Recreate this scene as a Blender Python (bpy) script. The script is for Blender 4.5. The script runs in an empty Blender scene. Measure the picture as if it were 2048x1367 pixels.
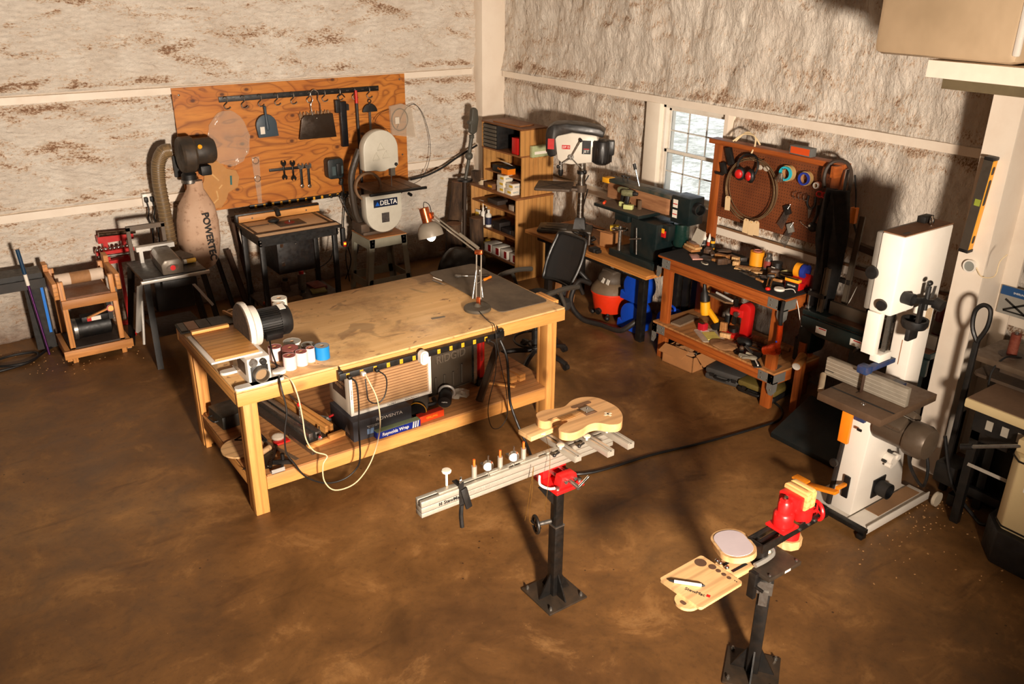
import bpy, bmesh, math, random
from mathutils import Vector, Matrix, Euler, noise
D = bpy.data; SC = bpy.context.scene; COL = SC.collection
PI = math.pi; rad = math.radians
random.seed(7)
# ------------------------------------------------------------ camera
cam = D.cameras.new('camera'); co = D.objects.new('camera', cam); COL.objects.link(co)
cam.sensor_width = 36; cam.lens = 30.198; cam.clip_start = .05; cam.clip_end = 300
_f, _p, _r, _y = 0, .408478, -.0104083, .948302
fw = Vector((math.cos(_y)*math.cos(_p), math.sin(_y)*math.cos(_p), -math.sin(_p)))
rt = Vector((math.sin(_y), -math.cos(_y), 0)); dn = fw.cross(rt)
r2 = math.cos(_r)*rt + math.sin(_r)*dn; d2 = -math.sin(_r)*rt + math.cos(_r)*dn
mw = Matrix((r2, -d2, -fw)).transposed().to_4x4(); mw.translation = (0, 0, 3.168)
co.matrix_world = mw; SC.camera = co
# ------------------------------------------------------------ view, world, lights
vs = SC.view_settings
vs.view_transform = 'Standard'; vs.look = 'None'; vs.exposure = -.32; vs.gamma = 1; vs.use_curve_mapping = False
w = D.worlds.new('sky'); SC.world = w; w.use_nodes = True
nt = w.node_tree; bg = nt.nodes['Background']
bg.inputs[0].default_value = (.88, .93, 1, 1); bg.inputs[1].default_value = 1.6
def light(name, kind, loc, target, power, color, **kw):
    l = D.lights.new(name, kind); o = D.objects.new(name, l); COL.objects.link(o)
    o.location = loc; o.rotation_euler = (Vector(target)-Vector(loc)).to_track_quat('-Z', 'Y').to_euler()
    l.energy = power; l.color = color
    for k, v in kw.items(): setattr(l, k, v)
    return o
light('sun', 'SUN', (12, -10, 30), (12, 10, -8), 5.0, (1, .96, .9), angle=rad(1))
# photographer's flash head, behind and beside the camera on the gallery
light('softbox', 'SPOT', (.8, -1.25, 2.2), (3.1, 6.4, 2.2), 5000, (1, .85, .70), spot_size=rad(94), spot_blend=1.0, shadow_soft_size=.22)
light('room_fill', 'AREA', (0.6, 1.0, 4.4), (1.8, 3.0, 0), 14, (1, .80, .60), shape='DISK', size=2.5)

# ------------------------------------------------------------ materials
def S(r, g, b, a=1):
    f = lambda c: (c/255/12.92) if c/255 <= .04045 else ((c/255+.055)/1.055)**2.4
    return (f(r), f(g), f(b), a)
_m = {}
class N:
    "small node helper"
    def __init__(s, name):
        s.m = D.materials.new(name); s.m.use_nodes = True; s.t = s.m.node_tree; s.b = s.t.nodes['Principled BSDF']
        s.co = s.t.nodes.new('ShaderNodeTexCoord').outputs['Object']
    def n(s, typ, **kw):
        x = s.t.nodes.new(typ)
        for k, v in kw.items():
            if k.startswith('_'): setattr(x, k[1:], v)
            else:
                i = x.inputs[k.replace('__', ' ')] if not k.isdigit() else x.inputs[int(k)]
                if hasattr(v, 'is_output') or isinstance(v, bpy.types.NodeSocket): s.t.links.new(v, i)
                else: i.default_value = v
        return x
    def link(s, a, b): s.t.links.new(a, b)
    def map(s, scale=(1, 1, 1), loc=(0, 0, 0), rot=(0, 0, 0)):
        return s.n('ShaderNodeMapping', Vector=s.co, Scale=scale, Location=loc, Rotation=rot).outputs[0]
    def noise(s, scale, vec=None, detail=4, rough=.55, dist=0):
        return s.n('ShaderNodeTexNoise', Vector=vec or s.co, Scale=scale, Detail=detail, Roughness=rough, Distortion=dist).outputs[0]
    def ramp(s, fac, stops):
        r = s.n('ShaderNodeValToRGB', Fac=fac); e = r.color_ramp.elements
        while len(e) > 2: e.remove(e[-1])
        while len(e) < len(stops): e.new(.5)
        for k, (p, c) in enumerate(stops): e[k].position = p; e[k].color = c if len(c) == 4 else (*c, 1)
        return r.outputs[0]
    def mix(s, fac, a, b, mode='MIX'):
        x = s.t.nodes.new('ShaderNodeMix'); x.data_type = 'RGBA'; x.blend_type = mode
        for k, v in ((0, fac), (6, a), (7, b)):
            if isinstance(v, bpy.types.NodeSocket): s.t.links.new(v, x.inputs[k])
            else: x.inputs[k].default_value = v
        return x.outputs[2]
    def math(s, op, a, b=0.5):
        x = s.t.nodes.new('ShaderNodeMath'); x.operation = op
        for k, v in ((0, a), (1, b)):
            if isinstance(v, bpy.types.NodeSocket): s.t.links.new(v, x.inputs[k])
            else: x.inputs[k].default_value = v
        return x.outputs[0]
    def bump(s, h, strength=.3, dist=.01, normal=None):
        x = s.n('ShaderNodeBump', Height=h, Strength=strength, Distance=dist)
        if normal: s.t.links.new(normal, x.inputs['Normal'])
        return x.outputs[0]
    def fin(s, col=None, rough=None, metal=None, normal=None):
        for k, v in (('Base Color', col), ('Roughness', rough), ('Metallic', metal), ('Normal', normal)):
            if v is None: continue
            if isinstance(v, bpy.types.NodeSocket): s.t.links.new(v, s.b.inputs[k])
            else: s.b.inputs[k].default_value = v
        return s.m
def plain(name, c, rough=.5, metal=0., dirt=.25, dc=(70, 50, 32), sc=9, alpha=None, trans=None):
    "solid paint, metal or plastic, with a film of workshop grime"
    if name in _m: return _m[name]
    k = N(name); n = k.noise(sc, detail=5, rough=.65)
    f = k.ramp(n, [(.42, (0, 0, 0)), (.78, (dirt,)*3)])
    col = k.mix(f, S(*c), S(*dc))
    r = k.ramp(k.noise(sc*3), [(.3, (max(rough-.08, .02),)*3), (.7, (min(rough+.12, 1),)*3)])
    k.fin(col, r, metal)
    if alpha is not None: k.b.inputs['Alpha'].default_value = alpha
    if trans is not None: k.b.inputs['Transmission Weight'].default_value = trans
    _m[name] = k.m; return k.m
def wood(name, c1, c2, axis=0, sc=1., rough=.55, knots=.5, stain=.0):
    "sawn timber with the grain along one axis"
    if name in _m: return _m[name]
    k = N(name); s = [14*sc]*3; s[axis] = 1.1*sc
    v = k.map(tuple(s)); g = k.noise(1.6, v, 5, .6, .6)
    fine = k.noise(9, v, 3, .6)
    wv = k.n('ShaderNodeTexWave', Vector=v, Scale=.45, Distortion=5.0, Detail=2, _bands_direction=('YZX'[axis])).outputs[1]
    a = k.mix(k.ramp(g, [(.3, (0, 0, 0)), (.75, (1, 1, 1))]), S(*c1), S(*c2))
    a = k.mix(k.ramp(wv, [(.72, (0, 0, 0)), (.98, (.45,)*3)]), a, S(*[int(q*.72) for q in c2]))
    a = k.mix(k.ramp(fine, [(.45, (0, 0, 0)), (.8, (.4,)*3)]), a, S(*[int(q*.8) for q in c2]))
    if knots:
        vk = k.map(tuple(3.2*sc if i != axis else 1.8*sc for i in range(3)), (.3, .7, .1))
        vo = k.n('ShaderNodeTexVoronoi', Vector=vk, Scale=1.0).outputs[0]
        a = k.mix(k.ramp(vo, [(.05, (knots,)*3), (.13, (0, 0, 0))]), a, S(95, 48, 18))
    if stain:
        a = k.mix(k.ramp(k.noise(2.3*sc, None, 6, .7), [(.52, (0, 0, 0)), (.72, (stain,)*3)]), a, S(62, 40, 24))
    k.fin(a, rough, 0, k.bump(g, .15, .002)); _m[name] = k.m; return k.m
def glow(name, c, e):
    if name in _m: return _m[name]
    k = N(name); k.fin(S(*c), .4); k.b.inputs['Emission Color'].default_value = S(*c); k.b.inputs['Emission Strength'].default_value = e
    _m[name] = k.m; return k.m

# ------------------------------------------------------------ mesh builder
class MB:
    def __init__(s): s.bm = bmesh.new()
    def _new(s, f):
        b = bmesh.new(); f(b); me = D.meshes.new('t'); b.to_mesh(me); b.free(); s.bm.from_mesh(me); D.meshes.remove(me)
    def box(s, c, d, r=(0, 0, 0), b=0.0):
        def f(m):
            bmesh.ops.create_cube(m, size=1)
            for v in m.verts: v.co = Vector((v.co.x*d[0], v.co.y*d[1], v.co.z*d[2]))
            if b: bmesh.ops.bevel(m, geom=m.edges[:], offset=min(b, min(d)*.45), segments=2, affect='EDGES', profile=.5)
            m.transform(Matrix.Translation(c) @ Euler(r).to_matrix().to_4x4())
        s._new(f); return s
    def bx(s, x0, x1, y0, y1, z0, z1, b=0.0):
        return s.box(((x0+x1)/2, (y0+y1)/2, (z0+z1)/2), (abs(x1-x0), abs(y1-y0), abs(z1-z0)), b=b)
    def cyl(s, p0, p1, r, rb=None, n=18):
        p0, p1 = Vector(p0), Vector(p1); rb = r if rb is None else rb; L = (p1-p0).length
        def f(m):
            bmesh.ops.create_cone(m, cap_ends=True, segments=n, radius1=r, radius2=rb, depth=L)
            m.transform(Matrix.Translation((p0+p1)/2) @ (p1-p0).to_track_quat('Z', 'Y').to_matrix().to_4x4())
        s._new(f); return s
    def sph(s, c, r, sc=(1, 1, 1), n=16, rot=(0, 0, 0)):
        def f(m):
            bmesh.ops.create_uvsphere(m, u_segments=n, v_segments=max(6, n//2), radius=r)
            m.transform(Matrix.Translation(c) @ Euler(rot).to_matrix().to_4x4() @ Matrix.Diagonal((*sc, 1)))
        s._new(f); return s
    def lathe(s, prof, c=(0, 0, 0), d=(0, 0, 1), n=24, sc=(1, 1), cap=True):
        q = Vector(d).to_track_quat('Z', 'Y').to_matrix().to_4x4(); T = Matrix.Translation(c) @ q
        def f(m):
            rings = []
            for r, z in prof:
                rings.append([m.verts.new((max(r, 1e-5)*sc[0]*math.cos(2*PI*i/n), max(r, 1e-5)*sc[1]*math.sin(2*PI*i/n), z)) for i in range(n)])
            for a, b in zip(rings, rings[1:]):
                for i in range(n): m.faces.new((a[i], a[(i+1) % n], b[(i+1) % n], b[i]))
            if cap and prof[0][0] > 1e-4: m.faces.new(rings[0][::-1])
            if cap and prof[-1][0] > 1e-4: m.faces.new(rings[-1])
            bmesh.ops.remove_doubles(m, verts=m.verts[:], dist=1e-5)
            m.transform(T)
        s._new(f); return s
    def prism(s, pts, a, b, ax='z', bev=0.0, M=None):
        "polygon extruded along an axis: pts are the two other coordinates in cyclic order (x: yz, y: xz, z: xy)"
        mp = {'z': lambda p, h: (p[0], p[1], h), 'x': lambda p, h: (h, p[0], p[1]), 'y': lambda p, h: (p[0], h, p[1])}[ax]
        def f(m):
            lo = [m.verts.new(mp(p, a)) for p in pts]; hi = [m.verts.new(mp(p, b)) for p in pts]; n = len(pts)
            m.faces.new(lo); m.faces.new(hi[::-1])
            for i in range(n): m.faces.new((lo[i], lo[(i+1) % n], hi[(i+1) % n], hi[i]))
            bmesh.ops.recalc_face_normals(m, faces=m.faces[:])
            if bev:
                es = [e for e in m.edges if all(len(fc.verts) >= n or n == 4 for fc in e.link_faces if 0) and abs(e.calc_face_angle(0)) > .7]
                bmesh.ops.bevel(m, geom=es, offset=bev, segments=2, affect='EDGES', profile=.5)
            if M: m.transform(M)
        s._new(f); return s
    def tube(s, pts, r, n=8, closed=False, sub=6, rr=None):
        P = [Vector(p) for p in pts]
        if sub > 1 and len(P) > 2:
            Q = []; L = len(P); rng = range(L if closed else L-1)
            for i in rng:
                g = lambda j: P[j % L] if closed else P[max(0, min(L-1, j))]
                a, b, c, d = g(i-1), g(i), g(i+1), g(i+2)
                for k in range(sub):
                    t = k/sub; Q.append(.5*((2*b)+(-a+c)*t+(2*a-5*b+4*c-d)*t*t+(-a+3*b-3*c+d)*t**3))
            if not closed: Q.append(P[-1])
            P = Q
        L = len(P)
        def f(m):
            rings = []; up = None
            for i, p in enumerate(P):
                if closed: t = (P[(i+1) % L]-P[i-1])
                else: t = P[min(i+1, L-1)]-P[max(i-1, 0)]
                if t.length < 1e-9: t = Vector((0, 0, 1))
                t.normalize()
                if up is None: up = t.orthogonal().normalized()
                up = (up-t*up.dot(t))
                if up.length < 1e-6: up = t.orthogonal()
                up.normalize(); bn = t.cross(up)
                R = r if rr is None else rr[0]+(rr[1]-rr[0])*i/(L-1)
                rings.append([m.verts.new(p+R*(math.cos(2*PI*j/n)*up+math.sin(2*PI*j/n)*bn)) for j in range(n)])
            for i in range(L if closed else L-1):
                a, b = rings[i], rings[(i+1) % L]
                for j in range(n): m.faces.new((a[j], a[(j+1) % n], b[(j+1) % n], b[j]))
            if not closed: m.faces.new(rings[0][::-1]); m.faces.new(rings[-1])
        s._new(f); return s
    def ring(s, c, R, r, d=(0, 0, 1), n=28, sc=(1, 1)):
        q = Vector(d).to_track_quat('Z', 'Y').to_matrix(); c = Vector(c)
        return s.tube([c+q@Vector((R*sc[0]*math.cos(2*PI*i/n), R*sc[1]*math.sin(2*PI*i/n), 0)) for i in range(n)], r, 8, True, 1)
    def pipe(s, c, R, Ri, h, d=(0, 0, 1), n=28):
        return s.lathe([(Ri, 0), (R, 0), (R, h), (Ri, h), (Ri, 0)], c, d, n, cap=False)
    def xf(s, M): s.bm.transform(M); return s
def link(name, mb, mat, parent=None, ang=35, smooth=True):
    me = D.meshes.new(name)
    bmesh.ops.recalc_face_normals(mb.bm, faces=mb.bm.faces[:])
    mb.bm.to_mesh(me); mb.bm.free(); me.materials.append(mat)
    if smooth:
        me.shade_smooth(); me.set_sharp_from_angle(angle=rad(ang))
    o = D.objects.new(name, me); COL.objects.link(o)
    if parent is not None: o.parent = parent
    return o
def thing(name, label, cat, loc=(0, 0, 0), rz=0, group=None, rot=None):
    o = D.objects.new(name, None); COL.objects.link(o); o.empty_display_size = .05
    o.location = loc; o.rotation_euler = rot or (0, 0, rz); o['label'] = label; o['category'] = cat
    if group: o['group'] = group
    return o
def tag(o, label, cat, group=None, loc=None, rz=None, rot=None, kind=None):
    o['label'] = label; o['category'] = cat
    if group: o['group'] = group
    if kind: o['kind'] = kind
    if loc is not None: o.location = loc
    if rz is not None: o.rotation_euler = (0, 0, rz)
    if rot is not None: o.rotation_euler = rot
    return o
def struct(name, mb, mat, **kw):
    o = link(name, mb, mat, **kw); o['kind'] = 'structure'; return o
def lab(o, t): o['label'] = t; return o
def dup(root, loc=None, rz=None, label=None, rot=None):
    r = root.copy(); COL.objects.link(r)
    if loc is not None: r.location = loc
    if rz is not None: r.rotation_euler = (0, 0, rz)
    if rot is not None: r.rotation_euler = rot
    if label: r['label'] = label
    for ch in list(root.children):
        c = ch.copy(); COL.objects.link(c); c.parent = r
        for g in list(ch.children):
            d = g.copy(); COL.objects.link(d); d.parent = c
    return r
def text(parent, s, size, mat, loc, xdir, ydir, name='lettering', ext=.0006, align='CENTER', shear=0, sx=1, bold=0):
    cu = D.curves.new('t', 'FONT'); cu.body = s; cu.size = size; cu.extrude = ext; cu.align_x = align; cu.align_y = 'CENTER'; cu.shear = shear; cu.offset = bold
    o = D.objects.new('t', cu); COL.objects.link(o)
    dg = bpy.context.evaluated_depsgraph_get(); dg.update()
    me = D.meshes.new_from_object(o.evaluated_get(dg)); D.objects.remove(o); D.curves.remove(cu)
    X = Vector(xdir).normalized(); Y = Vector(ydir); Y = (Y-X*Y.dot(X)).normalized(); Z = X.cross(Y)
    m = Matrix((X*sx, Y, Z)).transposed().to_4x4(); m.translation = Vector(loc); me.transform(m)
    me.materials.clear(); me.materials.append(mat); me.name = name
    q = D.objects.new(name, me); COL.objects.link(q); q.parent = parent; return q
def arc(cx, cy, r, a0, a1, n=8, ry=None):
    ry = r if ry is None else ry
    return [(cx+r*math.cos(rad(a0+(a1-a0)*i/n)), cy+ry*math.sin(rad(a0+(a1-a0)*i/n))) for i in range(n+1)]
def rrect(x0, x1, y0, y1, r, n=4):
    return arc(x1-r, y1-r, r, 0, 90, n)+arc(x0+r, y1-r, r, 90, 180, n)+arc(x0+r, y0+r, r, 180, 270, n)+arc(x1-r, y0+r, r, 270, 360, n)
# common finishes
BLK = plain('black_paint', (13, 12, 11), .45, dirt=.2, dc=(75, 58, 42))
BLKP = plain('black_plastic', (14, 13, 13), .5, dirt=.18, dc=(80, 64, 48))
RUB = plain('black_rubber', (14, 13, 12), .7, dirt=.25)
WHT = plain('white_enamel', (222, 212, 200), .38, dirt=.18, dc=(150, 120, 85), sc=5)
WHP = plain('white_plastic', (235, 228, 216), .4, dirt=.12, dc=(150, 120, 90))
STL = plain('bare_steel', (150, 146, 140), .32, .9, .3, (70, 52, 36), 20)
CHR = plain('chrome', (215, 212, 206), .16, 1., .1)
ALU = plain('brushed_aluminium', (205, 200, 192), .42, .55, .12)
IRON = plain('dusty_cast_iron', (86, 72, 60), .6, .35, .5, (120, 88, 58), 12)
DST = plain('dusty_grey_metal', (92, 82, 72), .55, .3, .45, (125, 95, 68), 7)
RED = plain('red_paint', (196, 22, 20), .38, dirt=.2, dc=(120, 50, 30))
REDP = plain('red_plastic', (205, 30, 18), .4, dirt=.15)
ORG = plain('orange_plastic', (240, 130, 20), .45, dirt=.1)
YEL = plain('yellow_plastic', (240, 170, 30), .45, dirt=.15)
BLU = plain('blue_plastic', (10, 70, 190), .42, dirt=.15, dc=(30, 40, 60))
GRN = plain('dark_green_paint', (8, 25, 26), .42, dirt=.25, dc=(70, 60, 48), sc=6)
PPR = plain('white_paper', (236, 228, 214), .8, dirt=.08)
BRS = plain('brass', (190, 140, 70), .3, .9, .2)
COPP = plain('copper', (205, 105, 60), .25, .9, .12)
PINE = {a: wood('pine_board_'+'xyz'[a], (226, 164, 92), (206, 138, 68), a, 1, .5, .55) for a in (0, 1, 2)}
FIR = {a: wood('stained_fir_'+'xyz'[a], (178, 96, 38), (138, 62, 20), a, 1.2, .45, .5) for a in (0, 1, 2)}
BIRCH = wood('birch_plywood', (214, 174, 124), (198, 154, 102), 0, .8, .5, 0)
DARKT = plain('dark_lettering', (22, 20, 20), .5, dirt=0)
WHTT = plain('white_lettering', (238, 234, 226), .5, dirt=0)
# ============================================================ the building
XW, YW, ZC = 5.83, 8.50, 4.6
k = N('concrete_floor'); v = k.co
big = k.noise(.55, v, 6, .62, .4); mid = k.noise(2.6, v, 8, .7, .5); fin = k.noise(26, v, 6, .75)
base = k.ramp(big, [(.3, S(88, 57, 28)), (.5, S(134, 92, 48)), (.7, S(170, 124, 72))])
base = k.mix(k.ramp(mid, [(.35, (.55,)*3), (.62, (0, 0, 0))]), base, S(56, 38, 22))
base = k.mix(k.ramp(mid, [(.56, (0, 0, 0)), (.75, (.5,)*3)]), base, S(184, 138, 84))
base = k.mix(k.ramp(fin, [(.52, (0, 0, 0)), (.8, (.55,)*3)]), base, S(52, 36, 22))
sp = k.n('ShaderNodeTexVoronoi', Vector=v, Scale=9.0).outputs[0]
base = k.mix(k.ramp(k.math('MULTIPLY', k.math('LESS_THAN', sp, .06), k.math('GREATER_THAN', k.noise(1.3, v, 2), .55)), [(0, (0, 0, 0)), (1, (.8,)*3)]), base, S(46, 30, 18))
sw = k.n('ShaderNodeTexVoronoi', Vector=v, Scale=16.0).outputs[0]
base = k.mix(k.ramp(k.math('LESS_THAN', sw, .028), [(0, (0, 0, 0)), (1, (.8,)*3)]), base, S(205, 160, 105))
st = k.map((1.0, 3.4, 1), (3, 1.2, 0), (0, 0, .5)); stn = k.noise(.9, st, 5, .6, 1.4)
base = k.mix(k.ramp(stn, [(.60, (0, 0, 0)), (.70, (.55,)*3)]), base, S(66, 40, 20))
FLOOR = k.fin(base, k.ramp(mid, [(.3, (.34,)*3), (.7, (.62,)*3)]), 0, k.bump(k.noise(9, v, 8, .7), .25, .004))
struct('floor', MB().bx(-4.3, 6.05, -4.3, 8.75, -.12, 0), FLOOR)
# sprayed foam insulation
def foam_mat(name, drip):
    k = N(name); v = k.co
    dv = k.n('ShaderNodeVectorMath', _operation='MULTIPLY', **{'0': v, '1': drip}).outputs[0]
    fine = k.noise(7.0, dv, 6, .66, .5); grain = k.noise(42, v, 4, .7); lump = k.noise(3.0, v, 5, .6, .5)
    zone = k.noise(.8, k.map((1, 1, 2.0), (2.2, .4, 1.7)), 4, .6)
    nz = k.n('ShaderNodeSeparateXYZ', Vector=k.n('ShaderNodeNewGeometry').outputs['Normal']).outputs[2]
    # sawdust settled on the upper side of every lump and ledge
    up = k.math('ADD', nz, k.math('ADD', k.math('MULTIPLY', k.math('SUBTRACT', k.noise(16, dv, 5, .7), .5), 2.6), k.math('MULTIPLY', k.math('SUBTRACT', zone, .5), 1.1)))
    col = k.mix(k.ramp(lump, [(.3, (0,)*3), (.7, (1,)*3)]), S(214, 200, 184), S(234, 224, 210))
    col = k.mix(k.ramp(up, [(.16, (0,)*3), (.42, (.55,)*3)]), col, S(204, 164, 122))
    col = k.mix(k.ramp(up, [(.42, (0,)*3), (.66, (.85,)*3)]), col, S(126, 80, 44))
    col = k.mix(k.ramp(fine, [(.28, (.55,)*3), (.40, (0,)*3)]), col, S(188, 164, 140))
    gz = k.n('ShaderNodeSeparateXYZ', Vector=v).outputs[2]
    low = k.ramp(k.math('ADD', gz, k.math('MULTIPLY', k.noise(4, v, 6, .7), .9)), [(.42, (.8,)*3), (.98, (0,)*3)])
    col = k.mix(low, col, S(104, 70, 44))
    b = k.bump(fine, .9, .028); b = k.bump(grain, .5, .008, b)
    return k.fin(col, .88, 0, b)
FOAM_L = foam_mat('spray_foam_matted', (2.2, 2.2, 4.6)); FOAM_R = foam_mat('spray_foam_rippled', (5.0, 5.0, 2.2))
def foam(name, plane, u0, u1, z0, z1, mat, out, holes=(), step=.024, amp=1., seed=0):
    "plane 'y': wall at y=out facing -y; plane 'x': wall at x=out facing -x"
    nu = int((u1-u0)/step); nz = int((z1-z0)/step); bm = bmesh.new(); V = {}
    zl = [z0+(z1-z0)*j/nz for j in range(nz+1)]; ul = [u0+(u1-u0)*i/nu for i in range(nu+1)]
    for (a, b, c, d) in holes:
        for t in (a, b): ul[min(range(len(ul)), key=lambda i: abs(ul[i]-t))] = t
        for t in (c, d): zl[min(range(len(zl)), key=lambda i: abs(zl[i]-t))] = t
    for i, u in enumerate(ul):
        for j, z in enumerate(zl):
            d = .5+.5*noise.fractal(Vector((u*.9+seed, z*1.7, seed)), .7, 2.1, 4)
            d += .5*noise.noise(Vector((u*(5 if plane == 'x' else 2.4), z*(2.1 if plane == 'x' else 5.5), 3+seed)))
            h = max(0, min(1.3, d))*.075*amp
            q = Vector((u*(21 if plane == 'x' else 6), z*(8 if plane == 'x' else 14), seed+1)); q += noise.noise_vector(Vector((u*1.6, z*1.6, seed)))*2.6
            pass
            rip_ = .015*(1-abs(noise.noise(q))*2.2)+.008*noise.noise(q*2.3)
            h += rip_
            for g in (GIRTS if plane == 'y' else (2.118, 1.085)):                                        # foam thins just under a girt and rolls out over it
                t = z-g
                if 0 < t < .10: h += .03*(1-t/.10)
                elif -.09 < t <= 0: h = min(h, .02)
                elif -.16 < t <= -.09: h = min(h, .02+.8*(-t-.09))
            for (a, b, c, e) in holes:
                if 0: pass
                if a-.05 < u < b+.05 and c-.05 < z < e+.05: h = 0
            if plane == 'y' and 2.1 < u < 4.7 and .9 < z < 2.16: h = min(h, .07)
            V[i, j] = bm.verts.new((u, out-h, z) if plane == 'y' else (out-h, u, z))
    for i in range(nu):
        for j in range(nz):
            cu, cz = (ul[i]+ul[i+1])/2, (zl[j]+zl[j+1])/2
            if any(a < cu < b and c < cz < d for a, b, c, d in holes): continue
            bm.faces.new((V[i, j], V[i+1, j], V[i+1, j+1], V[i, j+1]))
    m = MB(); m.bm = bm; o = struct(name, m, mat, ang=180)
    s = o.modifiers.new('thickness', 'SOLIDIFY'); s.thickness = .14; s.offset = -1 if plane == 'y' else -1
    return o
GIRTS = (2.145, 1.165)
def flipcheck(o, plane):
    me = o.data; n = me.polygons[0].normal
    if (n.y if plane == 'y' else n.x) > 0: me.flip_normals()
WIN = (5.03, 5.985, 1.215, 2.06)
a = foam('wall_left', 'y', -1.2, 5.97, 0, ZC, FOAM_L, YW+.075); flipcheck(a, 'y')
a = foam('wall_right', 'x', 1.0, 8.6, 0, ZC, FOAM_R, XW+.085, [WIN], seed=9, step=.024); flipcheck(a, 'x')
PANEL = plain('plain_wall_panel', (84, 70, 56), .8)
struct('wall_front', MB().bx(5.76, 5.9, -4.3, 1.0, 0, ZC).bx(-4.3, -1.2, 8.43, 8.58, 0, ZC), PANEL)
struct('wall_back', MB().bx(-4.3, 6.0, -4.3, -4.15, 0, ZC), PANEL)
struct('wall_side', MB().bx(-4.3, -4.15, -4.3, 8.7, 0, ZC), PANEL)
struct('ceiling', MB().bx(-4.3, 6.1, -4.3, 8.8, ZC, ZC+.12), PANEL)
STEEL = plain('cream_primed_steel', (236, 222, 204), .5, dirt=.2, dc=(170, 125, 82), sc=3)
def girt(name, box, lip):
    m = MB().bx(*box); m.bx(*lip); return struct(name, m, STEEL)
# girts: a face plate and the upper flange the dust lies on
girt('trim_1', (-4.1, 5.50, YW-.012, YW, 2.085, 2.145), (-4.1, 5.50, YW, YW+.12, 2.141, 2.145))
girt('trim_2', (-4.1, 5.50, YW-.012, YW, 1.095, 1.165), (-4.1, 5.50, YW, YW+.12, 1.161, 1.165))
girt('trim_3', (XW-.012, XW, -4.1, 8.35, 2.055, 2.118), (XW, XW+.12, -4.1, 8.35, 2.114, 2.118))
m = MB()
for a, b in ((-4.1, 5.02), (6.0, 8.35)): m.bx(XW-.012, XW, a, b, 1.02, 1.085); m.bx(XW, XW+.12, a, b, 1.081, 1.085)
struct('trim_4', m, STEEL)
# thin brown strip along the ledge of the lower right girt
struct('trim_5', MB().bx(XW-.02, XW-.012, -4, 5.0, 1.086, 1.105), plain('ledge_brown_wood', (120, 84, 52), .8))
# columns
struct('trim_6', MB().bx(5.56, 5.87, 8.375, 8.56, 0, ZC, b=.004), STEEL)
m = MB()
m.bx(5.335, 5.35, 2.42, 2.60, 0, ZC); m.bx(5.35, 5.80, 2.50, 2.512, 0, ZC); m.bx(5.79, 5.805, 2.40, 2.62, 0, ZC)
struct('trim_7', m, STEEL)
# window
m = MB(); x0 = XW-.02
m.bx(x0, XW+.2, 5.80, 5.985, 1.10, 2.06, b=.01)
struct('trim_8', m, plain('window_post_white', (236, 224, 206), .5, dirt=.2, dc=(180, 140, 100), sc=3))
m = MB(); m.bx(x0+.005, XW+.2, 4.99, 5.03, 1.10, 2.06); m.bx(x0, XW+.2, 4.99, 5.8, 1.10, 1.215); m.bx(x0+.03, XW+.22, 4.99, 5.8, 2.055, 2.08)
struct('trim_9', m, STEEL)
VIN = plain('window_vinyl', (226, 218, 204), .45, dirt=.35, dc=(165, 130, 95), sc=6)
GLS = N('window_glass'); GLS.fin((.95, .98, 1, 1), .03); GLS.b.inputs['Transmission Weight'].default_value = 1; GLS.b.inputs['IOR'].default_value = 1.02; GLS = GLS.m
wy0, wy1, wz0, wz1 = 5.03, 5.80, 1.215, 2.055; xg = XW+.06; zm = 1.62
wf = D.objects.new('window_1', None); COL.objects.link(wf); wf['kind'] = 'structure'; wf.location = (xg, 5.415, 1.215)
def wpart(name, m, mat):
    m.xf(Matrix.Translation((-xg, -5.415, -1.215))); return link(name, m, mat, wf)
m = MB(); m.bx(xg-.03, xg+.05, wy0, wy0+.03, wz0, wz1); m.bx(xg-.03, xg+.05, wy1-.03, wy1, wz0, wz1); m.bx(xg-.03, xg+.05, wy0, wy1, wz0, wz0+.03); m.bx(xg-.03, xg+.05, wy0, wy1, wz1-.03, wz1)
wpart('window_frame', m, VIN)
def sash(z0, z1, xx, nm):
    m = MB(); a, b = wy0+.03, wy1-.03; f = .028
    m.bx(xx, xx+.025, a, a+f, z0, z1); m.bx(xx, xx+.025, b-f, b, z0, z1); m.bx(xx, xx+.025, a, b, z0, z0+f); m.bx(xx, xx+.025, a, b, z1-f, z1)
    wpart(nm, m, VIN)
    m = MB(); W = b-a-2*f
    for i in (1, 2): m.bx(xx+.008, xx+.018, a+f+W*i/3-.006, a+f+W*i/3+.006, z0+f, z1-f)
    m.bx(xx+.008, xx+.018, a+f, b-f, (z0+z1)/2-.006, (z0+z1)/2+.006)
    wpart('muntin', m, plain('grey_muntin', (205, 200, 190), .5, dirt=.1))
    wpart('pane', MB().bx(xx+.011, xx+.015, a+f, b-f, z0+f, z1-f), GLS)
sash(1.61, wz1-.03, xg+.015, 'sash'); sash(wz0+.03, 1.65, xg-.014, 'sash')
# grass field outside, its overexposure put into the pale colour
k = N('overexposed_field'); v = k.co
c = k.ramp(k.noise(1.1, v, 8, .8), [(.35, S(128, 128, 118)), (.5, S(204, 202, 192)), (.62, S(250, 250, 244))])
c = k.mix(k.ramp(k.noise(8, k.map((.45, 1, 1)), 10, .95), [(.45, (0,)*3), (.58, (.9,)*3)]), c, S(104, 104, 94))
struct('floor_outside', MB().bx(6.1, 60, -30, 60, -.6, -.5), k.fin(c, .9))
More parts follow.
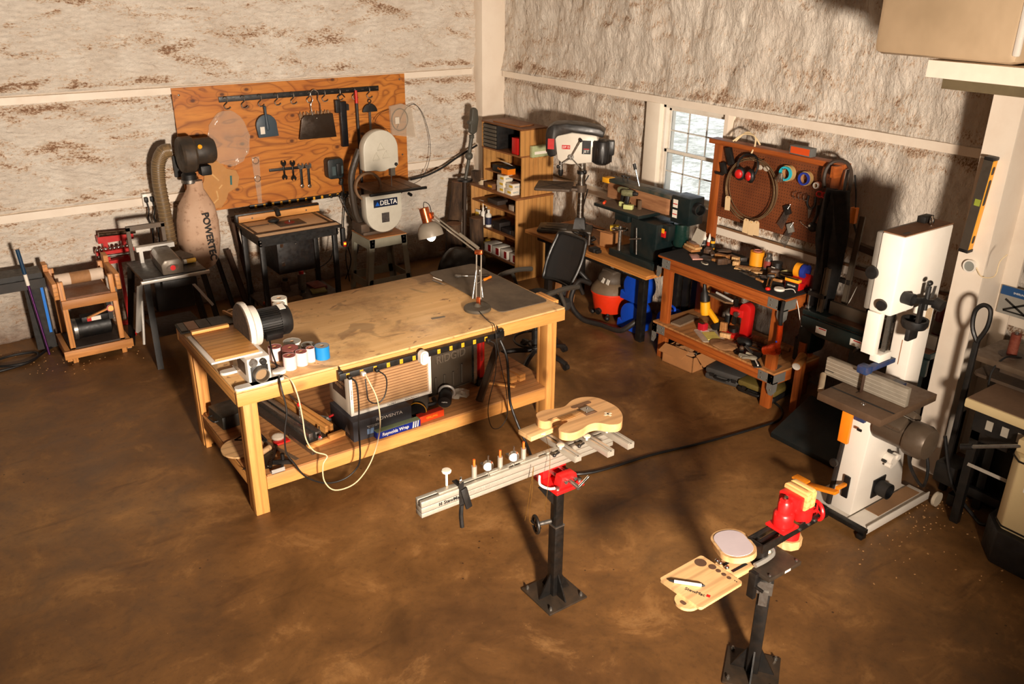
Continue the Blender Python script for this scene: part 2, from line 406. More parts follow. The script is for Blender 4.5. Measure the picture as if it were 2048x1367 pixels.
# ============================================================ the big workbench
k = N('stained_bench_plywood'); v = k.co
g = k.noise(1.6, k.map((1.2, 12, 12)), 5, .6, .5)
c = k.mix(k.ramp(g, [(.3, (0,)*3), (.7, (1,)*3)]), S(228, 186, 130), S(212, 164, 106))
c = k.mix(k.ramp(k.noise(2.6, v, 6, .7), [(.50, (0,)*3), (.72, (.75,)*3)]), c, S(128, 84, 50))
c = k.mix(k.ramp(k.noise(3.1, k.map((1, 1, 1), (5, 3, 1)), 3, .5, .8), [(.62, (0,)*3), (.66, (.45,)*3)]), c, S(106, 78, 56))
c = k.mix(k.ramp(k.noise(8, k.map((1, 1.8, 1), (1, 9, 2)), 3, .5, 1.2), [(.66, (0,)*3), (.70, (.7,)*3)]), c, S(96, 46, 24))
BTOP = k.fin(c, .5, 0, k.bump(g, .1, .002))
wb = thing('workbench', 'long pine workbench with a stained plywood top and open lower shelf', 'workbench', (1.30, 4.56, 0))
link('tabletop', MB().bx(0.002, 2.448, 0.002, 1.218, .885, .90, b=.002), BTOP, wb)
m = MB().bx(0, 2.45, -.002, .036, .80, .8845, b=.003); link('apron', m, PINE[0], wb)
link('apron', MB().bx(0, 2.45, 1.184, 1.222, .80, .8845, b=.003), PINE[0], wb)
link('apron', MB().bx(-.001, .037, .0365, 1.183, .80, .8845, b=.003), PINE[1], wb)
link('apron', MB().bx(2.413, 2.451, .0365, 1.183, .80, .8845, b=.003), PINE[1], wb)
for x, y, sy in ((.04, .038, 1), (2.32, .038, 1), (.04, 1.095, -1), (2.32, 1.095, -1)):
    m = MB().bx(x, x+.088, y, y+.088, 0, .884, b=.004)
    m.bx(x+.004, x+.042, y+.0885 if sy > 0 else y-.0385, y+.1265 if sy > 0 else y-.0005, 0, .80, b=.003)
    link('leg', m, PINE[2], wb)
m = MB(); m.bx(.13, 2.318, .04, .078, .165, .255, b=.003); link('stretcher', m, PINE[0], wb)
m = MB(); m.bx(.13, 2.318, 1.142, 1.18, .165, .255, b=.003); link('stretcher', m, PINE[0], wb)
m = MB(); m.bx(.045, .083, .17, 1.05, .165, .255, b=.003); link('stretcher', m, PINE[1], wb)
m = MB(); m.bx(2.365, 2.403, .13, 1.09, .165, .255, b=.003); link('stretcher', m, PINE[1], wb)
LSH = wood('dusty_shelf_plywood', (196, 140, 84), (170, 112, 60), 0, .8, .6, 0, .5)
link('lower_shelf', MB().bx(.045, 2.41, .13, 1.09, .2555, .27).bx(.135, 2.315, .04, .1295, .2555, .27), LSH, wb)
m = MB().bx(2.4515, 2.475, .14, .36, .84, .905, b=.004).bx(2.476, 2.50, .14, .36, .835, .905, b=.004)
v_ = link('bench_vise', m, PINE[1], wb)
m = MB().cyl((2.5, .25, .86), (2.53, .25, .86), .012); m.bx(2.4515, 2.50, .16, .19, .80, .834); link('vise_screw', m, BLK, v_)
# ---- power strip on the front apron
def outlet(par, x, y, z, pl, s=1.):
    m = MB().bx(x-.0115*s, x+.0115*s, y-.003, y, z-.0155*s, z+.0155*s, b=.001); o = link('outlet', m, YEL, par)
    m = MB()
    for dz in (-.004, ):
        m.bx(x-.005, x-.003, y-.0042, y-.0028, z-.001, z+.006); m.bx(x+.003, x+.005, y-.0042, y-.0028, z-.001, z+.006); m.cyl((x, y-.0042, z-.006), (x, y-.0028, z-.006), .002, n=8)
    link('slots', m, DARKT, o)
ps = thing('power_strip', 'long black power strip with yellow outlets on the front edge of the big workbench', 'power strip', (1.928, 4.512, .842))
link('housing', MB().bx(0, 1.245, -.0, .043, -.021, .021, b=.002), BLK, ps)
link('bracket', MB().bx(-.002, .03, .01, .044, -.03, .034, b=.002).cyl((.012, .02, .03), (.012, .02, .062), .004), BLK, ps)
link('bracket', MB().bx(1.215, 1.247, .01, .044, -.03, .034, b=.002).cyl((1.2, .02, .02), (1.2, .02, .062), .004), BLK, ps)
for i in range(12): outlet(ps, .055+i*.094, 0, 0, 0)
link('switch', MB().bx(1.175, 1.205, -.005, 0, -.012, .014, b=.001), BLKP, ps)
# plugs and charger plugged in
CB = plain('black_cable', (16, 15, 15), .5, dirt=.15); CW = plain('cream_cable', (226, 202, 160), .5, dirt=.1); CG = plain('brown_grey_cable', (104, 84, 62), .5, dirt=.2)
def plug(name, label, x, mat, path, cmat, r=.004, size=1.0):
    t = thing(name, label, 'cable', (x, 4.508, .842))
    m = MB().box((0, -.02, -.002), (.026*size, .036, .024*size), b=.005); link('plug', m, mat, t)
    m = MB().tube([(a-x, b-4.508, c-.842) for a, b, c in path], r); link('cord', m, cmat, t)
plug('sander_cable', 'black cord looping from the leftmost bench outlet up to the disc sander', 1.983, CB,
     [(1.983, 4.46, .842), (2.0, 4.43, .81), (2.0, 4.42, .66), (1.99, 4.42, .5), (1.985, 4.42, .3), (1.955, 4.43, .215), (1.87, 4.44, .165), (1.75, 4.45, .175), (1.63, 4.46, .26), (1.57, 4.47, .37), (1.53, 4.48, .46), (1.535, 4.48, .6), (1.56, 4.48, .74), (1.55, 4.50, .88), (1.56, 4.55, .925), (1.60, 4.66, .91), (1.62, 4.80, .98), (1.64, 4.88, 1.03)], CB, .0055)
plug('extension_cord', 'cream cord looping below the shelf from the second bench outlet', 2.077, WHP,
     [(2.077, 4.46, .842), (2.085, 4.42, .80), (2.12, 4.40, .68), (2.13, 4.40, .5), (2.10, 4.42, .33), (2.03, 4.42, .20), (1.93, 4.43, .11), (1.80, 4.43, .115), (1.74, 4.44, .20), (1.745, 4.45, .31), (1.78, 4.46, .36), (1.70, 4.46, .42), (1.655, 4.46, .52), (1.65, 4.47, .66), (1.64, 4.48, .80), (1.62, 4.51, .905), (1.60, 4.60, .91), (1.56, 4.70, .91), (1.58, 4.78, .91)], CW, .0042)
plug('cord_loop', 'short black cord hanging in a U from the third outlet with a white tag', 2.171, CB,
     [(2.171, 4.46, .842), (2.20, 4.43, .81), (2.205, 4.43, .74), (2.18, 4.43, .665), (2.13, 4.43, .64), (2.08, 4.44, .67), (2.07, 4.44, .75), (2.075, 4.46, .815)], CB, .0045)
plug('lamp_cord', 'thin black cord hanging in a low loop from the right end outlet', 3.02, CB,
     [(3.02, 4.46, .842), (3.05, 4.44, .80), (3.04, 4.43, .6), (2.99, 4.43, .42), (2.98, 4.43, .30), (3.02, 4.44, .18), (3.09, 4.44, .16), (3.15, 4.44, .24), (3.14, 4.44, .45), (3.10, 4.44, .62), (3.07, 4.45, .80), (3.08, 4.50, .93), (3.11, 4.62, .915), (3.14, 4.78, .93)], CB, .003)
fc = thing('floor_extension_cord', 'long black cord running across the floor from the workbench to the peg bench', 'cable', (3.1, 4.43, .0))
link('cord', MB().tube([(x-3.1, y-4.43, z_) for x, y, z_ in [(3.10, 4.46, .83), (3.13, 4.42, .70), (3.15, 4.42, .45), (3.17, 4.41, .30), (3.20, 4.28, .08), (3.16, 4.05, .011), (3.35, 3.8, .011), (3.9, 3.72, .011), (4.4, 3.62, .011), (4.9, 3.55, .011), (5.1, 3.55, .011), (5.25, 3.66, .011), (5.32, 3.9, .011)]], .0095), CB, fc)
ch = thing('charger', 'white rounded plug-in charger in the middle of the bench power strip', 'charger', (2.507, 4.505, .845))
link('body', MB().prism(rrect(-.03, .03, -.05, .046, .029, 6), -.038, 0, 'y'), WHP, ch, ang=40)
link('cap', MB().prism(rrect(-.022, .022, -.038, .038, .021, 6), -.05, -.038, 'y'), WHP, ch)
# ---- things on top
TZ = .90
k = N('grey_leather_mat'); c = k.ramp(k.noise(3, None, 6, .7), [(.3, S(72, 60, 48)), (.7, S(112, 95, 76))]); MATM = k.fin(c, .75, 0, k.bump(k.noise(60), .2, .002))
o = link('work_mat', MB().prism(rrect(-.215, .215, -.53, .53, .04), 0, .006), MATM); tag(o, 'dusty grey-brown mat on the right end of the big workbench', 'mat', loc=(3.515, 5.255, TZ+.001), rz=rad(-1))
# desk lamp
t = thing('desk_lamp', 'grey swing-arm desk lamp with copper joints and a lit bulb on the workbench', 'desk lamp', (3.19, 4.88, TZ+.001))
GREYM = plain('lamp_grey_enamel', (122, 112, 98), .42, .2, .25)
link('base', MB().lathe([(.0, 0), (.098, 0), (.1, .004), (.1, .018), (.095, .024), (.03, .028), (.012, .05), (0, .05)], n=40), plain('lamp_base_grey', (82, 74, 62), .6, .1, .4), t)
kp = Vector((.045, .045, .415)); b0 = Vector((.01, 0, .05)); m = MB()
for dx in (-.012, .012): m.cyl(b0+Vector((dx, -dx, .03)), kp+Vector((dx, -dx, 0)), .006)
link('lower_arm', m, GREYM, t)
link('joint', MB().box((.01, 0, .065), (.022, .03, .06), (0, 0, .7), b=.004), COPP, t)
link('joint', MB().box(kp, (.03, .05, .035), (0, .2, .7), b=.004).cyl(kp+Vector((-.02, .02, 0)), kp+Vector((.02, -.02, 0)), .015), COPP, t)
hp = Vector((-.12, .42, .62)); m = MB()
for dz in (0, .028): m.cyl(kp+Vector((0, 0, dz-.01)), hp+Vector((0, 0, dz-.01)), .006)
m.cyl(kp+Vector((0, 0, .03)), (kp*.6+hp*.4)+Vector((0, 0, .03)), .009)
link('upper_arm', m, GREYM, t)
m = MB().cyl((-.035, .01, .09), kp+Vector((-.02, 0, -.11)), .008).cyl((.04, -.01, .09), kp+Vector((.0, -.01, -.13)), .008); link('spring', m, STL, t)
d = Vector((.10, -.30, -1)).normalized(); hh = hp+Vector((-.04, .01, .0))
link('lamp_neck', MB().lathe([(.0, -.065), (.032, -.065), (.036, -.06), (.036, .045), (0, .045)], hh, d, 28), COPP, t)
sh = link('lamp_shade', MB().lathe([(.034, .042), (.055, .05), (.078, .075), (.092, .11), (.095, .15), (.092, .15), (.088, .11), (.073, .078), (.05, .054), (.034, .047)], hh, d, 36), plain('shade_taupe', (128, 118, 104), .4, .1, .12), t)
link('bulb', MB().sph(hh+d*.150, .034), glow('lit_bulb', (255, 244, 214), 14), sh)
link('joint', MB().box(hp+Vector((-.01, 0, .005)), (.03, .05, .05), (0, 0, .4), b=.005), COPP, t)
link('cord', MB().tube([hh-d*.065, hh-d*.10+Vector((.02, .01, 0)), hh-d*.08+Vector((.05, 0, 0)), hp+Vector((0, 0, .03))], .003), CB, t)
l = light('desk_lamp_bulb', 'POINT', (0, 0, 0), (0, 0, -1), 2.2, (1, .82, .58), shadow_soft_size=.03)
l.location = Vector((3.19, 4.88, TZ))+hh+d*.20
# caliper, screwdriver, knife, pencil marks
t = thing('clamp_caliper', 'steel adjustable bar tool lying on the grey mat', 'tool', (3.55, 5.50, TZ+.013), rad(-32))
link('bar', MB().cyl((-.10, 0, 0), (.12, 0, 0), .0045, n=10), CHR, t)
link('jaw', MB().prism([(-.13, -.02), (-.09, -.008), (-.09, .008), (-.13, .024), (-.145, .01), (-.125, .002), (-.145, -.008)], -.005, .005).box((-.06, 0, 0), (.05, .018, .01), b=.003), STL, t)
t = thing('screwdriver', 'screwdriver with a translucent orange handle on the grey mat', 'screwdriver', (3.56, 5.35, TZ+.020), rad(20))
link('handle', MB().lathe([(0, 0), (.010, .002), (.012, .02), (.009, .05), (.012, .09), (.006, .1)], (0, 0, 0), (1, 0, 0), 10), ORG, t)
link('shaft', MB().cyl((0, 0, 0), (-.11, 0, -.007), .0035), CHR, t)
t = thing('utility_knife', 'slim silver marking knife lying at the far side of the bench top', 'knife', (3.245, 5.545, TZ+.008), rad(-82))
link('handle', MB().box((0, 0, 0), (.12, .013, .010), b=.004), STL, t); link('blade', MB().prism([(.06, -.005), (.10, .005), (.06, .006)], -.001, .001), CHR, t)
t = thing('marking_pencil', 'short white pencil beside the knife on the bench top', 'pencil', (3.29, 5.60, TZ+.006), rad(-80))
link('barrel', MB().cyl((-.06, 0, 0), (.05, 0, 0), .004, n=6), WHP, t); link('tip', MB().cyl((.05, 0, 0), (.065, 0, 0), .004, .0005, n=6), DARKT, t)
o = link('scraper', MB().prism([(-.05, -.012), (.05, -.012), (.055, 0), (.05, .012), (-.05, .014)], 0, .002), plain('dull_grey_plate', (118, 104, 88), .6)); tag(o, 'flat grey steel scraper lying near the middle of the bench top', 'scraper', loc=(2.87, 4.90, TZ+.001), rz=rad(-8))
# disc sander
WS = WHT; t = thing('disc_sander', 'white bench disc sander with a black motor on the left end of the workbench', 'disc sander', (1.46, 4.78, TZ+.001))
m = MB()
for y0 in (-.20, .06):
    m.prism(rrect(-.16, .0, y0-.028, y0+.028, .027), 0, .016); m.prism(rrect(-.02, .14, y0-.02, y0+.02, .019), 0, .016)
m.prism([(-.065, -.225), (.075, -.225), (.14, -.2), (.08, .12), (-.065, .12)], 0, .016)
link('base', m, WS, t)
m = MB().bx(-.065, .072, -.185, .10, .016, .165, b=.005); link('body', m, WS, t)
m = MB().bx(-.05, .055, -.19, -.186, .018, .114, b=.002); o = link('port_plate', m, BLKP, t)
m = MB().pipe((0.0025, -.191, .066), .046, .039, .040, (0, -1, 0), 32); link('dust_port', m, plain('port_grey', (92, 84, 74), .5), t)
link('port_inside', MB().cyl((.0025, -.192, .068), (.0025, -.190, .068), .041), plain('port_dust', (150, 120, 84), .7), o)
m = MB().lathe([(.0, 0), (.016, 0), (.021, .006), (.021, .022), (.015, .026), (0, .026)], (.026, -.186, .140), (0, -1, 0), 8); link('tilt_knob', m, BLKP, t)
link('trunnion', MB().lathe([(.0, 0), (.026, 0), (.026, .008), (0, .008)], (-.03, -.186, .14), (0, -1, 0), 24), STL, t)
link('table', MB().bx(-.255, .05, -.14, .335, .166, .178, b=.004), WS, t)
link('table_board', MB().bx(-.23, .03, -.135, .33, .179, .192, b=.002), wood('sander_board', (206, 150, 84), (180, 120, 58), 0, 1, .5, 0, .7), t)
link('fence', MB().bx(-.23, .0, .30, .335, .193, .212, b=.002), PINE[0], t)
dc = (.04, .165, .225)
link('abrasive_disc', MB().cyl((dc[0]-.008, dc[1], dc[2]), (dc[0]-.001, dc[1], dc[2]), .150, n=48), plain('worn_abrasive', (84, 64, 46), .9, dirt=.9, dc=(40, 28, 20), sc=30), t)
m = MB().lathe([(.0, 0), (.157, 0), (.162, .01), (.160, .03), (.13, .045), (.125, .085), (0, .085)], dc, (1, 0, 0), 48); link('disc_guard', m, WS, t)
m = MB(); R0 = .092
for i in range(36):
    a = 2*PI*i/36; m.box((dc[0]+.16, dc[1]+math.cos(a)*(R0-.004), dc[2]+math.sin(a)*(R0-.004)), (.13, .006, .016), (a+PI/2, 0, 0))
m.cyl((dc[0]+.085, dc[1], dc[2]), (dc[0]+.235, dc[1], dc[2]), R0-.008, n=32); link('motor', m, BLKP, t)
m = MB().lathe([(.0, 0), (.097, 0), (.097, .05), (.085, .072), (.05, .08), (0, .08)], (dc[0]+.225, dc[1], dc[2]), (1, 0, 0), 32); link('motor_cover', m, BLKP, t)
link('nameplate', MB().box((dc[0]+.25, dc[1]-.02, dc[2]+.095), (.04, .06, .003), (rad(12), 0, 0)), PPR, t)
m = MB().box((dc[0]+.16, dc[1]-.10, dc[2]-.05), (.11, .04, .055), (.5, 0, 0), b=.008); link('capacitor_box', m, BLKP, t)
link('safety_label', MB().box((dc[0]+.018, dc[1]-.03, dc[2]+.157), (.022, .03, .002), (.2, 0, 0)), PPR, t)
m = MB().bx(-.0655, -.0645, -.14, .0, .05, .13); link('spec_label', m, plain('brown_label', (88, 66, 48), .6), t)
# sandpaper rolls
def roll(x, y, r, h, side, top, label, nm='sandpaper_roll', cat='sandpaper roll', core=.012, grp='sandpaper rolls on the bench', z=TZ):
    t = thing(nm, label, cat, (x, y, z+.001), group=grp)
    link('outer_wrap', MB().pipe((0, 0, 0), r, r-.002, h, n=32), side, t)
    link('wound_paper', MB().pipe((0, 0, .0005), r-.0022, core+.002, h-.001, n=32), top, t)
    link('core', MB().pipe((0, 0, .0005), core+.0018, core, h-.002, n=20), plain('cardboard_core', (176, 130, 84), .8), t)
    return t
PK = plain('pink_backing', (236, 208, 204), .7, dirt=.06); RO = plain('rose_abrasive', (176, 96, 88), .8, dirt=.1); GY = plain('grey_backing', (176, 172, 162), .75, dirt=.1); WP = plain('white_backing', (232, 222, 210), .7, dirt=.06)
roll(1.685, 4.69, .0395, .088, PK, RO, 'front left sandpaper roll, pink backing with rose top, nearest the bench edge')
roll(1.768, 4.705, .037, .088, PK, RO, 'pink sandpaper roll in the middle of the front row')
roll(1.835, 4.72, .027, .092, PK, RO, 'narrowest pink sandpaper roll, right beside the blue one')
roll(1.915, 4.725, .046, .085, plain('bright_blue_backing', (0, 128, 200), .5, dirt=.04), GY, 'bright blue sandpaper roll at the right end of the group')
roll(1.735, 4.80, .052, .088, plain('maroon_side', (120, 70, 64), .8), RO, 'widest rose sandpaper roll in the second row')
roll(1.665, 4.875, .043, .085, PK, RO, 'rearmost rose-topped sandpaper roll next to the sander motor')
roll(1.865, 4.83, .043, .07, GY, GY, 'pale grey sandpaper roll between the big white roll and the blue one')
roll(1.80, 4.93, .056, .07, WP, GY, 'large pale sandpaper roll at the back of the group')
PT = plain('tissue_paper', (236, 226, 210), .9, dirt=.05)
roll(1.995, 5.64, .055, .105, PT, PT, 'wide white paper roll standing behind the sander, the rear one of two', 'paper_roll', 'paper roll', .016, 'white paper rolls')
roll(1.955, 5.545, .043, .10, PT, PT, 'white paper roll with a dark core, in front of the wider one', 'paper_roll', 'paper roll', .016, 'white paper rolls')
o = link('red_sheet', MB().prism([(-.09, -.09), (.08, -.08), (.09, .09), (-.08, .08)], 0, .003), plain('red_sheet_paper', (150, 18, 20), .6)); tag(o, 'dark red sheet lying behind the disc sander', 'sheet', loc=(1.80, 5.66, TZ+.001))
o = link('mouse_charger', MB().prism(rrect(-.045, .045, -.03, .03, .028), 0, .028, bev=.004), WHP); tag(o, 'small white rounded adapter on the bench between the sander base and the rolls', 'adapter', loc=(1.60, 4.655, TZ+.001), rz=.4)
o = link('wire_tangle', MB().tube([(.0, 0, .006), (.05, .03, .012), (.02, .07, .02), (-.03, .04, .01), (0, -.01, .02), (.06, .0, .008), (.04, .06, .012)], .0025), CB); tag(o, 'thin black wire tangle beside the disc sander base', 'wire', loc=(1.58, 4.72, TZ+.001))
# neck jig board with oval inlays at the far left corner
t = thing('sanding_board', 'wide dark board with grey and pinkish strips at the far left bench corner', 'sanding board', (1.455, 5.77, TZ+.001), rad(-3))
link('board', MB().bx(-.16, .30, -.17, .0, .0, .012), plain('slate_board', (62, 56, 50), .6), t)
for i, (a, b, cc) in enumerate([(-.15, -.11, (96, 88, 80)), (-.105, -.035, (172, 128, 100)), (-.03, .045, (70, 64, 56)), (.05, .14, (58, 60, 64))]):
    lab(link('strip', MB().bx(a, b, -.165, -.005, .0121, .018), plain('strip_%d' % i, cc, .6, dirt=.2), t), ['dark grey strip', 'pinkish tan strip', 'charcoal strip', 'blue-grey strip'][i])
t = thing('oval_block_rack', 'narrow wooden rack of pale oval pads on the sanding board', 'rack', (1.66, 5.70, TZ+.020), rad(-78))
link('rail', MB().bx(-.10, .10, -.008, .008, 0, .018), PINE[0], t)
for i in range(4):
    link('oval_pad', MB().sph((-.075+i*.048, .045, .012), .03, (.62, 1.0, .25), 14), BIRCH, t)
# ---- things on the lower shelf
LZ = .271
t = thing('furnace_filter_stack', 'stack of pleated furnace filters in white card frames leaning on the box', 'air filters', (2.085, 4.735, LZ+.15), rot=(0, 0, 0))
FW, FD, FH = .62, .34, .31
link('card_frame', MB().bx(0, FW, 0, .02, 0, .02).bx(0, FW, 0, .02, FH-.018, FH).bx(0, .022, 0, .02, .02, FH-.018).bx(FW-.022, FW, 0, .02, .02, FH-.018), PPR, t)
m = MB(); nf = 13
for i in range(nf):
    z0 = .02+i*(FH-.038)/nf; z1 = .02+(i+1)*(FH-.038)/nf
    m.prism([(.0199, z0+.003), (.001, (z0+z1)/2+.002), (.0199, z1-.003)], .022, FW-.022, 'x')
link('pleat_shade', MB().bx(.022, FW-.022, .0185, .0199, .02, FH-.018), plain('filter_valley_shade', (120, 84, 54), .9), t); link('pleats', m, plain('filter_pleats', (206, 168, 122), .8, dirt=.15), t)  # dark sheet behind the gaps paints the shade of the pleat valleys
link('outer_box', MB().bx(0, FW, .0205, FD, 0, FH, b=.003), plain('white_card', (226, 214, 194), .75, dirt=.1), t)
link('side_window', MB().prism([(.07, .10), (.27, .10), (.27, .27), (.07, .27)], -.0015, -.0002, 'x'), plain('dark_brown_print', (70, 48, 36), .7), t)
text(t, 'FILTRATION\nSYSTEM', .035, plain('tan_lettering', (150, 110, 76), .6), (-.0022, .17, .185), (0, -1, 0), (0, 0, 1))
text(t, '12x24x1', .020, DARKT, (.30, -.0006, .0095), (1, 0, 0), (0, 0, 1)); text(t, '12x24x1', .018, DARKT, (.28, -.0006, FH-.009), (1, 0, 0), (0, 0, 1))
text(t, 'Filtration Performance', .012, DARKT, (.46, -.0006, .0095), (1, 0, 0), (0, 0, 1)); text(t, 'Pleated air filter', .014, DARKT, (.45, -.0006, FH-.009), (1, 0, 0), (0, 0, 1))
text(t, 'Filter system', .014, DARKT, (.011, -.0006, .16), (0, 0, 1), (-1, 0, 0)); text(t, '15', .014, DARKT, (.608, -.0006, .0095), (1, 0, 0), (0, 0, 1)); text(t, '15', .014, DARKT, (.013, -.0006, FH-.009), (1, 0, 0), (0, 0, 1))
t = thing('appliance_box', 'charcoal cardboard box with white lettering under the furnace filters', 'box', (2.055, 4.655, LZ))
BXM = plain('charcoal_card', (58, 58, 64), .6, dirt=.12)
link('carton', MB().bx(0, .44, 0, .36, 0, .148, b=.002), BXM, t)
text(t, 'ROWENTA', .032, WHTT, (.27, -.0008, .12), (1, 0, 0), (0, 0, 1), sx=1.25)
text(t, 'Steamforce professional\nsteam iron 1800 W', .010, WHTT, (.15, -.0008, .085), (1, 0, 0), (0, 0, 1))
link('picture_panel', MB().bx(.10, .15, -.001, 0, .03, .07), plain('blue_print', (120, 150, 190), .5), t)
link('recycling_mark', MB().prism([(.06, .03), (.14, .03), (.10, .09)], -.001, 0, 'x'), plain('grey_print', (140, 140, 140), .6), t)
def wrapbox(nm, label, loc, rz, L, mat, top, words, wmat, ex):
    t = thing(nm, label, 'foil box', loc, rz)
    link('carton', MB().bx(0, L, 0, .05, 0, .05, b=.001), mat, t)
    if top: lab(link('lid', MB().bx(0, L, .0, .05, .0502, .0515), top[0], t), top[1])
    if words: text(t, words, .034, wmat, (L*.42, -.0006, .025), (1, 0, 0), (0, 0, 1), sx=.95, bold=.0006)
    return t
t = wrapbox('foil_box', 'dark blue aluminium foil box with white lettering lying at the shelf edge', (2.20, 4.600, LZ), rad(1), .335, plain('deep_blue_card', (16, 40, 140), .4, dirt=.05), (plain('green_card', (150, 168, 130), .5, dirt=.05), 'pale green lid'), 'Reynolds Wrap', WHTT, 1)
link('end_band', MB().bx(.335, .338, .001, .049, .001, .049), RED, t)
m = MB()
for i in range(3): m.prism([(.27+i*.018, .002), (.28+i*.018, .002), (.288+i*.018, .048), (.278+i*.018, .048)], -.001, 0, 'y')
link('white_stripes', m, PPR, t)
t = wrapbox('grilling_foil_box', 'orange-red foil box beyond the blue one on the lower shelf', (2.545, 4.632, LZ), rad(2), .20, plain('orange_red_card', (220, 66, 24), .4, dirt=.05), (plain('red_card', (180, 40, 20), .45), 'red lid'), None, None, 1)
text(t, 'GRILLING', .024, YEL, (.10, -.0006, .026), (1, 0, 0), (0, 0, 1), sx=.9)
t = wrapbox('freezer_bag_box', 'olive-green foil box lying behind the dark blue one', (2.185, 4.656, LZ+.055), rad(3), .31, plain('olive_card', (146, 150, 96), .5, dirt=.1), (plain('brown_dots', (122, 102, 66), .5, dirt=.6, dc=(60, 70, 50), sc=40), 'patterned lid'), None, None, 1)
text(t, 'Reynolds Wrap', .022, DARKT, (.16, -.0006, .025), (1, 0, 0), (0, 0, 1))
# toolbox embossed panel
t = thing('tool_case', 'dark plastic tool case with raised lettering behind the filters', 'tool case', (2.735, 4.86, LZ+.03), rad(6))
CS = plain('case_dark_plastic', (66, 58, 48), .35, dirt=.3)
link('case_body', MB().box((.215, .06, .215), (.43, .12, .41), b=.018), CS, t)
m = MB().bx(.03, .39, -.008, .0, .02, .03).bx(.03, .39, -.008, 0, .375, .385)
for x in (.08, .16, .24, .32): m.cyl((x, -.003, .05), (x, -.003, .16 if x < .3 else .2), .009)
link('ribs', m, CS, t)
text(t, 'RIDGID', .085, plain('case_lettering', (92, 82, 70), .35), (.22, -.004, .29), (1, 0, 0), (0, 0, 1), ext=.005, sx=.95, bold=.002)
link('metal_edge', MB().bx(.432, .462, -.01, .13, .0, .41), STL, t)
t = thing('parts_cabinet', 'red and black upright case with a scale on its edge beside the tool case', 'case', (3.22, 4.90, LZ))
link('shell', MB().bx(0, .045, 0, .16, .06, .42, b=.004), RED, t); link('foot', MB().bx(-.03, .09, -.02, .18, 0, .06, b=.01), BLKP, t)
link('scale_strip', MB().bx(.008, .028, -.0015, 0, .2, .4), plain('maroon_print', (150, 30, 26), .5), t)
# router with yellow ring and grey body; sander with black knob
t = thing('trim_router', 'grey and black router lying on its side with a yellow ring', 'router', (2.62, 4.76, LZ+.065), rad(35))
link('body', MB().lathe([(0, -.02), (.045, -.02), (.058, .0), (.06, .05), (.045, .09), (.03, .13), (0, .13)], (0, 0, 0), (1, .2, .1), 24), plain('grey_cast_body', (128, 120, 108), .45, .3, .3), t)
link('base_cup', MB().lathe([(0, -.08), (.055, -.08), (.062, -.06), (.05, -.02), (0, -.02)], (0, 0, 0), (1, .2, .1), 24), BLKP, t)
link('depth_ring', MB().ring((-.06, -.012, -.006), .060, .004, (1, .2, .1)), YEL, t)
link('handle', MB().tube([(.03, -.05, 0), (.06, -.09, .01), (.10, -.06, .02)], .016), BLKP, t)
t = thing('palm_router', 'black power tool with a white-lettered round cap and steel ring behind it', 'router', (2.83, 4.75, LZ+.060), rad(-20))
link('body', MB().lathe([(0, 0), (.045, 0), (.05, .01), (.048, .10), (.04, .13), (0, .13)], (-.02, -.04, -.005), (.3, 1, .12), 24), BLKP, t)
link('steel_ring', MB().ring((.02, .07, .02), .055, .009, (.3, 1, .2)), ALU, t)
text(t, 'makita', .016, WHTT, (-.0205, -.0415, -.002), (1, -.3, 0), (0, 0, 1))
t = thing('hardware_bag', 'crumpled clear plastic bag of small hardware on the lower shelf', 'plastic bag', (2.99, 4.82, LZ+.002))
PLB = plain('clear_plastic_bag', (226, 214, 194), .25, alpha=.45, dirt=.0)
bmx = MB().sph((0, 0, .028), .06, (1.35, 1, .45), 18)
for v in bmx.bm.verts: v.co += Vector(noise.noise_vector(v.co*38))*.018; v.co.z = max(v.co.z, .0)
link('film', bmx, PLB, t)
m = MB()
for i in range(14): m.box((random.uniform(-.04, .04), random.uniform(-.03, .03), random.uniform(.01, .03)), (.014, .008, .008), (random.random()*3, random.random()*3, 0))
link('contents', m, STL, t)
t = thing('aluminium_track', 'long dark aluminium rail leaning against the bench from the lower shelf', 'metal rail', (3.05, 4.65, LZ+.02))
dv = Vector((.42, .26, .46))
def beam(m, a, d, w, h):
    L = d.length; Q = d.to_track_quat('X', 'Z').to_matrix().to_4x4(); b = MB().bx(0, L, -w/2, w/2, -h/2, h/2); b.bx(0, L, -w/2, -w/2+.006, h/2, h/2+.008); b.bx(0, L, w/2-.006, w/2, h/2, h/2+.008)
    b.xf(Matrix.Translation(a) @ Q); me = D.meshes.new('t'); b.bm.to_mesh(me); m.bm.from_mesh(me); D.meshes.remove(me); b.bm.free(); return m
link('rail', beam(MB(), Vector((0, 0, .0)), dv, .05, .02), plain('dark_anodised', (82, 70, 58), .4, .5, .3), t)
t = thing('scrap_lath', 'thin pine lath lying diagonally on the right end of the lower shelf', 'wood strip', (3.42, 4.72, LZ+.008), rad(128))
link('lath', MB().bx(0, .38, -.011, .011, -.007, .007), PINE[0], t)
for i, (x, y, s_) in enumerate(((3.49, 4.79, .0), (3.56, 4.78, .1))):
    o = link('wood_offcut', MB().bx(-.028, .028, -.07, .07, 0, .055, b=.002), PINE[1]); tag(o, ['pale square offcut with a grey top lying by the right bench leg', 'pale square offcut tucked against the right bench leg'][i], 'wood offcut', 'offcuts by the right bench leg', (x-.03, y+.07, LZ), s_)
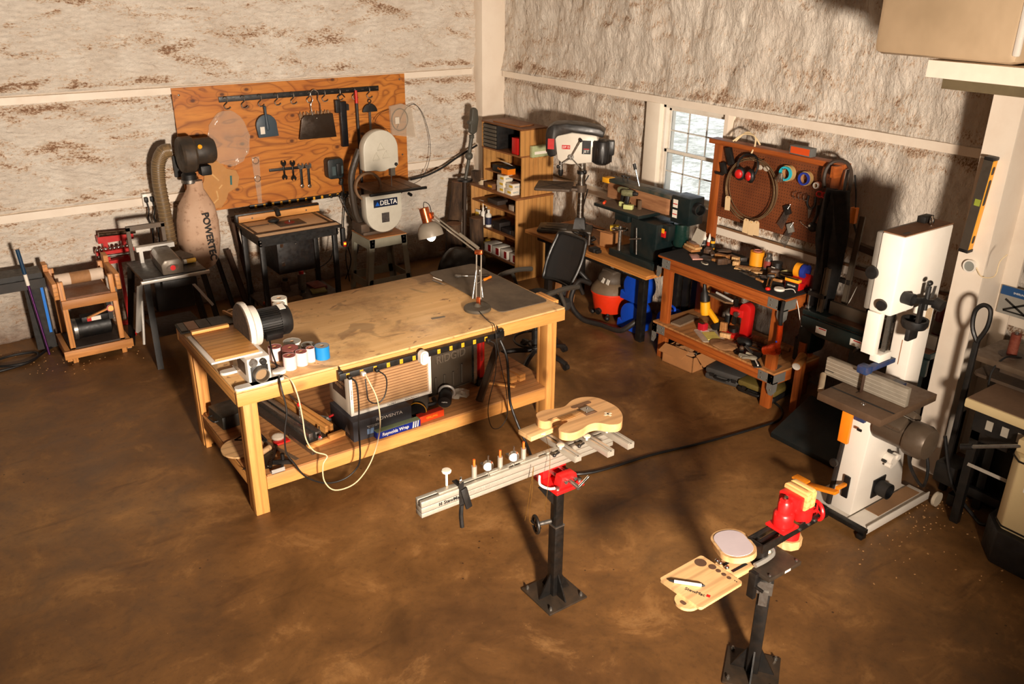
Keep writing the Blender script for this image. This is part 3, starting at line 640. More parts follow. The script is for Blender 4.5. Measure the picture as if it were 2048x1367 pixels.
# left half of the shelf: channels, clamps, squares
t = thing('router_channel_jig', 'dark channel box holding long wooden runners on the lower shelf', 'jig', (1.80, 4.76, LZ), rad(8))
link('tray', MB().bx(-.04, .25, .0, .75, .0, .03), plain('dark_brown_board', (52, 38, 28), .7), t)
link('front_lip', MB().bx(-.04, .25, -.02, -.001, 0, .033), PINE[0], t)
for i, (x, w_, h_, mm) in enumerate(((.02, .03, .05, 'rail'), (.075, .04, .045, 'rail'), (.14, .022, .06, 'runner'), (.18, .022, .06, 'runner'))):
    link(mm, MB().bx(x-w_/2, x+w_/2, .03, .72, .031, .031+h_, b=.002), STL if mm == 'rail' else PINE[1], t)
t = thing('pine_block', 'short clean pine block in front of the wooden runners', 'wood block', (1.97, 4.73, LZ+.031), rad(8)); link('block', MB().bx(-.055, .055, -.0, .028, .003, .033, b=.001), PINE[0], t)
t = thing('steel_angle', 'grey steel angle strip lying diagonally on the lower shelf', 'steel angle', (1.775, 4.66, LZ+.001), rad(97))
link('angle', MB().bx(0, .30, -.014, .014, 0, .003).bx(0, .30, .011, .014, .003, .028), STL, t)
def toggle(loc, rz, label, m2=RED):
    t = thing('toggle_clamp', label, 'clamp', loc, rz, 'toggle clamps on the lower shelf')
    link('base', MB().bx(-.02, .02, -.015, .015, 0, .02, b=.002), STL, t); link('arm', MB().box((.03, 0, .035), (.07, .008, .014), (0, -.4, 0)), STL, t)
    link('handle', MB().box((-.04, 0, .04), (.075, .016, .014), (0, .35, 0), b=.004), m2, t); link('spindle', MB().cyl((.06, 0, .0), (.06, 0, .06), .004), BLK, t)
toggle((1.87, 4.78, LZ+.031), 1.2, 'red-handled toggle clamp standing at the open end of the dark channel jig')
toggle((2.02, 4.98, LZ+.031), 2.9, 'red-handled toggle clamp beyond the wooden runners beside the filters')
t = thing('red_wrapped_tool', 'small clear packet with a red card lying on the dark board', 'packet', (1.66, 4.93, LZ+.002), .1); link('card', MB().bx(-.05, .05, -.03, .03, .0, .012, b=.003), RED, t); link('film', MB().sph((0, .045, .02), .05, (.9, .9, .4), 12), PLB, t)
t = thing('red_ball_knob_rod', 'steel rod ending in a red ball knob under the bench top', 'rod', (1.86, 5.08, LZ+.16)); link('knob', MB().sph((0, 0, 0), .016), RED, t); link('rod', MB().cyl((0, 0, 0), (-.03, .12, .05), .004), STL, t); link('post', MB().cyl((0, 0, -.158), (0, 0, -.012), .006), STL, t)
o = link('dark_board', MB().bx(-.14, .12, -.14, .5, 0, .02), plain('dark_brown_board', (52, 38, 28), .7)); tag(o, 'dark brown board lying under the small red packet', 'board', loc=(1.62, 5.02, LZ-.0), rz=.12)
o.location.z = LZ-.0195; bpy.data.objects.remove(o)
t = thing('framing_square', 'black triangular square with white marks lying on the lower shelf', 'square', (1.475, 4.655, LZ+.002), rad(60))
m = MB().prism([(0, 0), (.26, 0), (.0, .17)], 0, .005).bx(0, .26, -.01, .003, 0, .022); link('plate', m, plain('black_anodised', (30, 28, 27), .35, .3, .2), t)
m = MB()
for i in range(10): m.bx(.02+i*.022, .022+i*.022, .004, .018, .0052, .0058)
link('graduations', m, WHTT, t)
t = thing('steel_rule', 'long dull steel rule lying across the lower shelf', 'ruler', (1.66, 4.66, LZ+.002), rad(105)); link('blade', MB().bx(0, .55, -.014, .014, 0, .002), plain('dull_steel_rule', (132, 112, 90), .5, .5), t)
t = thing('mitre_gauge', 'black mitre gauge with a round handle and curved scale', 'mitre gauge', (1.57, 4.675, LZ), rad(-30))
link('head', MB().prism(arc(0, 0, .05, 0, 180, 14)+arc(0, 0, .034, 180, 0, 14), 0, .012), STL, t); link('handle', MB().cyl((0, 0, .0), (0, 0, .07), .013), BLKP, t); link('fence', MB().bx(-.06, .06, -.018, -.004, 0, .03), BLK, t); link('bar', MB().bx(-.009, .009, -.06, .05, 0, .006), STL, t)
t = thing('aluminium_bracket', 'small bright aluminium bracket at the near left corner of the lower shelf', 'bracket', (1.50, 4.60, LZ+.001)); link('bracket', MB().bx(-.04, .045, -.02, -.017, 0, .03).bx(-.04, .045, -.02, .02, 0, .003), ALU, t)
t = thing('round_disc_plate', 'round pale wooden disc on the left end of the lower shelf', 'disc', (1.42, 5.0, LZ+.001)); link('disc', MB().cyl((0, 0, 0), (0, 0, .012), .135, n=48), BIRCH, t)
t = thing('speed_triangle', 'open black triangular frame propped on the left part of the lower shelf', 'triangle', (1.52, 5.1, LZ+.003), rad(200))
m = MB(); P3 = [Vector((-.08, -.06, 0)), Vector((.10, -.05, 0)), Vector((-.02, .12, 0))]
for i in range(3): m.cyl(P3[i], P3[(i+1) % 3], .009, n=6)
m.xf(Matrix.Translation((0, 0, .007))); link('frame', m, BLK, t)
t = thing('dark_case', 'dark plastic case at the back left of the lower shelf', 'case', (1.44, 5.42, LZ), .1); link('case', MB().bx(-.06, .14, -.12, .12, 0, .10, b=.015), plain('dark_olive_plastic', (36, 34, 28), .5), t); link('handle', MB().tube([(-.062, -.05, .05), (-.09, -.04, .05), (-.09, .04, .05), (-.062, .05, .05)], .006), BLKP, t)
t = thing('sanding_stick', 'short round wooden dowel lying beside the black square', 'dowel', (1.50, 4.84, LZ+.02)); link('dowel', MB().cyl((-.07, -.03, 0), (.06, .04, 0), .019), wood('dowel_wood', (200, 166, 122), (170, 130, 90), 0, 2, .6, 0), t)
# ============================================================ along the left wall
def Rz(h): return Matrix.Rotation(rad(h), 4, 'Z')
# --- plywood board
k = N('knotty_ply_board'); v = k.co
vv = k.map((1.0, 1, 3.2)); nn = k.noise(1.25, vv, 2, .4, .8)
wave = k.math('FRACT', k.math('MULTIPLY', nn, 10.0))
c = k.mix(k.ramp(k.noise(2, k.map((1, 1, 4)), 4), [(.3, (0,)*3), (.7, (1,)*3)]), S(208, 134, 54), S(184, 106, 36))
c = k.mix(k.ramp(wave, [(.0, (.75,)*3), (.16, (.1,)*3), (.6, (0,)*3), (.9, (.35,)*3), (1, (.75,)*3)]), c, S(118, 56, 16))
c = k.mix(k.ramp(k.noise(30, k.map((.25, 1, 3)), 3), [(.5, (0,)*3), (.8, (.5,)*3)]), c, S(150, 84, 30))
for (kx, kz) in [(.18, 1.06), (.70, 1.13), (.46, 1.10), (.69, .97), (1.14, .85), (.70, .68), (.18, .75), (.45, .42), (1.60, .49), (1.60, 1.17), (1.11, .60), (.50, .18), (.60, .62), (1.9, .6)]:
    d = k.n('ShaderNodeVectorMath', _operation='DISTANCE', **{'0': k.map((1, 0, 1.5)), '1': (kx, 0, kz*1.5)}).outputs['Value']
    c = k.mix(k.ramp(d, [(.015, (.9,)*3), (.026, (.25,)*3), (.045, (.0,)*3), (.055, (.35,)*3), (.065, (0,)*3)]), c, S(78, 36, 12))
PLYB = k.fin(c, .5)
t = thing('plywood_tool_board', 'large orange knotty plywood sheet screwed to the left wall', 'tool board', (2.19, 8.485, .955), rz=0)
link('plywood_sheet', MB().bx(0, 2.43, -.018, 0, 0, 1.185), PLYB, t)
m = MB()
for x, z_ in ((.06, 1.12), (2.37, 1.13), (2.37, .33), (.3, .05)): link('screw', MB().lathe([(0, 0), (.011, 0), (.008, .004), (0, .005)], (x, -.018, z_), (0, -1, 0), 12), STL, t)
YB = 8.466
# hook rail
t = thing('hook_rail', 'long black rail with ten steel hooks across the top of the plywood board', 'hook rail', (2.61, YB, 1.985), rot=(0, 0, 0))
link('rail', MB().bx(0, 1.69, -.016, 0, 0, .052, b=.002), BLK, t)
m = MB()
for i in range(20): m.bx(.04+i*.085, .07+i*.085, -.0172, -.016, .022, .03)
link('slots', m, plain('rail_slot_grey', (60, 54, 48), .5), t)
for i in range(10):
    x = .06+i*.167
    link('hook', MB().tube([(x-.022, -.014, .035), (x-.01, -.022, .05), (x+.012, -.024, .04), (x+.012, -.026, .0), (x-.02, -.028, -.03), (x-.01, -.034, -.062), (x+.02, -.045, -.06), (x+.035, -.05, -.045)], .0045, 6), plain('hook_dark_steel', (70, 60, 50), .35, .6, .2), t)
# hanging things
t = thing('hand_brush', 'blue-grey round dustpan brush hanging from the third hook of the rail', 'dustpan', (3.035, 8.42, 1.78))
BG = plain('blue_grey_plastic', (62, 76, 86), .45, dirt=.2)
link('pan', MB().prism(arc(0, -.04, .105, -10, 190, 18)+[(-.09, -.155), (.115, -.15)], -.012, .012, 'y', bev=.004), BG, t)
link('handle', MB().lathe([(0, 0), (.016, .01), (.02, .05), (.012, .13), (.012, .22), (.016, .235), (0, .24)], (.005, -.02, -.09), (-.05, 0, 1), 12), BG, t)
link('paper_label', MB().bx(-.07, -.025, -.0145, -.0125, -.12, -.05), PPR, t)
t = thing('dustpan', 'dark metal dustpan with a bright wire handle over a bristle brush on the board', 'dustpan', (3.555, 8.41, 1.57))
link('pan', MB().prism([(-.20, 0), (.205, -.005), (.18, .235), (-.13, .235), (-.16, .20)], -.02, .004, 'y', bev=.006), plain('pan_dark_metal', (58, 46, 36), .35, .5, .3), t)
link('wire_handle', MB().tube([(-.035, -.012, .22), (-.05, -.012, .33), (-.025, -.012, .38), (-.045, -.012, .44), (-.01, -.012, .475), (.035, -.012, .45), (.03, -.012, .38), (.05, -.012, .33), (.045, -.012, .22)], .005), CHR, t)
m = MB()
for i in range(34): m.box((-.165+i*.0102, .022, .22+.02*math.sin(i*1.7)), (.006, .02, .06), (0, random.uniform(-.2, .2), 0))
link('bristles', m, plain('tan_bristle', (168, 132, 96), .8), t)
link('rivet', MB().sph((0, -.02, .20), .008), CHR, t)
t = thing('miter_track_tool', 'long black square tube hanging from a hook on the plywood board', 'tool', (3.86, 8.43, 1.45))
link('tube', MB().bx(-.034, .036, -.028, .02, 0, .46, b=.004), plain('black_blue_metal', (22, 22, 26), .35, .3, .1), t); link('clip', MB().bx(-.085, -.03, -.03, .01, .35, .48, b=.006).bx(.03, .06, -.035, .01, .37, .43), BLKP, t); link('hook', MB().tube([(-.03, -.01, .47), (-.04, -.015, .51), (0, -.015, .53), (.03, -.015, .5)], .006), BLK, t)
t = thing('grabber_pole', 'long dark pole with a bright red top standing in front of the board', 'pole', (4.02, 8.40, .35))
link('pole', MB().cyl((0, 0, 0), (0, .02, 1.53), .016), plain('dark_pole', (46, 40, 36), .5), t); link('grip', MB().cyl((0, .02, 1.531), (0, .022, 1.66), .018, .014), REDP, t)
t = thing('protractor_gauge', 'black half-round gauge with a thin steel blade hanging from the last hook', 'gauge', (4.17, 8.43, 1.78))
link('head', MB().prism(arc(0, 0, .085, 0, 180, 16), -.015, .0, 'y', bev=.003), BLKP, t); link('blade', MB().bx(-.014, .012, -.004, .0, -.24, .0), STL, t); link('hanger', MB().ring((0, -.01, .11), .018, .004, (0, 1, 0)).cyl((0, -.01, .07), (0, -.01, .095), .006), BLK, t)
t = thing('bagged_cable_coil', 'clear plastic bag holding a black cable coil at the right edge of the board', 'bagged coil', (4.54, 8.43, 1.65))
link('bag', MB().prism([(-.14, .17), (.0, .19), (.13, .14), (.175, -.19), (-.13, -.13)], -.028, -.024, 'y').prism([(-.14, .17), (.0, .19), (.13, .14), (.175, -.19), (-.13, -.13)], .004, .007, 'y'), plain('thin_clear_film', (226, 208, 184), .12, alpha=.18, dirt=0), t)
link('coil', MB().ring((-.02, -.01, .02), .105, .005, (0, 1, 0), 36, (.92, 1.1)), BLK, t); link('paper_tag', MB().bx(-.08, -.03, -.016, -.014, -.02, .05), PPR, t)
t = thing('loose_cable', 'thin dark cable arcing from the bagged coil down to the bandsaw table', 'cable', (4.6, 8.42, 1.1))
link('cable', MB().tube([(-.12, 0, .48), (-.02, -.01, .67), (.1, -.01, .72), (.2, -.02, .6), (.26, -.04, .35), (.24, -.06, .12), (.12, -.1, -.06), (-.02, -.16, -.1)], .003), CB, t)
t = thing('hanging_remote', 'small dark blue remote on a thin cord in front of the bandsaw cover', 'remote', (4.27, 8.15, 1.50))
link('body', MB().box((0, 0, 0), (.035, .02, .1), (0, -.15, 0), b=.008), plain('dark_blue_plastic', (20, 36, 66), .4), t); link('cord', MB().tube([(-.01, 0, .05), (-.04, .05, .13), (-.11, .15, .18), (.0, .24, .26), (.12, .262, .29)], .0025), CB, t)
t = thing('magnetic_bar', 'black magnetic strip holding four wrenches on the plywood board', 'tool rail', (3.03, YB, 1.275), rot=(0, rad(1), 0))
link('strip', MB().bx(0, .45, -.014, 0, -.002, .026, b=.002), BLK, t)
def wrench(x, z0, L, label, adj):
    t = thing('adjustable_wrench' if adj else 'open_end_wrench', label, 'wrench', (x, 8.445, z0), group='wrenches on the magnetic bar')
    w_ = .009 if not adj else .013
    link('shaft', MB().bx(-w_, w_, -.008, 0, .03, L-.03, b=.003), BLKP if adj else plain('dark_wrench_steel', (44, 40, 36), .35, .7, .2), t)
    hd = [(-.012, -.03), (-.027, -.01), (-.026, .012), (-.012, .024), (-.009, .004), (.009, .004), (.012, .024), (.026, .012), (.027, -.01), (.012, -.03)]
    link('jaw', MB().prism([(a*(1.25 if adj else 1), L+b*1.1) for a, b in hd], -.01, .001, 'y'), STL if adj else plain('dark_wrench_steel', (44, 40, 36), .35, .7, .2), t)
    if adj: link('end_eye', MB().ring((0, -.004, .02), .014, .006, (0, 1, 0)), STL, t)
    else: link('jaw', MB().prism([(a, -b) for a, b in hd][::-1], -.01, .001, 'y', M=Matrix.Translation((0, 0, .0))), plain('dark_wrench_steel', (44, 40, 36), .35, .7, .2), t)
wrench(3.18, 1.20, .15, 'leftmost black open-end wrench on the magnetic strip', 0)
wrench(3.275, 1.18, .16, 'tilted black open-end wrench, second on the magnetic strip', 0)
wrench(3.36, 1.07, .23, 'adjustable wrench with black grip, left of the two longest wrenches', 1)
wrench(3.44, 1.06, .235, 'adjustable wrench at the right end of the magnetic strip', 1)
t = thing('battery_charger', 'dark teal and black battery charger with a hanging plug on the plywood board', 'charger', (3.71, 8.46, 1.24))
link('body', MB().prism(rrect(-.09, .085, -.10, .11, .035), -.11, 0, 'y', bev=.008), plain('teal_black_plastic', (30, 38, 40), .4, dirt=.15), t)
link('battery_slot', MB().bx(-.0, .05, -.125, -.111, -.07, .06, b=.006), BLKP, t); link('side_grille', MB().bx(-.05, -.01, -.116, -.111, -.06, .03), plain('teal_grey', (72, 86, 88), .4), t); link('side_grille', MB().bx(.055, .075, -.116, -.111, -.05, .03), plain('teal_grey', (72, 86, 88), .4), t)
link('plug', MB().box((.07, -.06, -.15), (.035, .03, .07), (0, .2, 0), b=.006), BLKP, t)
link('cord', MB().tube([(.03, -.08, -.10), (.06, -.07, -.13), (.08, -.06, -.19), (.09, -.06, -.27), (.12, -.07, -.31), (.06, -.07, -.33), (.07, -.06, -.26), (.10, -.05, -.34), (.06, -.05, -.7), (.1, -.1, -1.0), (.02, -.1, -1.22)], .006), CB, t)
t = thing('clear_strip', 'clear plastic strip hanging at the left of the wrenches down to the outlets', 'plastic strip', (2.90, 8.455, .97))
link('film', MB().prism([(-.02, 0), (.02, 0), (.04, .47), (-.04, .47)], -.003, 0, 'y'), plain('thin_clear_film', (226, 208, 184), .12, alpha=.18, dirt=0), t)
for z_ in (.43, .25): link('sleeve', MB().ring((0, -.004, z_), .03, .003, (0, 1, 0)), CHR, t)
t = thing('guitar_body_template', 'tan hardboard body template with slots hanging below the clear bag', 'template', (2.50, 8.452, 1.0))
pts = [(-.05, .44), (.03, .44), (.10, .36), (.19, .33), (.215, .26), (.19, .17), (.09, .12), (.06, .05), (.0, -.02), (-.09, -.01), (-.155, .08), (-.17, .2), (-.13, .27), (-.115, .36), (-.09, .42)]
link('panel', MB().prism(pts, -.008, 0, 'y'), plain('tan_hardboard', (190, 136, 78), .7, dirt=.15), t)
for x, z_, L, a in ((-.03, .3, .13, -.7), (.02, .19, .05, .8), (-.02, .12, .07, -.1), (-.05, .05, .09, .9)): link('slot', MB().box((x, -.009, z_), (.014, .003, L), (0, a, 0)), plain('slot_pale_wood', (214, 168, 108), .7), t)
link('tape', MB().box((.13, -.010, .24), (.018, .003, .09), (0, .08, 0)), plain('teal_tape', (40, 104, 104), .6), t)
t = thing('clear_bag', 'large crumpled clear plastic bag pinned on the left of the plywood board', 'plastic bag', (2.66, 8.44, 1.64))
m = MB().sph((0, 0, 0), .2, (1.0, .06, 1.35), 32)
for v_ in m.bm.verts: v_.co += Vector(noise.noise_vector(v_.co*14))*.02; v_.co.y = min(v_.co.y, .018)
link('film', m, plain('thin_clear_film', (226, 208, 184), .12, alpha=.18, dirt=0), t, ang=25)
t = thing('wall_power_strip', 'black power strip with yellow outlets along the lower edge of the plywood board', 'power strip', (2.79, 8.45, .925), rot=(0, 0, 0))
link('housing', MB().bx(0, 1.16, -.0, .03, 0, .038, b=.002), BLK, t)
for i in range(12): outlet(t, .06+i*.09, 0, .019, 0)
for i in (9, 10, 11): link('plug', MB().box((.06+i*.09, -.022, .015), (.026, .04, .026), b=.006), BLKP, t)
t = thing('power_cables', 'bunch of black power cords hanging from the wall strip beside the bandsaw', 'cables', (3.75, 8.38, .93))
for pts in ([(0, 0, 0), (.03, -.03, -.1), (.10, -.05, -.3), (.13, -.08, -.55), (.02, -.1, -.8), (.08, -.1, -.92)], [(.10, 0, 0), (.17, -.05, -.15), (.05, -.06, -.45), (-.02, -.07, -.62), (0, -.08, -.92)], [(.2, 0, 0), (.24, -.1, -.2), (.22, -.15, -.5), (.30, -.18, -.55), (.34, -.15, -.3), (.3, -.1, 0)], [(-.5, -.35, -.62), (-.3, -.3, -.55), (-.22, -.25, -.35), (-.2, -.2, -.2)]):
    link('cord', MB().tube(pts, .006), CB, t)
# --- dust collector
t = thing('dust_collector', 'black dust collector blower above a dusty beige filter bag hung at the board', 'dust collector', (2.17, 8.20, .48))
bagm = N('dusty_bag_cloth'); bagm = bagm.fin(bagm.mix(bagm.ramp(bagm.noise(16, None, 5, .7), [(.55, (0,)*3), (.7, (.8,)*3)]), bagm.mix(bagm.ramp(bagm.noise(2.5), [(.3, (0,)*3), (.7, (1,)*3)]), S(206, 172, 146), S(184, 144, 114)), S(124, 78, 46)), .85, 0, bagm.bump(bagm.noise(12, bagm.map((1, 1, .2))), .25, .01))
m = MB().lathe([(0, -.02), (.06, 0), (.13, .05), (.175, .14), (.195, .30), (.19, .48), (.165, .62), (.11, .72), (.075, .78), (.07, .86)], n=36)
for v_ in m.bm.verts:
    a = math.atan2(v_.co.y, v_.co.x); q = .5+.5*v_.co.z/.86
    v_.co.x *= 1+.03*math.sin(7*a)*q; v_.co.y *= 1+.03*math.sin(7*a)*q
    v_.co.x += .0
m.xf(Matrix.Rotation(rad(3), 4, 'Y')); bag = link('filter_bag', m, bagm, t, ang=60)
text(bag, 'POWERTEC', .088, DARKT, (.055, -.206, .36), (.06, .0, -1), (1, 0, 0), ext=.004, sx=1.0, bold=.0015)
BL = plain('blower_black_dusty', (48, 42, 36), .5, dirt=.6, dc=(104, 80, 56), sc=6)
link('neck', MB().lathe([(.068, .84), (.068, .92), (.05, .94), (.05, 1.0), (0, 1.0)], n=28), BLKP, t); link('clamp_band', MB().pipe((0, 0, .845), .075, .07, .03), STL, t)
link('blower_housing', MB().lathe([(0, 0), (.15, 0), (.165, .02), (.165, .11), (.15, .13), (0, .13)], (-.06, 0, 1.10), (1, 0, 0), 36), BL, t)
link('motor', MB().lathe([(0, 0), (.11, 0), (.12, .02), (.12, .16), (.10, .19), (0, .19)], (.068, 0, 1.12), (1, 0, 0), 28), BL, t)
link('outlet_chute', MB().bx(-.05, .06, -.06, .06, .94, 1.10, b=.01), BLKP, t)
link('control_box', MB().bx(.10, .20, -.06, .05, .90, .99, b=.01), BLKP, t)
link('label', MB().bx(-.045, .055, -.0625, -.0605, .96, 1.07), plain('warning_label', (70, 48, 40), .5, dirt=.4, dc=(190, 150, 130), sc=60), t)
link('knob', MB().lathe([(0, 0), (.02, 0), (.02, .02), (0, .022)], (.10, -.11, 1.175), (0, -1, .5), 14), YEL, t)
link('wall_bracket', MB().bx(-.02, .03, .06, .264, .95, .99).bx(-.06, .06, .25, .264, .85, 1.05), BLK, t)
hose = [(-.13, -.02, 1.16), (-.20, -.01, 1.15), (-.255, 0, 1.05), (-.275, 0, .88), (-.265, 0, .6), (-.255, 0, .3), (-.25, 0, .02)]
m = MB().tube(hose, .058, 18, sub=5); link('intake_hose', m, plain('hose_amber_grey', (112, 92, 66), .35, dirt=.3), t)
P_ = []
mm = MB(); C_ = [Vector(p) for p in hose]
path = []
for i in range(len(C_)-1):
    for q in range(8): path.append(C_[i].lerp(C_[i+1], q/8))
for i in range(2, len(path)-1, 1): mm.ring(path[i], .0595, .0032, (path[i+1]-path[i-1]), 18)
link('wire_helix', mm, plain('hose_rib', (150, 122, 84), .4), t)
# wall switch box with black plugs
t = thing('wall_outlet_box', 'white outlet box with two black plugs and cords on the left wall', 'outlet', (1.835, 8.44, 1.05))
link('plate', MB().bx(-.05, .055, .0, .045, .04, .16, b=.003), WHP, t)
for x in (-.025, .028): link('plug', MB().box((x, -.015, .11), (.034, .045, .05), b=.008), BLKP, t); link('cord', MB().tube([(x, -.03, .09), (x+.005, -.04, .02), (x-.01, -.03, -.06), (x+.01, -.03, -.15), (x, -.04, -.30)], .007), CB, t)
# red rack with silver balls
t = thing('clamp_rack', 'red steel rack on the wall carrying a row of nine silver balls', 'tool rack', (1.47, 8.42, .62))
link('frame', MB().bx(-.18, .13, -.05, .02, .0, .03).bx(-.18, .15, -.07, .02, .10, .13).bx(-.14, .17, -.03, .05, .2, .26).bx(-.1, -.06, -.02, .05, 0, .26).bx(.06, .1, -.02, .05, 0, .26), RED, t)
link('stand_post', MB().bx(.0, .03, .0, .03, -.61, -.001).bx(-.06, .10, -.05, .05, -.618, -.611), RED, t); link('bar', MB().cyl((-.13, -.05, .29), (.19, -.03, .27), .022), plain('polished_bar', (120, 96, 78), .2, .9), t); link('bar', MB().cyl((-.17, -.085, .095), (.12, -.085, .085), .012), STL, t)
for i in range(9): link('ball', MB().sph((-.165+i*.037, -.05, .148), .017, (1, 1, 1.15), 12), CHR, t)
# --- drum sander cart
DCW = {a: wood('cart_wood_'+'xyz'[a], (220, 154, 86), (188, 120, 60), a, 1.3, .5, .4) for a in (0, 1, 2)}
t = thing('drum_sander_cart', 'home-made wooden drum sander stand with a motor on its lower shelf', 'drum sander', (.85, 7.70, 0), rz=0)
for x in (.0, .40): link('leg', MB().bx(x, x+.042, 0, .042, 0, .735 if x == 0 else .50, b=.003), DCW[2], t)
for x in (.0, .40): link('leg', MB().bx(x, x+.042, .43, .472, 0, .735, b=.003), DCW[2], t)
link('post', MB().bx(.395, .435, .0, .042, .501, .735, b=.003), DCW[2], t)
for x0 in (-.045, .445): link('side_rail', MB().bx(x0, x0+.038, -.03, .48, .60, .74, b=.003).bx(x0, x0+.038, .36, .48, .741, .80), DCW[1], t)
link('apron', MB().bx(.0, .44, -.022, -.001, .50, .575, b=.002), DCW[0], t); link('apron', MB().bx(-.06, .50, -.022, -.001, .05, .125, b=.002), DCW[0], t)
link('side_rail', MB().bx(-.045, -.005, -.02, .48, .03, .12, b=.002), DCW[1], t); link('side_rail', MB().bx(.447, .485, .0, .48, .03, .12, b=.002), DCW[1], t)
link('table_board', MB().bx(.045, .392, .0, .36, .575, .59).bx(.045, .392, .36, .47, .50, .515), plain('brown_table_board', (118, 74, 42), .5, dirt=.4), t)
link('lower_shelf', MB().bx(.0, .445, .0, .475, .126, .14), plain('dark_shelf', (58, 46, 38), .6), t)
m = MB().cyl((.02, .30, .665), (.41, .30, .665), .052, n=28); dr = link('sanding_drum', m, plain('drum_pale_abrasive', (222, 200, 178), .7, dirt=.2), t)
m = MB(); m.cyl((.14, .30, .665), (.30, .30, .665), .0525, n=28); lab(link('worn_band', m, plain('drum_worn_brown', (170, 122, 78), .7, dirt=.5), dr), 'brown worn abrasive wrap')
link('bearing', MB().box((-.005, .28, .665), (.04, .06, .07), b=.006), plain('bearing_red_black', (90, 22, 26), .4), t)
link('motor', MB().lathe([(0, 0), (.05, 0), (.09, .01), (.09, .30), (.05, .32), (0, .32)], (.07, .2, .235), (1, 0, 0), 28), BLK, t); link('motor_bell', MB().lathe([(0, -.03), (.03, -.03), (.07, -.01), (.092, .0), (.092, .03), (0, .03)], (.07, .2, .235), (1, 0, 0), 28), STL, t)
link('motor_box', MB().bx(.14, .36, .10, .2, .31, .36, b=.006), BLKP, t); link('motor_label', MB().box((.25, .098, .335), (.09, .003, .035)), PPR, t); link('red_mark', MB().box((.20, .0965, .335), (.035, .002, .035)), RED, t)
link('spare_stick', MB().box((.28, .08, .385), (.20, .02, .014), (0, -.25, .1)), DCW[0], t)
link('stop_switch', MB().cyl((.38, .1, .40), (.38, .07, .41), .03), RED, t); link('switch_cap', MB().cyl((.38, .07, .41), (.38, .05, .415), .024), YEL, t); link('switch_bracket', MB().bx(.36, .396, .10, .14, .30, .50), BLK, t)
# --- far left: black table saw wing, leaning poles
t = thing('black_wing_table', 'dark steel shelf and panel at the far left edge against the wall', 'table', (.50, 8.15, 0))
link('top', MB().bx(-1.2, .29, -.10, .12, .70, .745), BLK, t); link('side_panel', MB().prism([(.14, .02), (.295, .02), (.295, .70), (.14, .70)], -.02, .04, 'y'), plain('black_panel', (20, 18, 17), .6), t)
link('blue_edge', MB().box((.27, -.032, .40), (.022, .008, .46)), plain('bright_blue_tape', (20, 120, 220), .4, dirt=0), t); link('leg', MB().bx(-1.1, -1.05, -.05, .0, 0, .70), BLK, t)
link('rail', MB().bx(-1.2, .30, -.13, -.101, .62, .70), plain('wing_rail', (34, 31, 29), .4, .3), t)
t = thing('fishing_pole', 'slim shiny pole with a blue top leaning on the wall at the far left', 'pole', (.71, 8.02, 0.0))
link('shaft', MB().cyl((0, 0, .004), (-.05, .0, .76), .011), plain('iridescent_tube', (150, 90, 170), .12, .9, .05), t); link('grip', MB().cyl((-.05, .0, .762), (-.065, .0, .98), .016), plain('blue_grip', (20, 60, 90), .4), t); link('sleeve', MB().cyl((-.044, .0, .66), (-.05, .0, .759), .015), PPR, t)
t = thing('floor_cable_coil', 'loose coil of black cable lying on the floor by the left wall', 'cable', (.40, 7.98, .01))
link('cable', MB().tube([(-.6, .1, 0), (-.2, -.12, 0), (.15, -.05, 0), (.22, .12, .005), (.0, .16, .005), (-.18, .02, .012), (.1, -.1, .016), (.33, .14, .01), (.5, .3, .01)], .011), CB, t)
# --- stand-mounted table saw with grey motor housing
t = thing('table_saw', 'small black table saw on folding legs with a grey motor housing and red badge', 'table saw', (1.42, 7.20, 0))
link('tabletop', MB().bx(0, .52, 0, .55, .77, .80, b=.004), plain('saw_top_black', (26, 24, 23), .4, .3, .3), t)
link('front_rail', MB().bx(-.02, .54, -.03, -.001, .765, .79, b=.002), ALU, t)
m = MB().prism([(-.085, 0), (.085, 0), (.09, .09), (.06, .13), (-.06, .13), (-.09, .09)], 0, .42, 'y', bev=.012); m.xf(Matrix.Translation((.25, -.0, .801)) @ Matrix.Rotation(rad(-3), 4, 'Z'))
mh = link('motor_housing', m, plain('grey_housing', (98, 88, 76), .4, .3, .35), t)
link('badge', MB().prism(arc(0, 0, .05, 0, 360, 20, ry=.028)[:-1], 0, .006, 'y', M=Matrix.Translation((.25, -.007, .86))), CHR, t); link('badge_centre', MB().cyl((.25, -.0095, .86), (.25, -.0065, .86), .022), RED, t)
link('switch_panel', MB().bx(.14, .42, -.04, -.031, .70, .764, b=.003), BLKP, t)
link('arch_frame', MB().bx(.05, .08, .58, .61, .78, 1.09).bx(.34, .37, .58, .61, .78, 1.09).bx(.05, .37, .58, .61, 1.06, 1.10), DST, t)
link('fence_bracket', MB().bx(.08, .40, .46, .52, .90, .94).bx(.1, .13, .46, .5, .80, .90).bx(.2, .26, .44, .52, .80, .92), ALU, t)
link('blade_carriage', MB().box((.42, .36, .83), (.12, .2, .06), (0, 0, .3), b=.01), IRON, t)
for p0, p1 in (((.03, .02, .76), (.02, -.03, 0)), ((.49, .02, .76), (.60, -.03, 0)), ((.03, .53, .76), (-.06, .62, 0)), ((.49, .53, .76), (.62, .62, 0))):
    a_, b_ = Vector(p0), Vector(p1); m = MB(); beam(m, b_, a_-b_, .05, .03); link('leg', m, BLK, t)
link('shelf', MB().bx(.06, .46, .06, .5, .25, .265), plain('dark_shelf', (58, 46, 38), .6), t)
link('belt_guard', MB().bx(.10, .42, .10, .45, .45, .76, b=.02), BLK, t)
m = MB(); beam(m, Vector((-.02, .03, .745)), Vector((-.06, .06, -.42)), .055, .012); link('folding_brace', m, ALU, t)
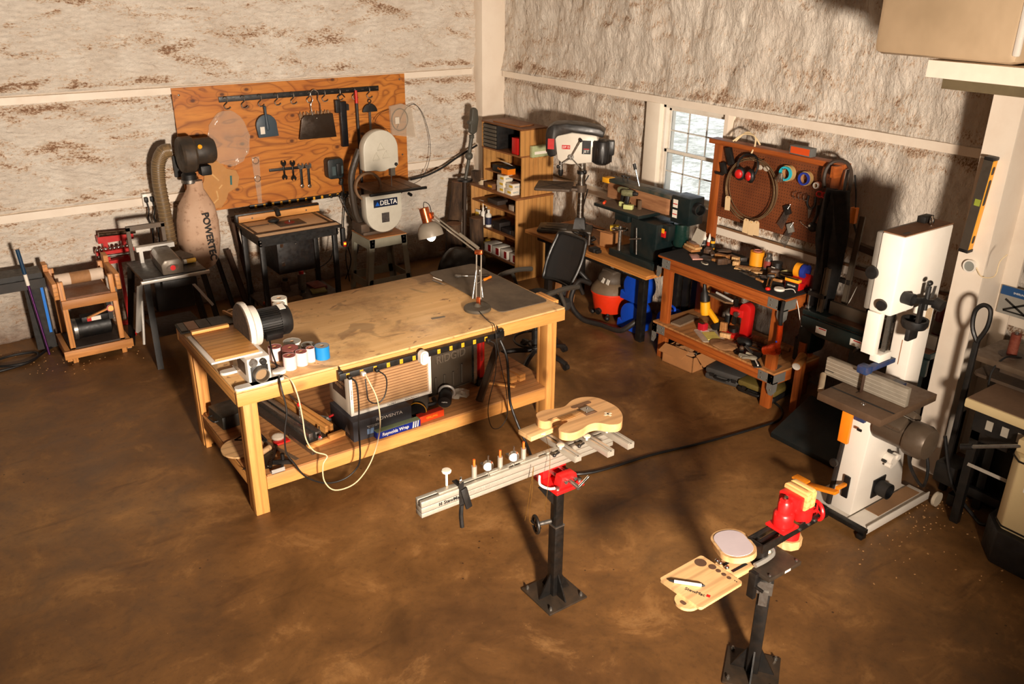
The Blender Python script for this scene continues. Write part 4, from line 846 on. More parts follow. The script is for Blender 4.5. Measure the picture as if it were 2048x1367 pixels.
m = MB(); beam(m, Vector((.36, -.01, .74)), Vector((.16, -.03, -.26)), .03, .012); link('folding_brace', m, ALU, t)
link('extension_wing', MB().prism([(0, 0), (.34, .0), (.30, .34), (.04, .37)], -.006, .006, 'x', M=Matrix.Translation((-.055, .08, .24)) @ Matrix.Rotation(rad(8), 4, 'Y')), plain('grey_wing_panel', (92, 86, 78), .4, .4, .3), t)
link('wing_edge', MB().cyl((-.065, .05, .22), (-.02, .07, .60), .012), ALU, t)
t = thing('tape_roll', 'small yellow roll lying on the black table saw', 'tape', (1.86, 7.42, .803)); link('roll', MB().cyl((-.02, 0, .02), (.06, .01, .02), .02), plain('mustard_roll', (196, 146, 50), .6), t); link('end', MB().cyl((-.045, -.003, .02), (-.021, 0, .02), .0205), PPR, t)
# planks against the wall between bag and router table
for i, (x, h, dx, mm) in enumerate(((2.36, .62, .03, plain('dark_iron_pipe', (40, 34, 30), .5)), (2.58, .88, .04, plain('brown_lath', (74, 50, 34), .7)), (2.50, .55, .02, plain('brown_lath', (74, 50, 34), .7)))):
    m = MB(); beam(m, Vector((0, 0, 0.012)), Vector((-.06, .26, h)), .035+.01*i, .02); o = link('leaning_bar', m, mm)
    tag(o, ['dark iron bar with a knob leaning below the dust bag', 'tall brown lath leaning on the foam between dust bag and router table', 'shorter brown lath leaning beside the tall one'][i], 'leaning bar', loc=(x+.05, 8.13, 0))
# --- router table
t = thing('router_table', 'router table with a tan top, black rails and wooden fence on black legs', 'router table', (2.50, 7.44, 0))
MDF = plain('tan_laminate', (220, 182, 142), .5, dirt=.15)
link('tabletop', MB().bx(.01, .81, .01, .60, .90, .92, b=.002), MDF, t); link('edge_band', MB().bx(0, .82, -.002, .0095, .892, .921).bx(0, .0095, .01, .61, .892, .921).bx(.8105, .82, .01, .61, .892, .921), BLK, t)
link('track', MB().bx(.0, .82, .10, .145, .9205, .924), BLK, t); 
for x in (.035, .765): link('track', MB().bx(x-.012, x+.012, .146, .58, .9205, .924), BLK, t)
link('insert_plate', MB().bx(.30, .56, .22, .42, .9205, .925, b=.001), plain('dark_insert', (70, 56, 46), .5), t); link('red_mark', MB().lathe([(0, 0), (.05, 0), (.05, .002), (0, .002)], (.43, .33, .9255)), plain('red_ring', (140, 24, 24), .5), t); link('collet', MB().cyl((.43, .33, .927), (.43, .33, .95), .008), STL, t)
link('fence', MB().bx(.02, .84, .56, .585, .925, .985, b=.002), PINE[0], t); link('fence_rail', MB().bx(.0, .85, .586, .63, .925, 1.0, b=.002), BLK, t)
for x in (.15, .43, .70): link('fence_screw', MB().cyl((x, .559, .955), (x, .555, .955), .008), STL, t)
link('dust_port', MB().tube([(.40, .60, 1.01), (.40, .56, 1.0), (.40, .52, .95)], .025), BLK, t)
link('guard', MB().sph((.30, .40, .945), .045, (1.3, .9, .5), 10).bx(.02, .24, .36, .372, .926, .93), BLKP, t)
for x, y in ((.04, .04), (.76, .04), (.04, .52), (.76, .52)): link('leg', MB().bx(x-.02, x+.025, y, y+.04, 0, .89, b=.002), BLK, t)
link('frame_rail', MB().bx(.02, .79, .03, .045, .82, .89).bx(.02, .79, .55, .565, .82, .89).bx(.02, .035, .03, .56, .82, .89).bx(.775, .79, .03, .56, .82, .89), BLK, t)
cb = link('router_cabinet', MB().bx(.20, .56, .10, .45, .50, .885, b=.003), plain('cabinet_black', (22, 20, 20), .4, dirt=.2), t)
for z_ in (.78, .60): link('hinge', MB().box((.245, .096, z_), (.03, .006, .035)), CHR, cb)
link('knob', MB().sph((.38, .09, .78), .009), CHR, cb)
link('stretcher', MB().bx(.02, .79, .03, .045, .12, .20).bx(.02, .79, .55, .565, .12, .20), BLK, t); link('shelf', MB().bx(.02, .79, .046, .55, .20, .212), plain('dark_shelf', (58, 46, 38), .6), t)
for x in (.025, .79):
    for z_ in (.87, .84, .18, .15): link('bolt', MB().cyl((x, .029, z_), (x, .025, z_), .008, n=10), STL, t)
link('switch_box', MB().bx(.815, .855, -.0, .05, .70, .88, b=.006), BLKP, t); link('red_paddle', MB().bx(.82, .85, -.012, -.0, .70, .75, b=.003), plain('red_paddle', (160, 20, 16), .4), t); link('switch_light', MB().bx(.823, .845, -.016, -.012, .72, .74), glow('amber_light', (255, 150, 30), 2.5), t)
for i, (x, y, r_, h, c_, lb) in enumerate(((.52, .38, .04, .16, (120, 110, 98), 'steel flask with a red cap on the router table shelf'), (.37, .44, .045, .10, (112, 90, 72), 'glass jar in the shade on the router table shelf'), (.45, .20, .03, .03, (96, 84, 70), 'small round tin in front on the router table shelf'))):
    t = thing('flask' if i == 0 else 'jar', lb, 'jar', (2.50+x, 7.44+y, .213)); link('body', MB().cyl((0, 0, 0), (0, 0, h), r_), plain('jar%d' % i, c_, .3, .4), t)
    link('cap', MB().cyl((0, 0, h+.0005), (0, 0, h+.03), r_*.6), RED if i == 0 else BLKP, t)
for i, (x, y, z_, sx, sy, sz, c_, lb, a) in enumerate(((.12, .15, .213, .15, .1, .03, (150, 56, 24), 'orange-brown card box at the left of the router table shelf', .3), (.30, .13, .213, .2, .08, .025, (120, 84, 50), 'flat wooden block on the router table shelf', .1), (.62, .22, .213, .15, .12, .02, (120, 108, 50), 'olive yellow packet on the router table shelf', -.2), (.66, .36, .213, .14, .2, .03, (104, 36, 26), 'dark red folder at the right of the router table shelf', .05))):
    o = link('small_box', MB().box((0, 0, sz/2), (sx, sy, sz), b=.003), plain('small_box%d' % i, c_, .6)); tag(o, lb, 'box', 'small boxes under the router table', (2.5+x, 7.44+y, z_), a)
# --- Delta style bandsaw on a tapered stand
DG = plain('bandsaw_pale_grey', (206, 200, 184), .38, dirt=.25, dc=(130, 112, 88), sc=4); ST = plain('stand_grey_green', (146, 142, 124), .45, dirt=.4, dc=(90, 76, 56), sc=4)
t = thing('delta_bandsaw', 'pale grey bandsaw with blue and white name plate on a tapered metal stand', 'bandsaw', (3.95, 7.72, 0)); t.name = 'stand_bandsaw'
m = MB()
def quadleg(m, a, b, w=.055):
    m.prism([(a[0], a[2]), (a[0]+w*a[3], a[2]), (b[0]+w*b[3], b[2]), (b[0], b[2])], a[1], a[1]+.004, 'y')
for y0 in (0, .40):
    m = MB(); m.prism([(-.21, .62), (-.15, .62), (-.21, 0), (-.27, 0)], y0, y0+.004, 'y').bx(-.21, .21, y0, y0+.004, .53, .625).prism([(.15, .62), (.21, .62), (.27, 0), (.21, 0)], y0, y0+.004, 'y').prism([(-.25, .10), (.25, .10), (.235, .19), (-.235, .19)], y0, y0+.004, 'y')
    link('stand_frame', m, ST, t)
for s_ in (-1, 1):
    m = MB(); M_ = Matrix.Translation((s_*.21, .2, .62)) @ Matrix.Rotation(-s_*rad(5.5), 4, 'Y'); m.bx(-.002, .002, -.2, .205, -.10, 0); m.bx(-.002, .002, -.2, -.145, -.62, -.1); m.bx(-.002, .002, .15, .205, -.62, -.1); m.bx(-.002, .002, -.2, .2, -.52, -.44); m.xf(M_); link('stand_side', m, ST, t)
for x in (-.18, .18):
    for z_ in (.60, .56): link('bolt', MB().cyl((x, -.001, z_), (x, -.006, z_), .009, n=10), BLK, t)
link('stand_top', MB().bx(-.215, .215, -.005, .41, .626, .634), wood('stand_top_wood', (190, 130, 78), (160, 100, 54), 0, 1, .5, 0), t)
link('base_casting', MB().bx(-.22, .12, .12, .34, .635, .67, b=.01).bx(-.24, -.14, .12, .34, .67, .76, b=.01), IRON, t)
m = MB().prism(arc(0, .87, .205, 180, 360, 24)+[(.205, 1.06), (-.205, 1.06)], .05, .17, 'y', bev=.012); lc = link('lower_wheel_cover', m, DG, t)
link('name_plate', MB().bx(-.12, .15, .044, .049, .935, 1.015), plain('navy_plate', (16, 26, 50), .4, dirt=0), lc)
text(lc, 'DELTA', .068, WHTT, (.045, .042, .975), (1, 0, 0), (0, 0, 1), sx=.95, bold=.001)
m = MB().prism([(-.105, .952), (-.055, .952), (-.08, .996)], .041, .044, 'y'); link('triangle_mark', m, plain('plate_blue', (20, 90, 190), .4, dirt=0), lc)
link('spec_label', MB().bx(-.035, .05, .046, .049, .77, .87), plain('dark_spec_label', (56, 50, 48), .5, dirt=.4, dc=(130, 120, 110), sc=60), lc)
m = MB().prism(arc(0, 1.49, .195, 0, 180, 24)+arc(-.175, 1.31, .02, 180, 270, 4)+[(-.07, 1.285), (-.02, 1.27), (.04, 1.27), (.09, 1.29), (.17, 1.29)]+arc(.175, 1.33, .02, 270, 360, 4), .05, .16, 'y', bev=.014); M_ = Matrix.Translation((.02, .05, .01)); m.xf(M_); uc = link('upper_wheel_cover', m, DG, t)
for (x, z_) in ((.02, 1.53), (-.035, 1.435), (.075, 1.445)):
    pts = [(x-.04, z_-.03), (x+.04, z_-.03), (x, z_+.042)]; m = MB()
    for i in range(3): p, q = pts[i], pts[(i+1) % 3]; m.cyl((p[0], .098, p[1]), (q[0], .098, q[1]), .006, n=6)
    link('triangle_emboss', m, DG, uc)
link('knob', MB().sph((.18, .095, 1.34), .018), BLKP, uc)
link('frame_arm', MB().tube([(-.15, .24, 1.50), (-.24, .25, 1.28), (-.255, .25, 1.1), (-.23, .25, .85), (-.17, .25, .72)], .035, 10), plain('bandsaw_dark_frame', (58, 48, 38), .5, dirt=.4), t)
m = MB().pipe((-.13, .12, 1.14), .15, .128, .035, (0, 1, 0), 30); link('drive_wheel', m, plain('wood_dust_wheel', (120, 90, 62), .6, dirt=.4), t)
tb = link('saw_table', MB().bx(-.10, .42, .02, .48, 1.075, 1.10, b=.004), plain('saw_table_brown', (104, 78, 56), .5, .3, .4), t)
link('slot', MB().bx(.15, .156, .02, .48, 1.1005, 1.1015).bx(.30, .312, .02, .48, 1.1005, 1.1015), DARKT, tb)
link('fence_rail', MB().bx(-.19, .46, -.035, -.005, 1.075, 1.10, b=.002), BLK, t); link('rail_knob', MB().cyl((.25, -.02, 1.05), (.25, -.07, 1.045), .016), BLK, t)
link('trunnion', MB().bx(.0, .3, .2, .3, 1.0, 1.074, b=.01), IRON, t)
link('blade', MB().bx(.149, .157, .16, .162, 1.102, 1.30), STL, t); link('blade_guide', MB().bx(.13, .18, .12, .17, 1.22, 1.30), plain('guide_grey', (120, 112, 100), .4, .6), t)
link('drive_motor', MB().lathe([(0, 0), (.09, 0), (.1, .02), (.1, .2), (0, .2)], (-.1, .36, .78), (1, 0, 0), 20), BLK, t)
# --- logs and jointed lamp post in the corner
BARK = k = N('tree_bark'); cc = k.ramp(k.noise(14, k.map((1, 1, .25)), 6, .7), [(.35, S(38, 26, 18)), (.7, S(96, 70, 48))]); BARK = k.fin(cc, .9, 0, k.bump(k.noise(14, k.map((1, 1, .25)), 6), .9, .03))
CUT = plain('cut_log_end', (120, 80, 50), .8, dirt=.4, sc=14)
def log(loc, r, h, label, rot=(0, 0, 0)):
    t = thing('log', label, 'log', loc, rot=rot, group='logs in the corner')
    m = MB().cyl((0, 0, 0), (0, 0, h), r, r*.92, n=20)
    for v_ in m.bm.verts: v_.co.x += noise.noise(v_.co*9+Vector((r*50, 0, 0)))*.02; v_.co.y += noise.noise(v_.co*8)*.02
    link('bark', m, BARK, t); link('cut_end', MB().cyl((0, 0, h), (0, 0, h+.004), r*.86, n=20), CUT, t)
log((4.91, 7.98, 0), .10, .56, 'short upright log with a flat cut top, leftmost in the corner'); log((5.14, 7.86, 0), .085, .62, 'thick dark log right beside the cabinet'); log((4.99, 8.20, 0), .085, .97, 'tall bent log behind the short one', (0, rad(7), 0))
t = thing('jointed_lamp_post', 'grey jointed arm with a slab-shaped head on a dark post in the corner', 'post lamp', (5.085, 8.06, 0))
PG = plain('post_grey_plastic', (76, 74, 66), .5, dirt=.3)
link('post', MB().cyl((0, 0, 0), (.03, .0, 1.02), .022), plain('rusty_post', (62, 48, 38), .5, .4, .4), t); link('plate', MB().cyl((.03, 0, 1.0), (.03, 0, 1.02), .085), BLK, t)
link('lower_arm', MB().cyl((.035, 0, 1.02), (.085, 0, 1.24), .02), PG, t); link('ball_joint', MB().sph((.085, 0, 1.27), .045), PG, t); link('upper_arm', MB().cyl((.085, 0, 1.27), (.12, 0, 1.47), .022).bx(.10, .145, -.02, .02, 1.46, 1.50, b=.004), PG, t)
m = MB().prism([(.09, 1.53), (.13, 1.50), (.18, 1.53), (.20, 1.66), (.19, 1.76), (.165, 1.79), (.12, 1.78), (.11, 1.66), (.08, 1.65), (.075, 1.62), (.1, 1.61)], -.03, .03, 'y', bev=.01); link('head', m, PG, t)
m = MB().bx(-.04, .04, -.04, .04, 0, .12); o = link('split_wood', m, BARK); tag(o, 'split brown wood chunk resting tilted on the post plate', 'wood', loc=(5.24, 8.03, .985), rot=(0, rad(0), rad(30)))
t = thing('grey_hose', 'dark cable sagging along the wall from the corner to the board', 'cable', (5.2, 8.33, 1.14))
link('cable', MB().tube([(.28, .04, .17), (.0, .03, .06), (-.2, .02, -.03), (-.42, .03, -.10), (-.6, .05, -.12)], .012), CB, t)
# dark clutter behind the bench
t = thing('soil_bag', 'black printed sack slumped on the floor behind the lamp', 'sack', (4.75, 7.55, 0)); m = MB().sph((0, 0, .2), .25, (1.15, .8, .85), 20)
for v_ in m.bm.verts: v_.co += Vector(noise.noise_vector(v_.co*6))*.04; v_.co.z = max(v_.co.z, 0)
link('sack', m, plain('black_sack', (26, 25, 24), .35, dirt=.2), t)
o = link('white_rag', (lambda m: ([setattr(v_, 'co', v_.co+Vector(noise.noise_vector(v_.co*12))*.03) for v_ in m.bm.verts], [setattr(v_.co, 'z', max(v_.co.z, 0)) for v_ in m.bm.verts], m)[-1])(MB().sph((0, 0, .04), .12, (1.5, 1, .5), 20)), plain('off_white_rag', (140, 124, 106), .9, dirt=.4)); tag(o, 'crumpled off-white rag on the floor behind the bench', 'rag', loc=(2.25, 7.2, 0))
# ============================================================ shelf unit, drill press, steel-legged bench
SHW = wood('cabinet_plywood', (206, 152, 86), (186, 128, 66), 2, .8, .5, 0, .35); SHH = wood('cabinet_plywood_top', (150, 96, 52), (120, 72, 36), 1, .8, .55, 0, .3)
t = thing('shelf_cabinet', 'lower plywood shelf cabinet with open shelves standing in the room corner', 'shelf cabinet', (5.27, 7.29, 0))
for y0 in (0, .875): link('side_panel', MB().bx(0, .50, y0, y0+.018, 0, .91, b=.001), SHW, t)
link('top_board', MB().bx(-.005, .505, -.005, .90, .911, .93, b=.001), SHH, t); link('back_panel', MB().bx(.485, .50, .0185, .8745, .02, .91), SHW, t)
for z_ in (.17, .465, .745): link('shelf', MB().bx(.004, .484, .0185, .8745, z_, z_+.018), SHH, t)
u = thing('shelf_hutch', 'narrower plywood box shelf stacked on top of the shelf cabinet', 'shelf box', (5.36, 7.32, .931))
for y0 in (0, .72): link('side_panel', MB().bx(0, .42, y0, y0+.016, 0, .42), SHW, u); link('side_panel', MB().bx(-.02, .32, y0, y0+.016, .437, .70), SHW, u)
link('divider_board', MB().bx(-.02, .43, -.005, .741, .4205, .4365), SHH, u); link('top_board', MB().bx(-.02, .34, -.005, .741, .7005, .716), SHH, u); link('shelf', MB().bx(.01, .40, .0165, .7195, .17, .184), SHH, u); link('back_panel', MB().bx(.40, .415, .0165, .7195, 0, .42).bx(.30, .315, .0165, .7195, .437, .70), SHW, u)
o = link('loose_board', MB().bx(0, .2, 0, .45, 0, .012), SHH); tag(o, 'thin board lying on top of the upper shelf box', 'board', loc=(5.42, 7.45, 1.648), rz=.08)
t = thing('drawer_organizer', 'black organizer with six grey slide-out trays in the upper shelf box', 'organizer', (5.345, 7.765, 1.369))
link('shell', MB().bx(.002, .26, 0, .265, 0, .255, b=.002), BLKP, t)
for i in range(6): link('tray', MB().bx(-.012, .0015, .008, .257, .01+i*.041, .043+i*.041, b=.004), plain('tray_grey', (88, 82, 72), .35, dirt=.3), t)
def carton(nm, lb, cat, loc, d, mat, rz=0, grp=None, band=None, word=None, wm=None):
    t = thing(nm, lb, cat, loc, rz, grp); link('carton', MB().bx(0, d[0], 0, d[1], 0, d[2], b=.002), mat, t)
    if band: link('band', MB().bx(-.0012, 0, .005, d[1]*.55, d[2]*.35, d[2]*.75), band, t)
    if word: text(t, word, d[2]*.45, wm or DARKT, (-.0012, d[1]*.5, d[2]*.55), (0, -1, 0), (0, 0, 1), sx=.9)
    return t
carton('battery_box', 'bright red packet standing inside the upper shelf box', 'box', (5.36, 7.40, 1.369), (.08, .11, .17), RED)
o = link('blue_bundle', MB().sph((0, 0, .03), .06, (1, 1.6, .5), 12), plain('dark_blue_cloth', (24, 26, 54), .8)); tag(o, 'small dark blue cloth bundle under the red packet', 'cloth', loc=(5.50, 7.56, 1.369))
t = thing('clear_parts_box', 'clear greenish parts box leaning on the side of the upper shelf box', 'parts box', (5.60, 7.285, 1.36), rot=(rad(-12), 0, 0)); t.location = (5.52, 7.29, 1.36)
t.location = (5.45, 7.262, 1.353); t.rotation_euler = (0, 0, 0); link('box', MB().bx(0, .22, 0, .045, 0, .12, b=.004), plain('pale_green_clear', (176, 184, 140), .25, dirt=.2), t); link('label', MB().bx(.03, .19, -.0015, 0, .03, .06), PPR, t); link('ledge', MB().bx(.0, .22, .0, .05, -.008, -.001), SHW, t)
t = carton('belt_box', 'black and orange box on the middle shelf of the hutch', 'box', (5.375, 7.60, 1.116), (.1, .30, .075), BLKP, 0, None, None, 'PLANK', ORG)
link('orange_end', MB().bx(-.002, .101, -.001, .12, -.001, .060), ORG, t); lab(link('flap', MB().box((.03, .07, .115), (.08, .13, .003), (0, .5, 0)), PPR, t), 'grey-white open flap')
o = link('dark_glove', MB().sph((0, 0, .02), .07, (1, 1.4, .35), 14), plain('dark_glove', (36, 30, 26), .8)); tag(o, 'dark glove lying behind the black and orange box', 'glove', loc=(5.62, 7.78, 1.116))
TPW = plain('masking_tape_cream', (206, 184, 150), .6, dirt=.15)
for i, (x, y, r_, h, lb) in enumerate(((5.36, 8.07, .05, .055, 'wide cream tape roll at the left end of the cabinet top'), (5.47, 7.96, .033, .05, 'smaller cream tape roll beside the wide one on the cabinet top'))):
    t = thing('tape_roll', lb, 'tape roll', (x, y, .931), group='tape rolls on the cabinet'); link('tape', MB().pipe((0, 0, 0), r_, r_-.014, h), TPW, t); link('core', MB().pipe((0, 0, 0), r_-.0145, r_-.018, h), plain('cardboard_core', (176, 130, 84), .8), t)
carton('brown_label_box', 'brown cardboard box with a yellow label on the cabinet top', 'box', (5.29, 7.78, .931), (.12, .15, .06), plain('brown_card', (120, 78, 46), .7), 0, None, YEL)
BW = plain('white_glossy_card', (236, 226, 206), .35, dirt=.1); k_ = 0
for (x, y, z_, lb) in ((5.30, 7.575, 0, 'lower left white and yellow box, bottom of the left stack'), (5.30, 7.58, 1, 'middle white and yellow box of the left stack'), (5.305, 7.575, 2, 'topmost white and yellow box of the left stack'), (5.30, 7.43, 0, 'front white and yellow box at the foot of the right stack'), (5.315, 7.42, 1, 'topmost white and yellow box of the right stack'), (5.45, 7.36, 0, 'white and yellow box at the right end behind the front box')):
    t = carton('screw_box', lb, 'box', (x, y, .931+z_*.0625), (.12, .125 if z_ or y > 7.5 else .125, .0615), BW, 0, 'white and yellow boxes on the cabinet', plain('yellow_print', (230, 186, 50), .5), None)
    text(t, 'SENCO', .022, plain('blue_lettering', (60, 120, 150), .5), (.06, -.0012, .03), (1, 0, 0), (0, 0, 1)); link('top_print', MB().bx(.02, .1, .03, .1, .0616, .0625), plain('brown_print', (150, 96, 60), .6), t)
t = thing('green_tin', 'low pale green glass box at the right edge of the cabinet top', 'box', (5.60, 7.33, .931), .1); link('box', MB().bx(0, .15, 0, .09, 0, .03, b=.004), plain('pale_green_clear', (176, 184, 140), .25), t); link('lid', MB().bx(.01, .14, .01, .08, .0301, .036, b=.002), plain('green_lid', (120, 136, 90), .3), t)
def bottle(lb, loc, r_, h, mat, cap, label=None, nm='bottle', neck=.4):
    t = thing(nm, lb, 'bottle', loc, group=None); link('body', MB().lathe([(0, 0), (r_, .002), (r_, h*.7), (r_*neck, h*.82), (r_*neck, h*.88), (0, h*.88)], n=18), mat, t); link('cap', MB().cyl((0, 0, h*.881), (0, 0, h), r_*neck*1.15, n=14), cap, t)
    if label: link('label', MB().pipe((0, 0, h*.15), r_+.0012, r_+.0002, h*.42), label, t)
    return t
S2 = .484
t = thing('yellow_card_pack', 'yellow and white card packet at the left of the middle shelf', 'packet', (5.30, 8.06, S2)); link('card', MB().box((0.01, .04, .075), (.018, .09, .15), (0, .06, 0), b=.002), PPR, t); link('print', MB().box((-.002, .04, .08), (.003, .07, .09), (0, .06, 0)), plain('yellow_print', (230, 186, 50), .5), t)
t = bottle('white glue bottle with a tall pump, middle of the shelf', (5.31, 7.99, S2), .027, .20, WHP, WHP, None, 'pump_bottle'); link('pump', MB().cyl((0, 0, .2), (0, 0, .27), .006).box((-.01, .02, .275), (.015, .09, .012), b=.003), WHP, t)
t = bottle('white bottle with a dark label right of the pump bottle', (5.31, 7.88, S2), .034, .20, WHP, WHP, plain('navy_label', (40, 44, 70), .5), 'glue_bottle')
bottle('slim white bottle behind the pump bottle', (5.38, 8.03, S2), .022, .19, WHP, WHP, None, 'glue_bottle')
for i, y in enumerate((8.12, 8.03)): bottle(['small dark bottle at the left of the lower shelf', 'small dark bottle right of its twin on the lower shelf'][i], (5.33, y, .188+.0), .026, .13, plain('dark_glass', (26, 22, 18), .2), BLKP, plain('amber_label', (120, 96, 40), .5), 'dark_bottle').location.z = .188
for i, (y, z_, dx, dy, dz, c_, lb) in enumerate(((7.70, .763, .14, .2, .05, (60, 50, 44), 'dark tool pouch on the top inner shelf'), (7.40, .763, .07, .09, .06, (170, 150, 130), 'small grey-white carton on the top inner shelf'), (7.32, .763, .10, .07, .055, (30, 28, 28), 'small black carton with a white label beside the grey one'), (7.46, S2, .2, .17, .05, (26, 24, 26), 'flat black case with white print on the middle shelf'), (7.34, S2, .14, .10, .06, (44, 34, 30), 'dark case at the right end of the middle shelf'), (7.66, S2, .16, .15, .09, (34, 28, 26), 'dark bundle at the centre of the middle shelf'))):
    o = link('shelf_box', MB().bx(0, dx, 0, dy, 0, dz, b=.006), plain('shelf_box%d' % i, c_, .5)); tag(o, lb, 'box', 'boxes inside the cabinet', (5.31, y, z_+.001))
WR = [('white carton with a red edge at the left of the bottom shelf', 7.82, .13), ('red and white carton in the middle of the bottom shelf', 7.66, .14), ('crimson and white carton right of centre on the bottom shelf', 7.50, .13), ('white carton at the right end of the bottom shelf', 7.34, .10)]
for i, (lb, y, dy) in enumerate(WR):
    t = thing('sandpaper_carton', lb, 'box', (5.30, y, .189), group='cartons on the bottom shelf'); link('carton', MB().bx(0, .16, 0, dy, 0, .10, b=.002), PPR, t); link('red_panel', MB().bx(-.0012, 0, .0 if i != 2 else .01, dy*.45, .01, .09), plain('crimson_print', (150, 22, 26), .5), t)
t = thing('yellow_cap_jar', 'jar with a wide yellow cap standing on the bottom shelf', 'jar', (5.37, 7.985, .189)); link('jar', MB().cyl((0, 0, 0), (0, 0, .07), .045), BLKP, t); link('cap', MB().lathe([(0, .071), (.055, .071), (.055, .085), (.03, .095), (.03, .11), (0, .11)]), plain('dull_yellow', (200, 160, 40), .5), t)
for i, (y, z_) in enumerate(((7.93, 0), (7.93, .115), (8.10, 0), (8.10, .115))):
    t = thing('wine_carton', ['front lower white carton with black drips on the floor by the cabinet', 'front upper white carton with black drips by the cabinet', 'rear lower beige carton on the floor by the cabinet', 'rear upper beige carton stacked by the cabinet'][i], 'box', (5.10, y, z_+.002), group='cartons on the floor by the cabinet')
    link('carton', MB().bx(0, .15, 0, .155, 0, .112, b=.002), PPR if i < 2 else plain('beige_card', (206, 176, 130), .6), t); link('print', MB().bx(-.0012, 0, .0, .07, .0, .10), BLKP if i < 2 else plain('brown_print', (150, 96, 60), .6), t)
# --- steel-legged bench
t = thing('utility_workbench', 'low wood-topped workbench with black steel legs along the right wall', 'workbench', (5.06, 5.065, 0))
UW = wood('utility_bench_wood', (196, 132, 66), (168, 104, 46), 1, 1, .45, 0, .3)
link('tabletop', MB().bx(0, .71, 0, 1.78, .705, .74, b=.004), UW, t)
for y in (.20, 1.60):
    for x in (.18, .62): link('leg', MB().bx(x, x+.06, y, y+.07, 0, .62, b=.003), BLK, t)
    link('leg_rail', MB().bx(.17, .69, y-.003, y+.073, .62, .704, b=.003), BLK, t)
ap = link('apron', MB().bx(.10, .16, .14, 1.70, .63, .704, b=.003), BLK, t)
text(ap, 'HUSKY', .045, plain('grey_lettering', (120, 112, 104), .5), (.0985, .36, .665), (0, -1, 0), (0, 0, 1), sx=1.15)
m = MB().prism([(-.0, 0), (.04, 0), (.055, .03), (.03, .03), (.02, .015)], .096, .1, 'x', M=Matrix.Translation((0, .52, .65))); link('logo_mark', m, plain('grey_lettering', (120, 112, 104), .5), ap)
t = thing('plywood_offcut', 'tan plywood panel standing under the left end of the low bench', 'board', (5.35, 6.50, .0)); link('panel', MB().box((0, 0, .3), (.02, .30, .59), (0, rad(6), 0)), wood('tan_panel', (186, 130, 80), (160, 104, 60), 2, 1, .5, 0), t)
# --- drill press (front points towards the corner)
t = thing('drill_press', 'white and black bench drill press with a round steel column on the low bench', 'drill press', (5.47, 6.47, .741), rad(135))
DW = plain('jet_white', (226, 216, 200), .35, dirt=.15, dc=(140, 110, 80), sc=4); DB = plain('jet_black', (26, 24, 23), .35, dirt=.35, dc=(96, 74, 54), sc=5)
link('base', MB().bx(-.13, .42, -.14, .14, .003, .04, b=.015).bx(.12, .38, -.11, .11, .0405, .05, b=.004), plain('base_dark_dusty', (60, 56, 50), .5, dirt=.6, dc=(130, 106, 80), sc=5), t)
link('base_slot', MB().bx(.16, .34, -.055, -.045, .0505, .0525).bx(.16, .34, .045, .055, .0505, .0525), DARKT, t)
link('column_foot', MB().lathe([(.09, .04), (.085, .05), (.07, .13), (.05, .15), (0, .15)], n=4).xf(Rz(45)), plain('foot_dark', (46, 44, 42), .5, dirt=.3), t)
link('column', MB().cyl((0, 0, .15), (0, 0, .74), .038, n=28), plain('column_steel', (190, 184, 174), .22, 1, .1), t)
m = MB().prism(rrect(.09, .45, -.18, .18, .02), .44, .465, bev=.003).cyl((0, 0, .41), (0, 0, .48), .055).bx(.03, .12, -.05, .05, .42, .45, b=.006); tbl = link('table', m, IRON, t)
m = MB(); 
for a in (45, 135): m.box((.27, 0, .4665), (.34, .008, .001), (0, 0, rad(a)))
link('slots', m, DARKT, tbl); link('table_crank', MB().cyl((-.04, -.05, .45), (-.02, -.12, .47), .008).cyl((-.02, -.12, .47), (-.06, -.12, .55), .006), BLK, t)
link('collar', MB().cyl((0, 0, .59), (0, 0, .62), .048), BLK, t)
m = MB().prism([(-.12, .72), (.02, .70), (.10, .69), (.19, .70), (.24, .74), (.27, .96), (.10, 1.0), (-.14, .98), (-.16, .90)], -.095, .095, 'y', bev=.02); hd = link('head', m, DW, t)
m = MB().prism([(-.20, .965), (-.21, 1.02), (-.16, 1.05), (.0, 1.075), (.15, 1.085), (.28, 1.075), (.34, 1.04), (.355, .97), (.35, .85), (.33, .78), (.30, .76), (.245, .78), (.262, .93), (.24, .965), (.10, 1.005), (-.1, .985)], -.125, .125, 'y', bev=.012); cv = link('belt_cover', m, DB, t)
link('cover_badge', MB().bx(.350, .3545, -.10, .06, .80, .92).bx(.268, .33, .1255, .128, .84, .94), RED, cv)
link('front_plate', MB().prism([(.115, .84), (.195, .84), (.195, .88), (.115, .88)], .0955, .098, 'y'), RED, hd); text(hd, 'JDP 15', .030, WHTT, (.155, .0985, .86), (-1, 0, 0), (0, 0, 1), sx=.8)
link('logo_plate', MB().bx(-.085, -.0, .0955, .098, .80, .93), BLKP, hd); text(hd, 'JET', .036, WHTT, (-.043, .0985, .825), (-1, 0, 0), (0, 0, 1), sx=1.1); link('logo_red', MB().bx(-.07, -.015, .0981, .0985, .845, .852), RED, hd)
mt = MB().lathe([(0, 0), (.05, .0), (.085, .02), (.095, .05), (.095, .22), (.085, .235), (0, .235)], (-.19, .06, .70), (0, 0, 1), 28)
for i in range(22): a = 2*PI*i/22; mt.box((-.19+.096*math.cos(a), .06+.096*math.sin(a), .80), (.012, .005, .14), (0, 0, a))
link('motor', mt, DB, t); link('capacitor', MB().bx(-.31, -.23, .04, .12, .80, .94, b=.01), DB, t); link('motor_mount', MB().bx(-.16, -.10, -.05, .06, .84, .90), BLK, t)
link('hub', MB().cyl((.10, .095, .77), (.10, .14, .77), .026), STL, t)
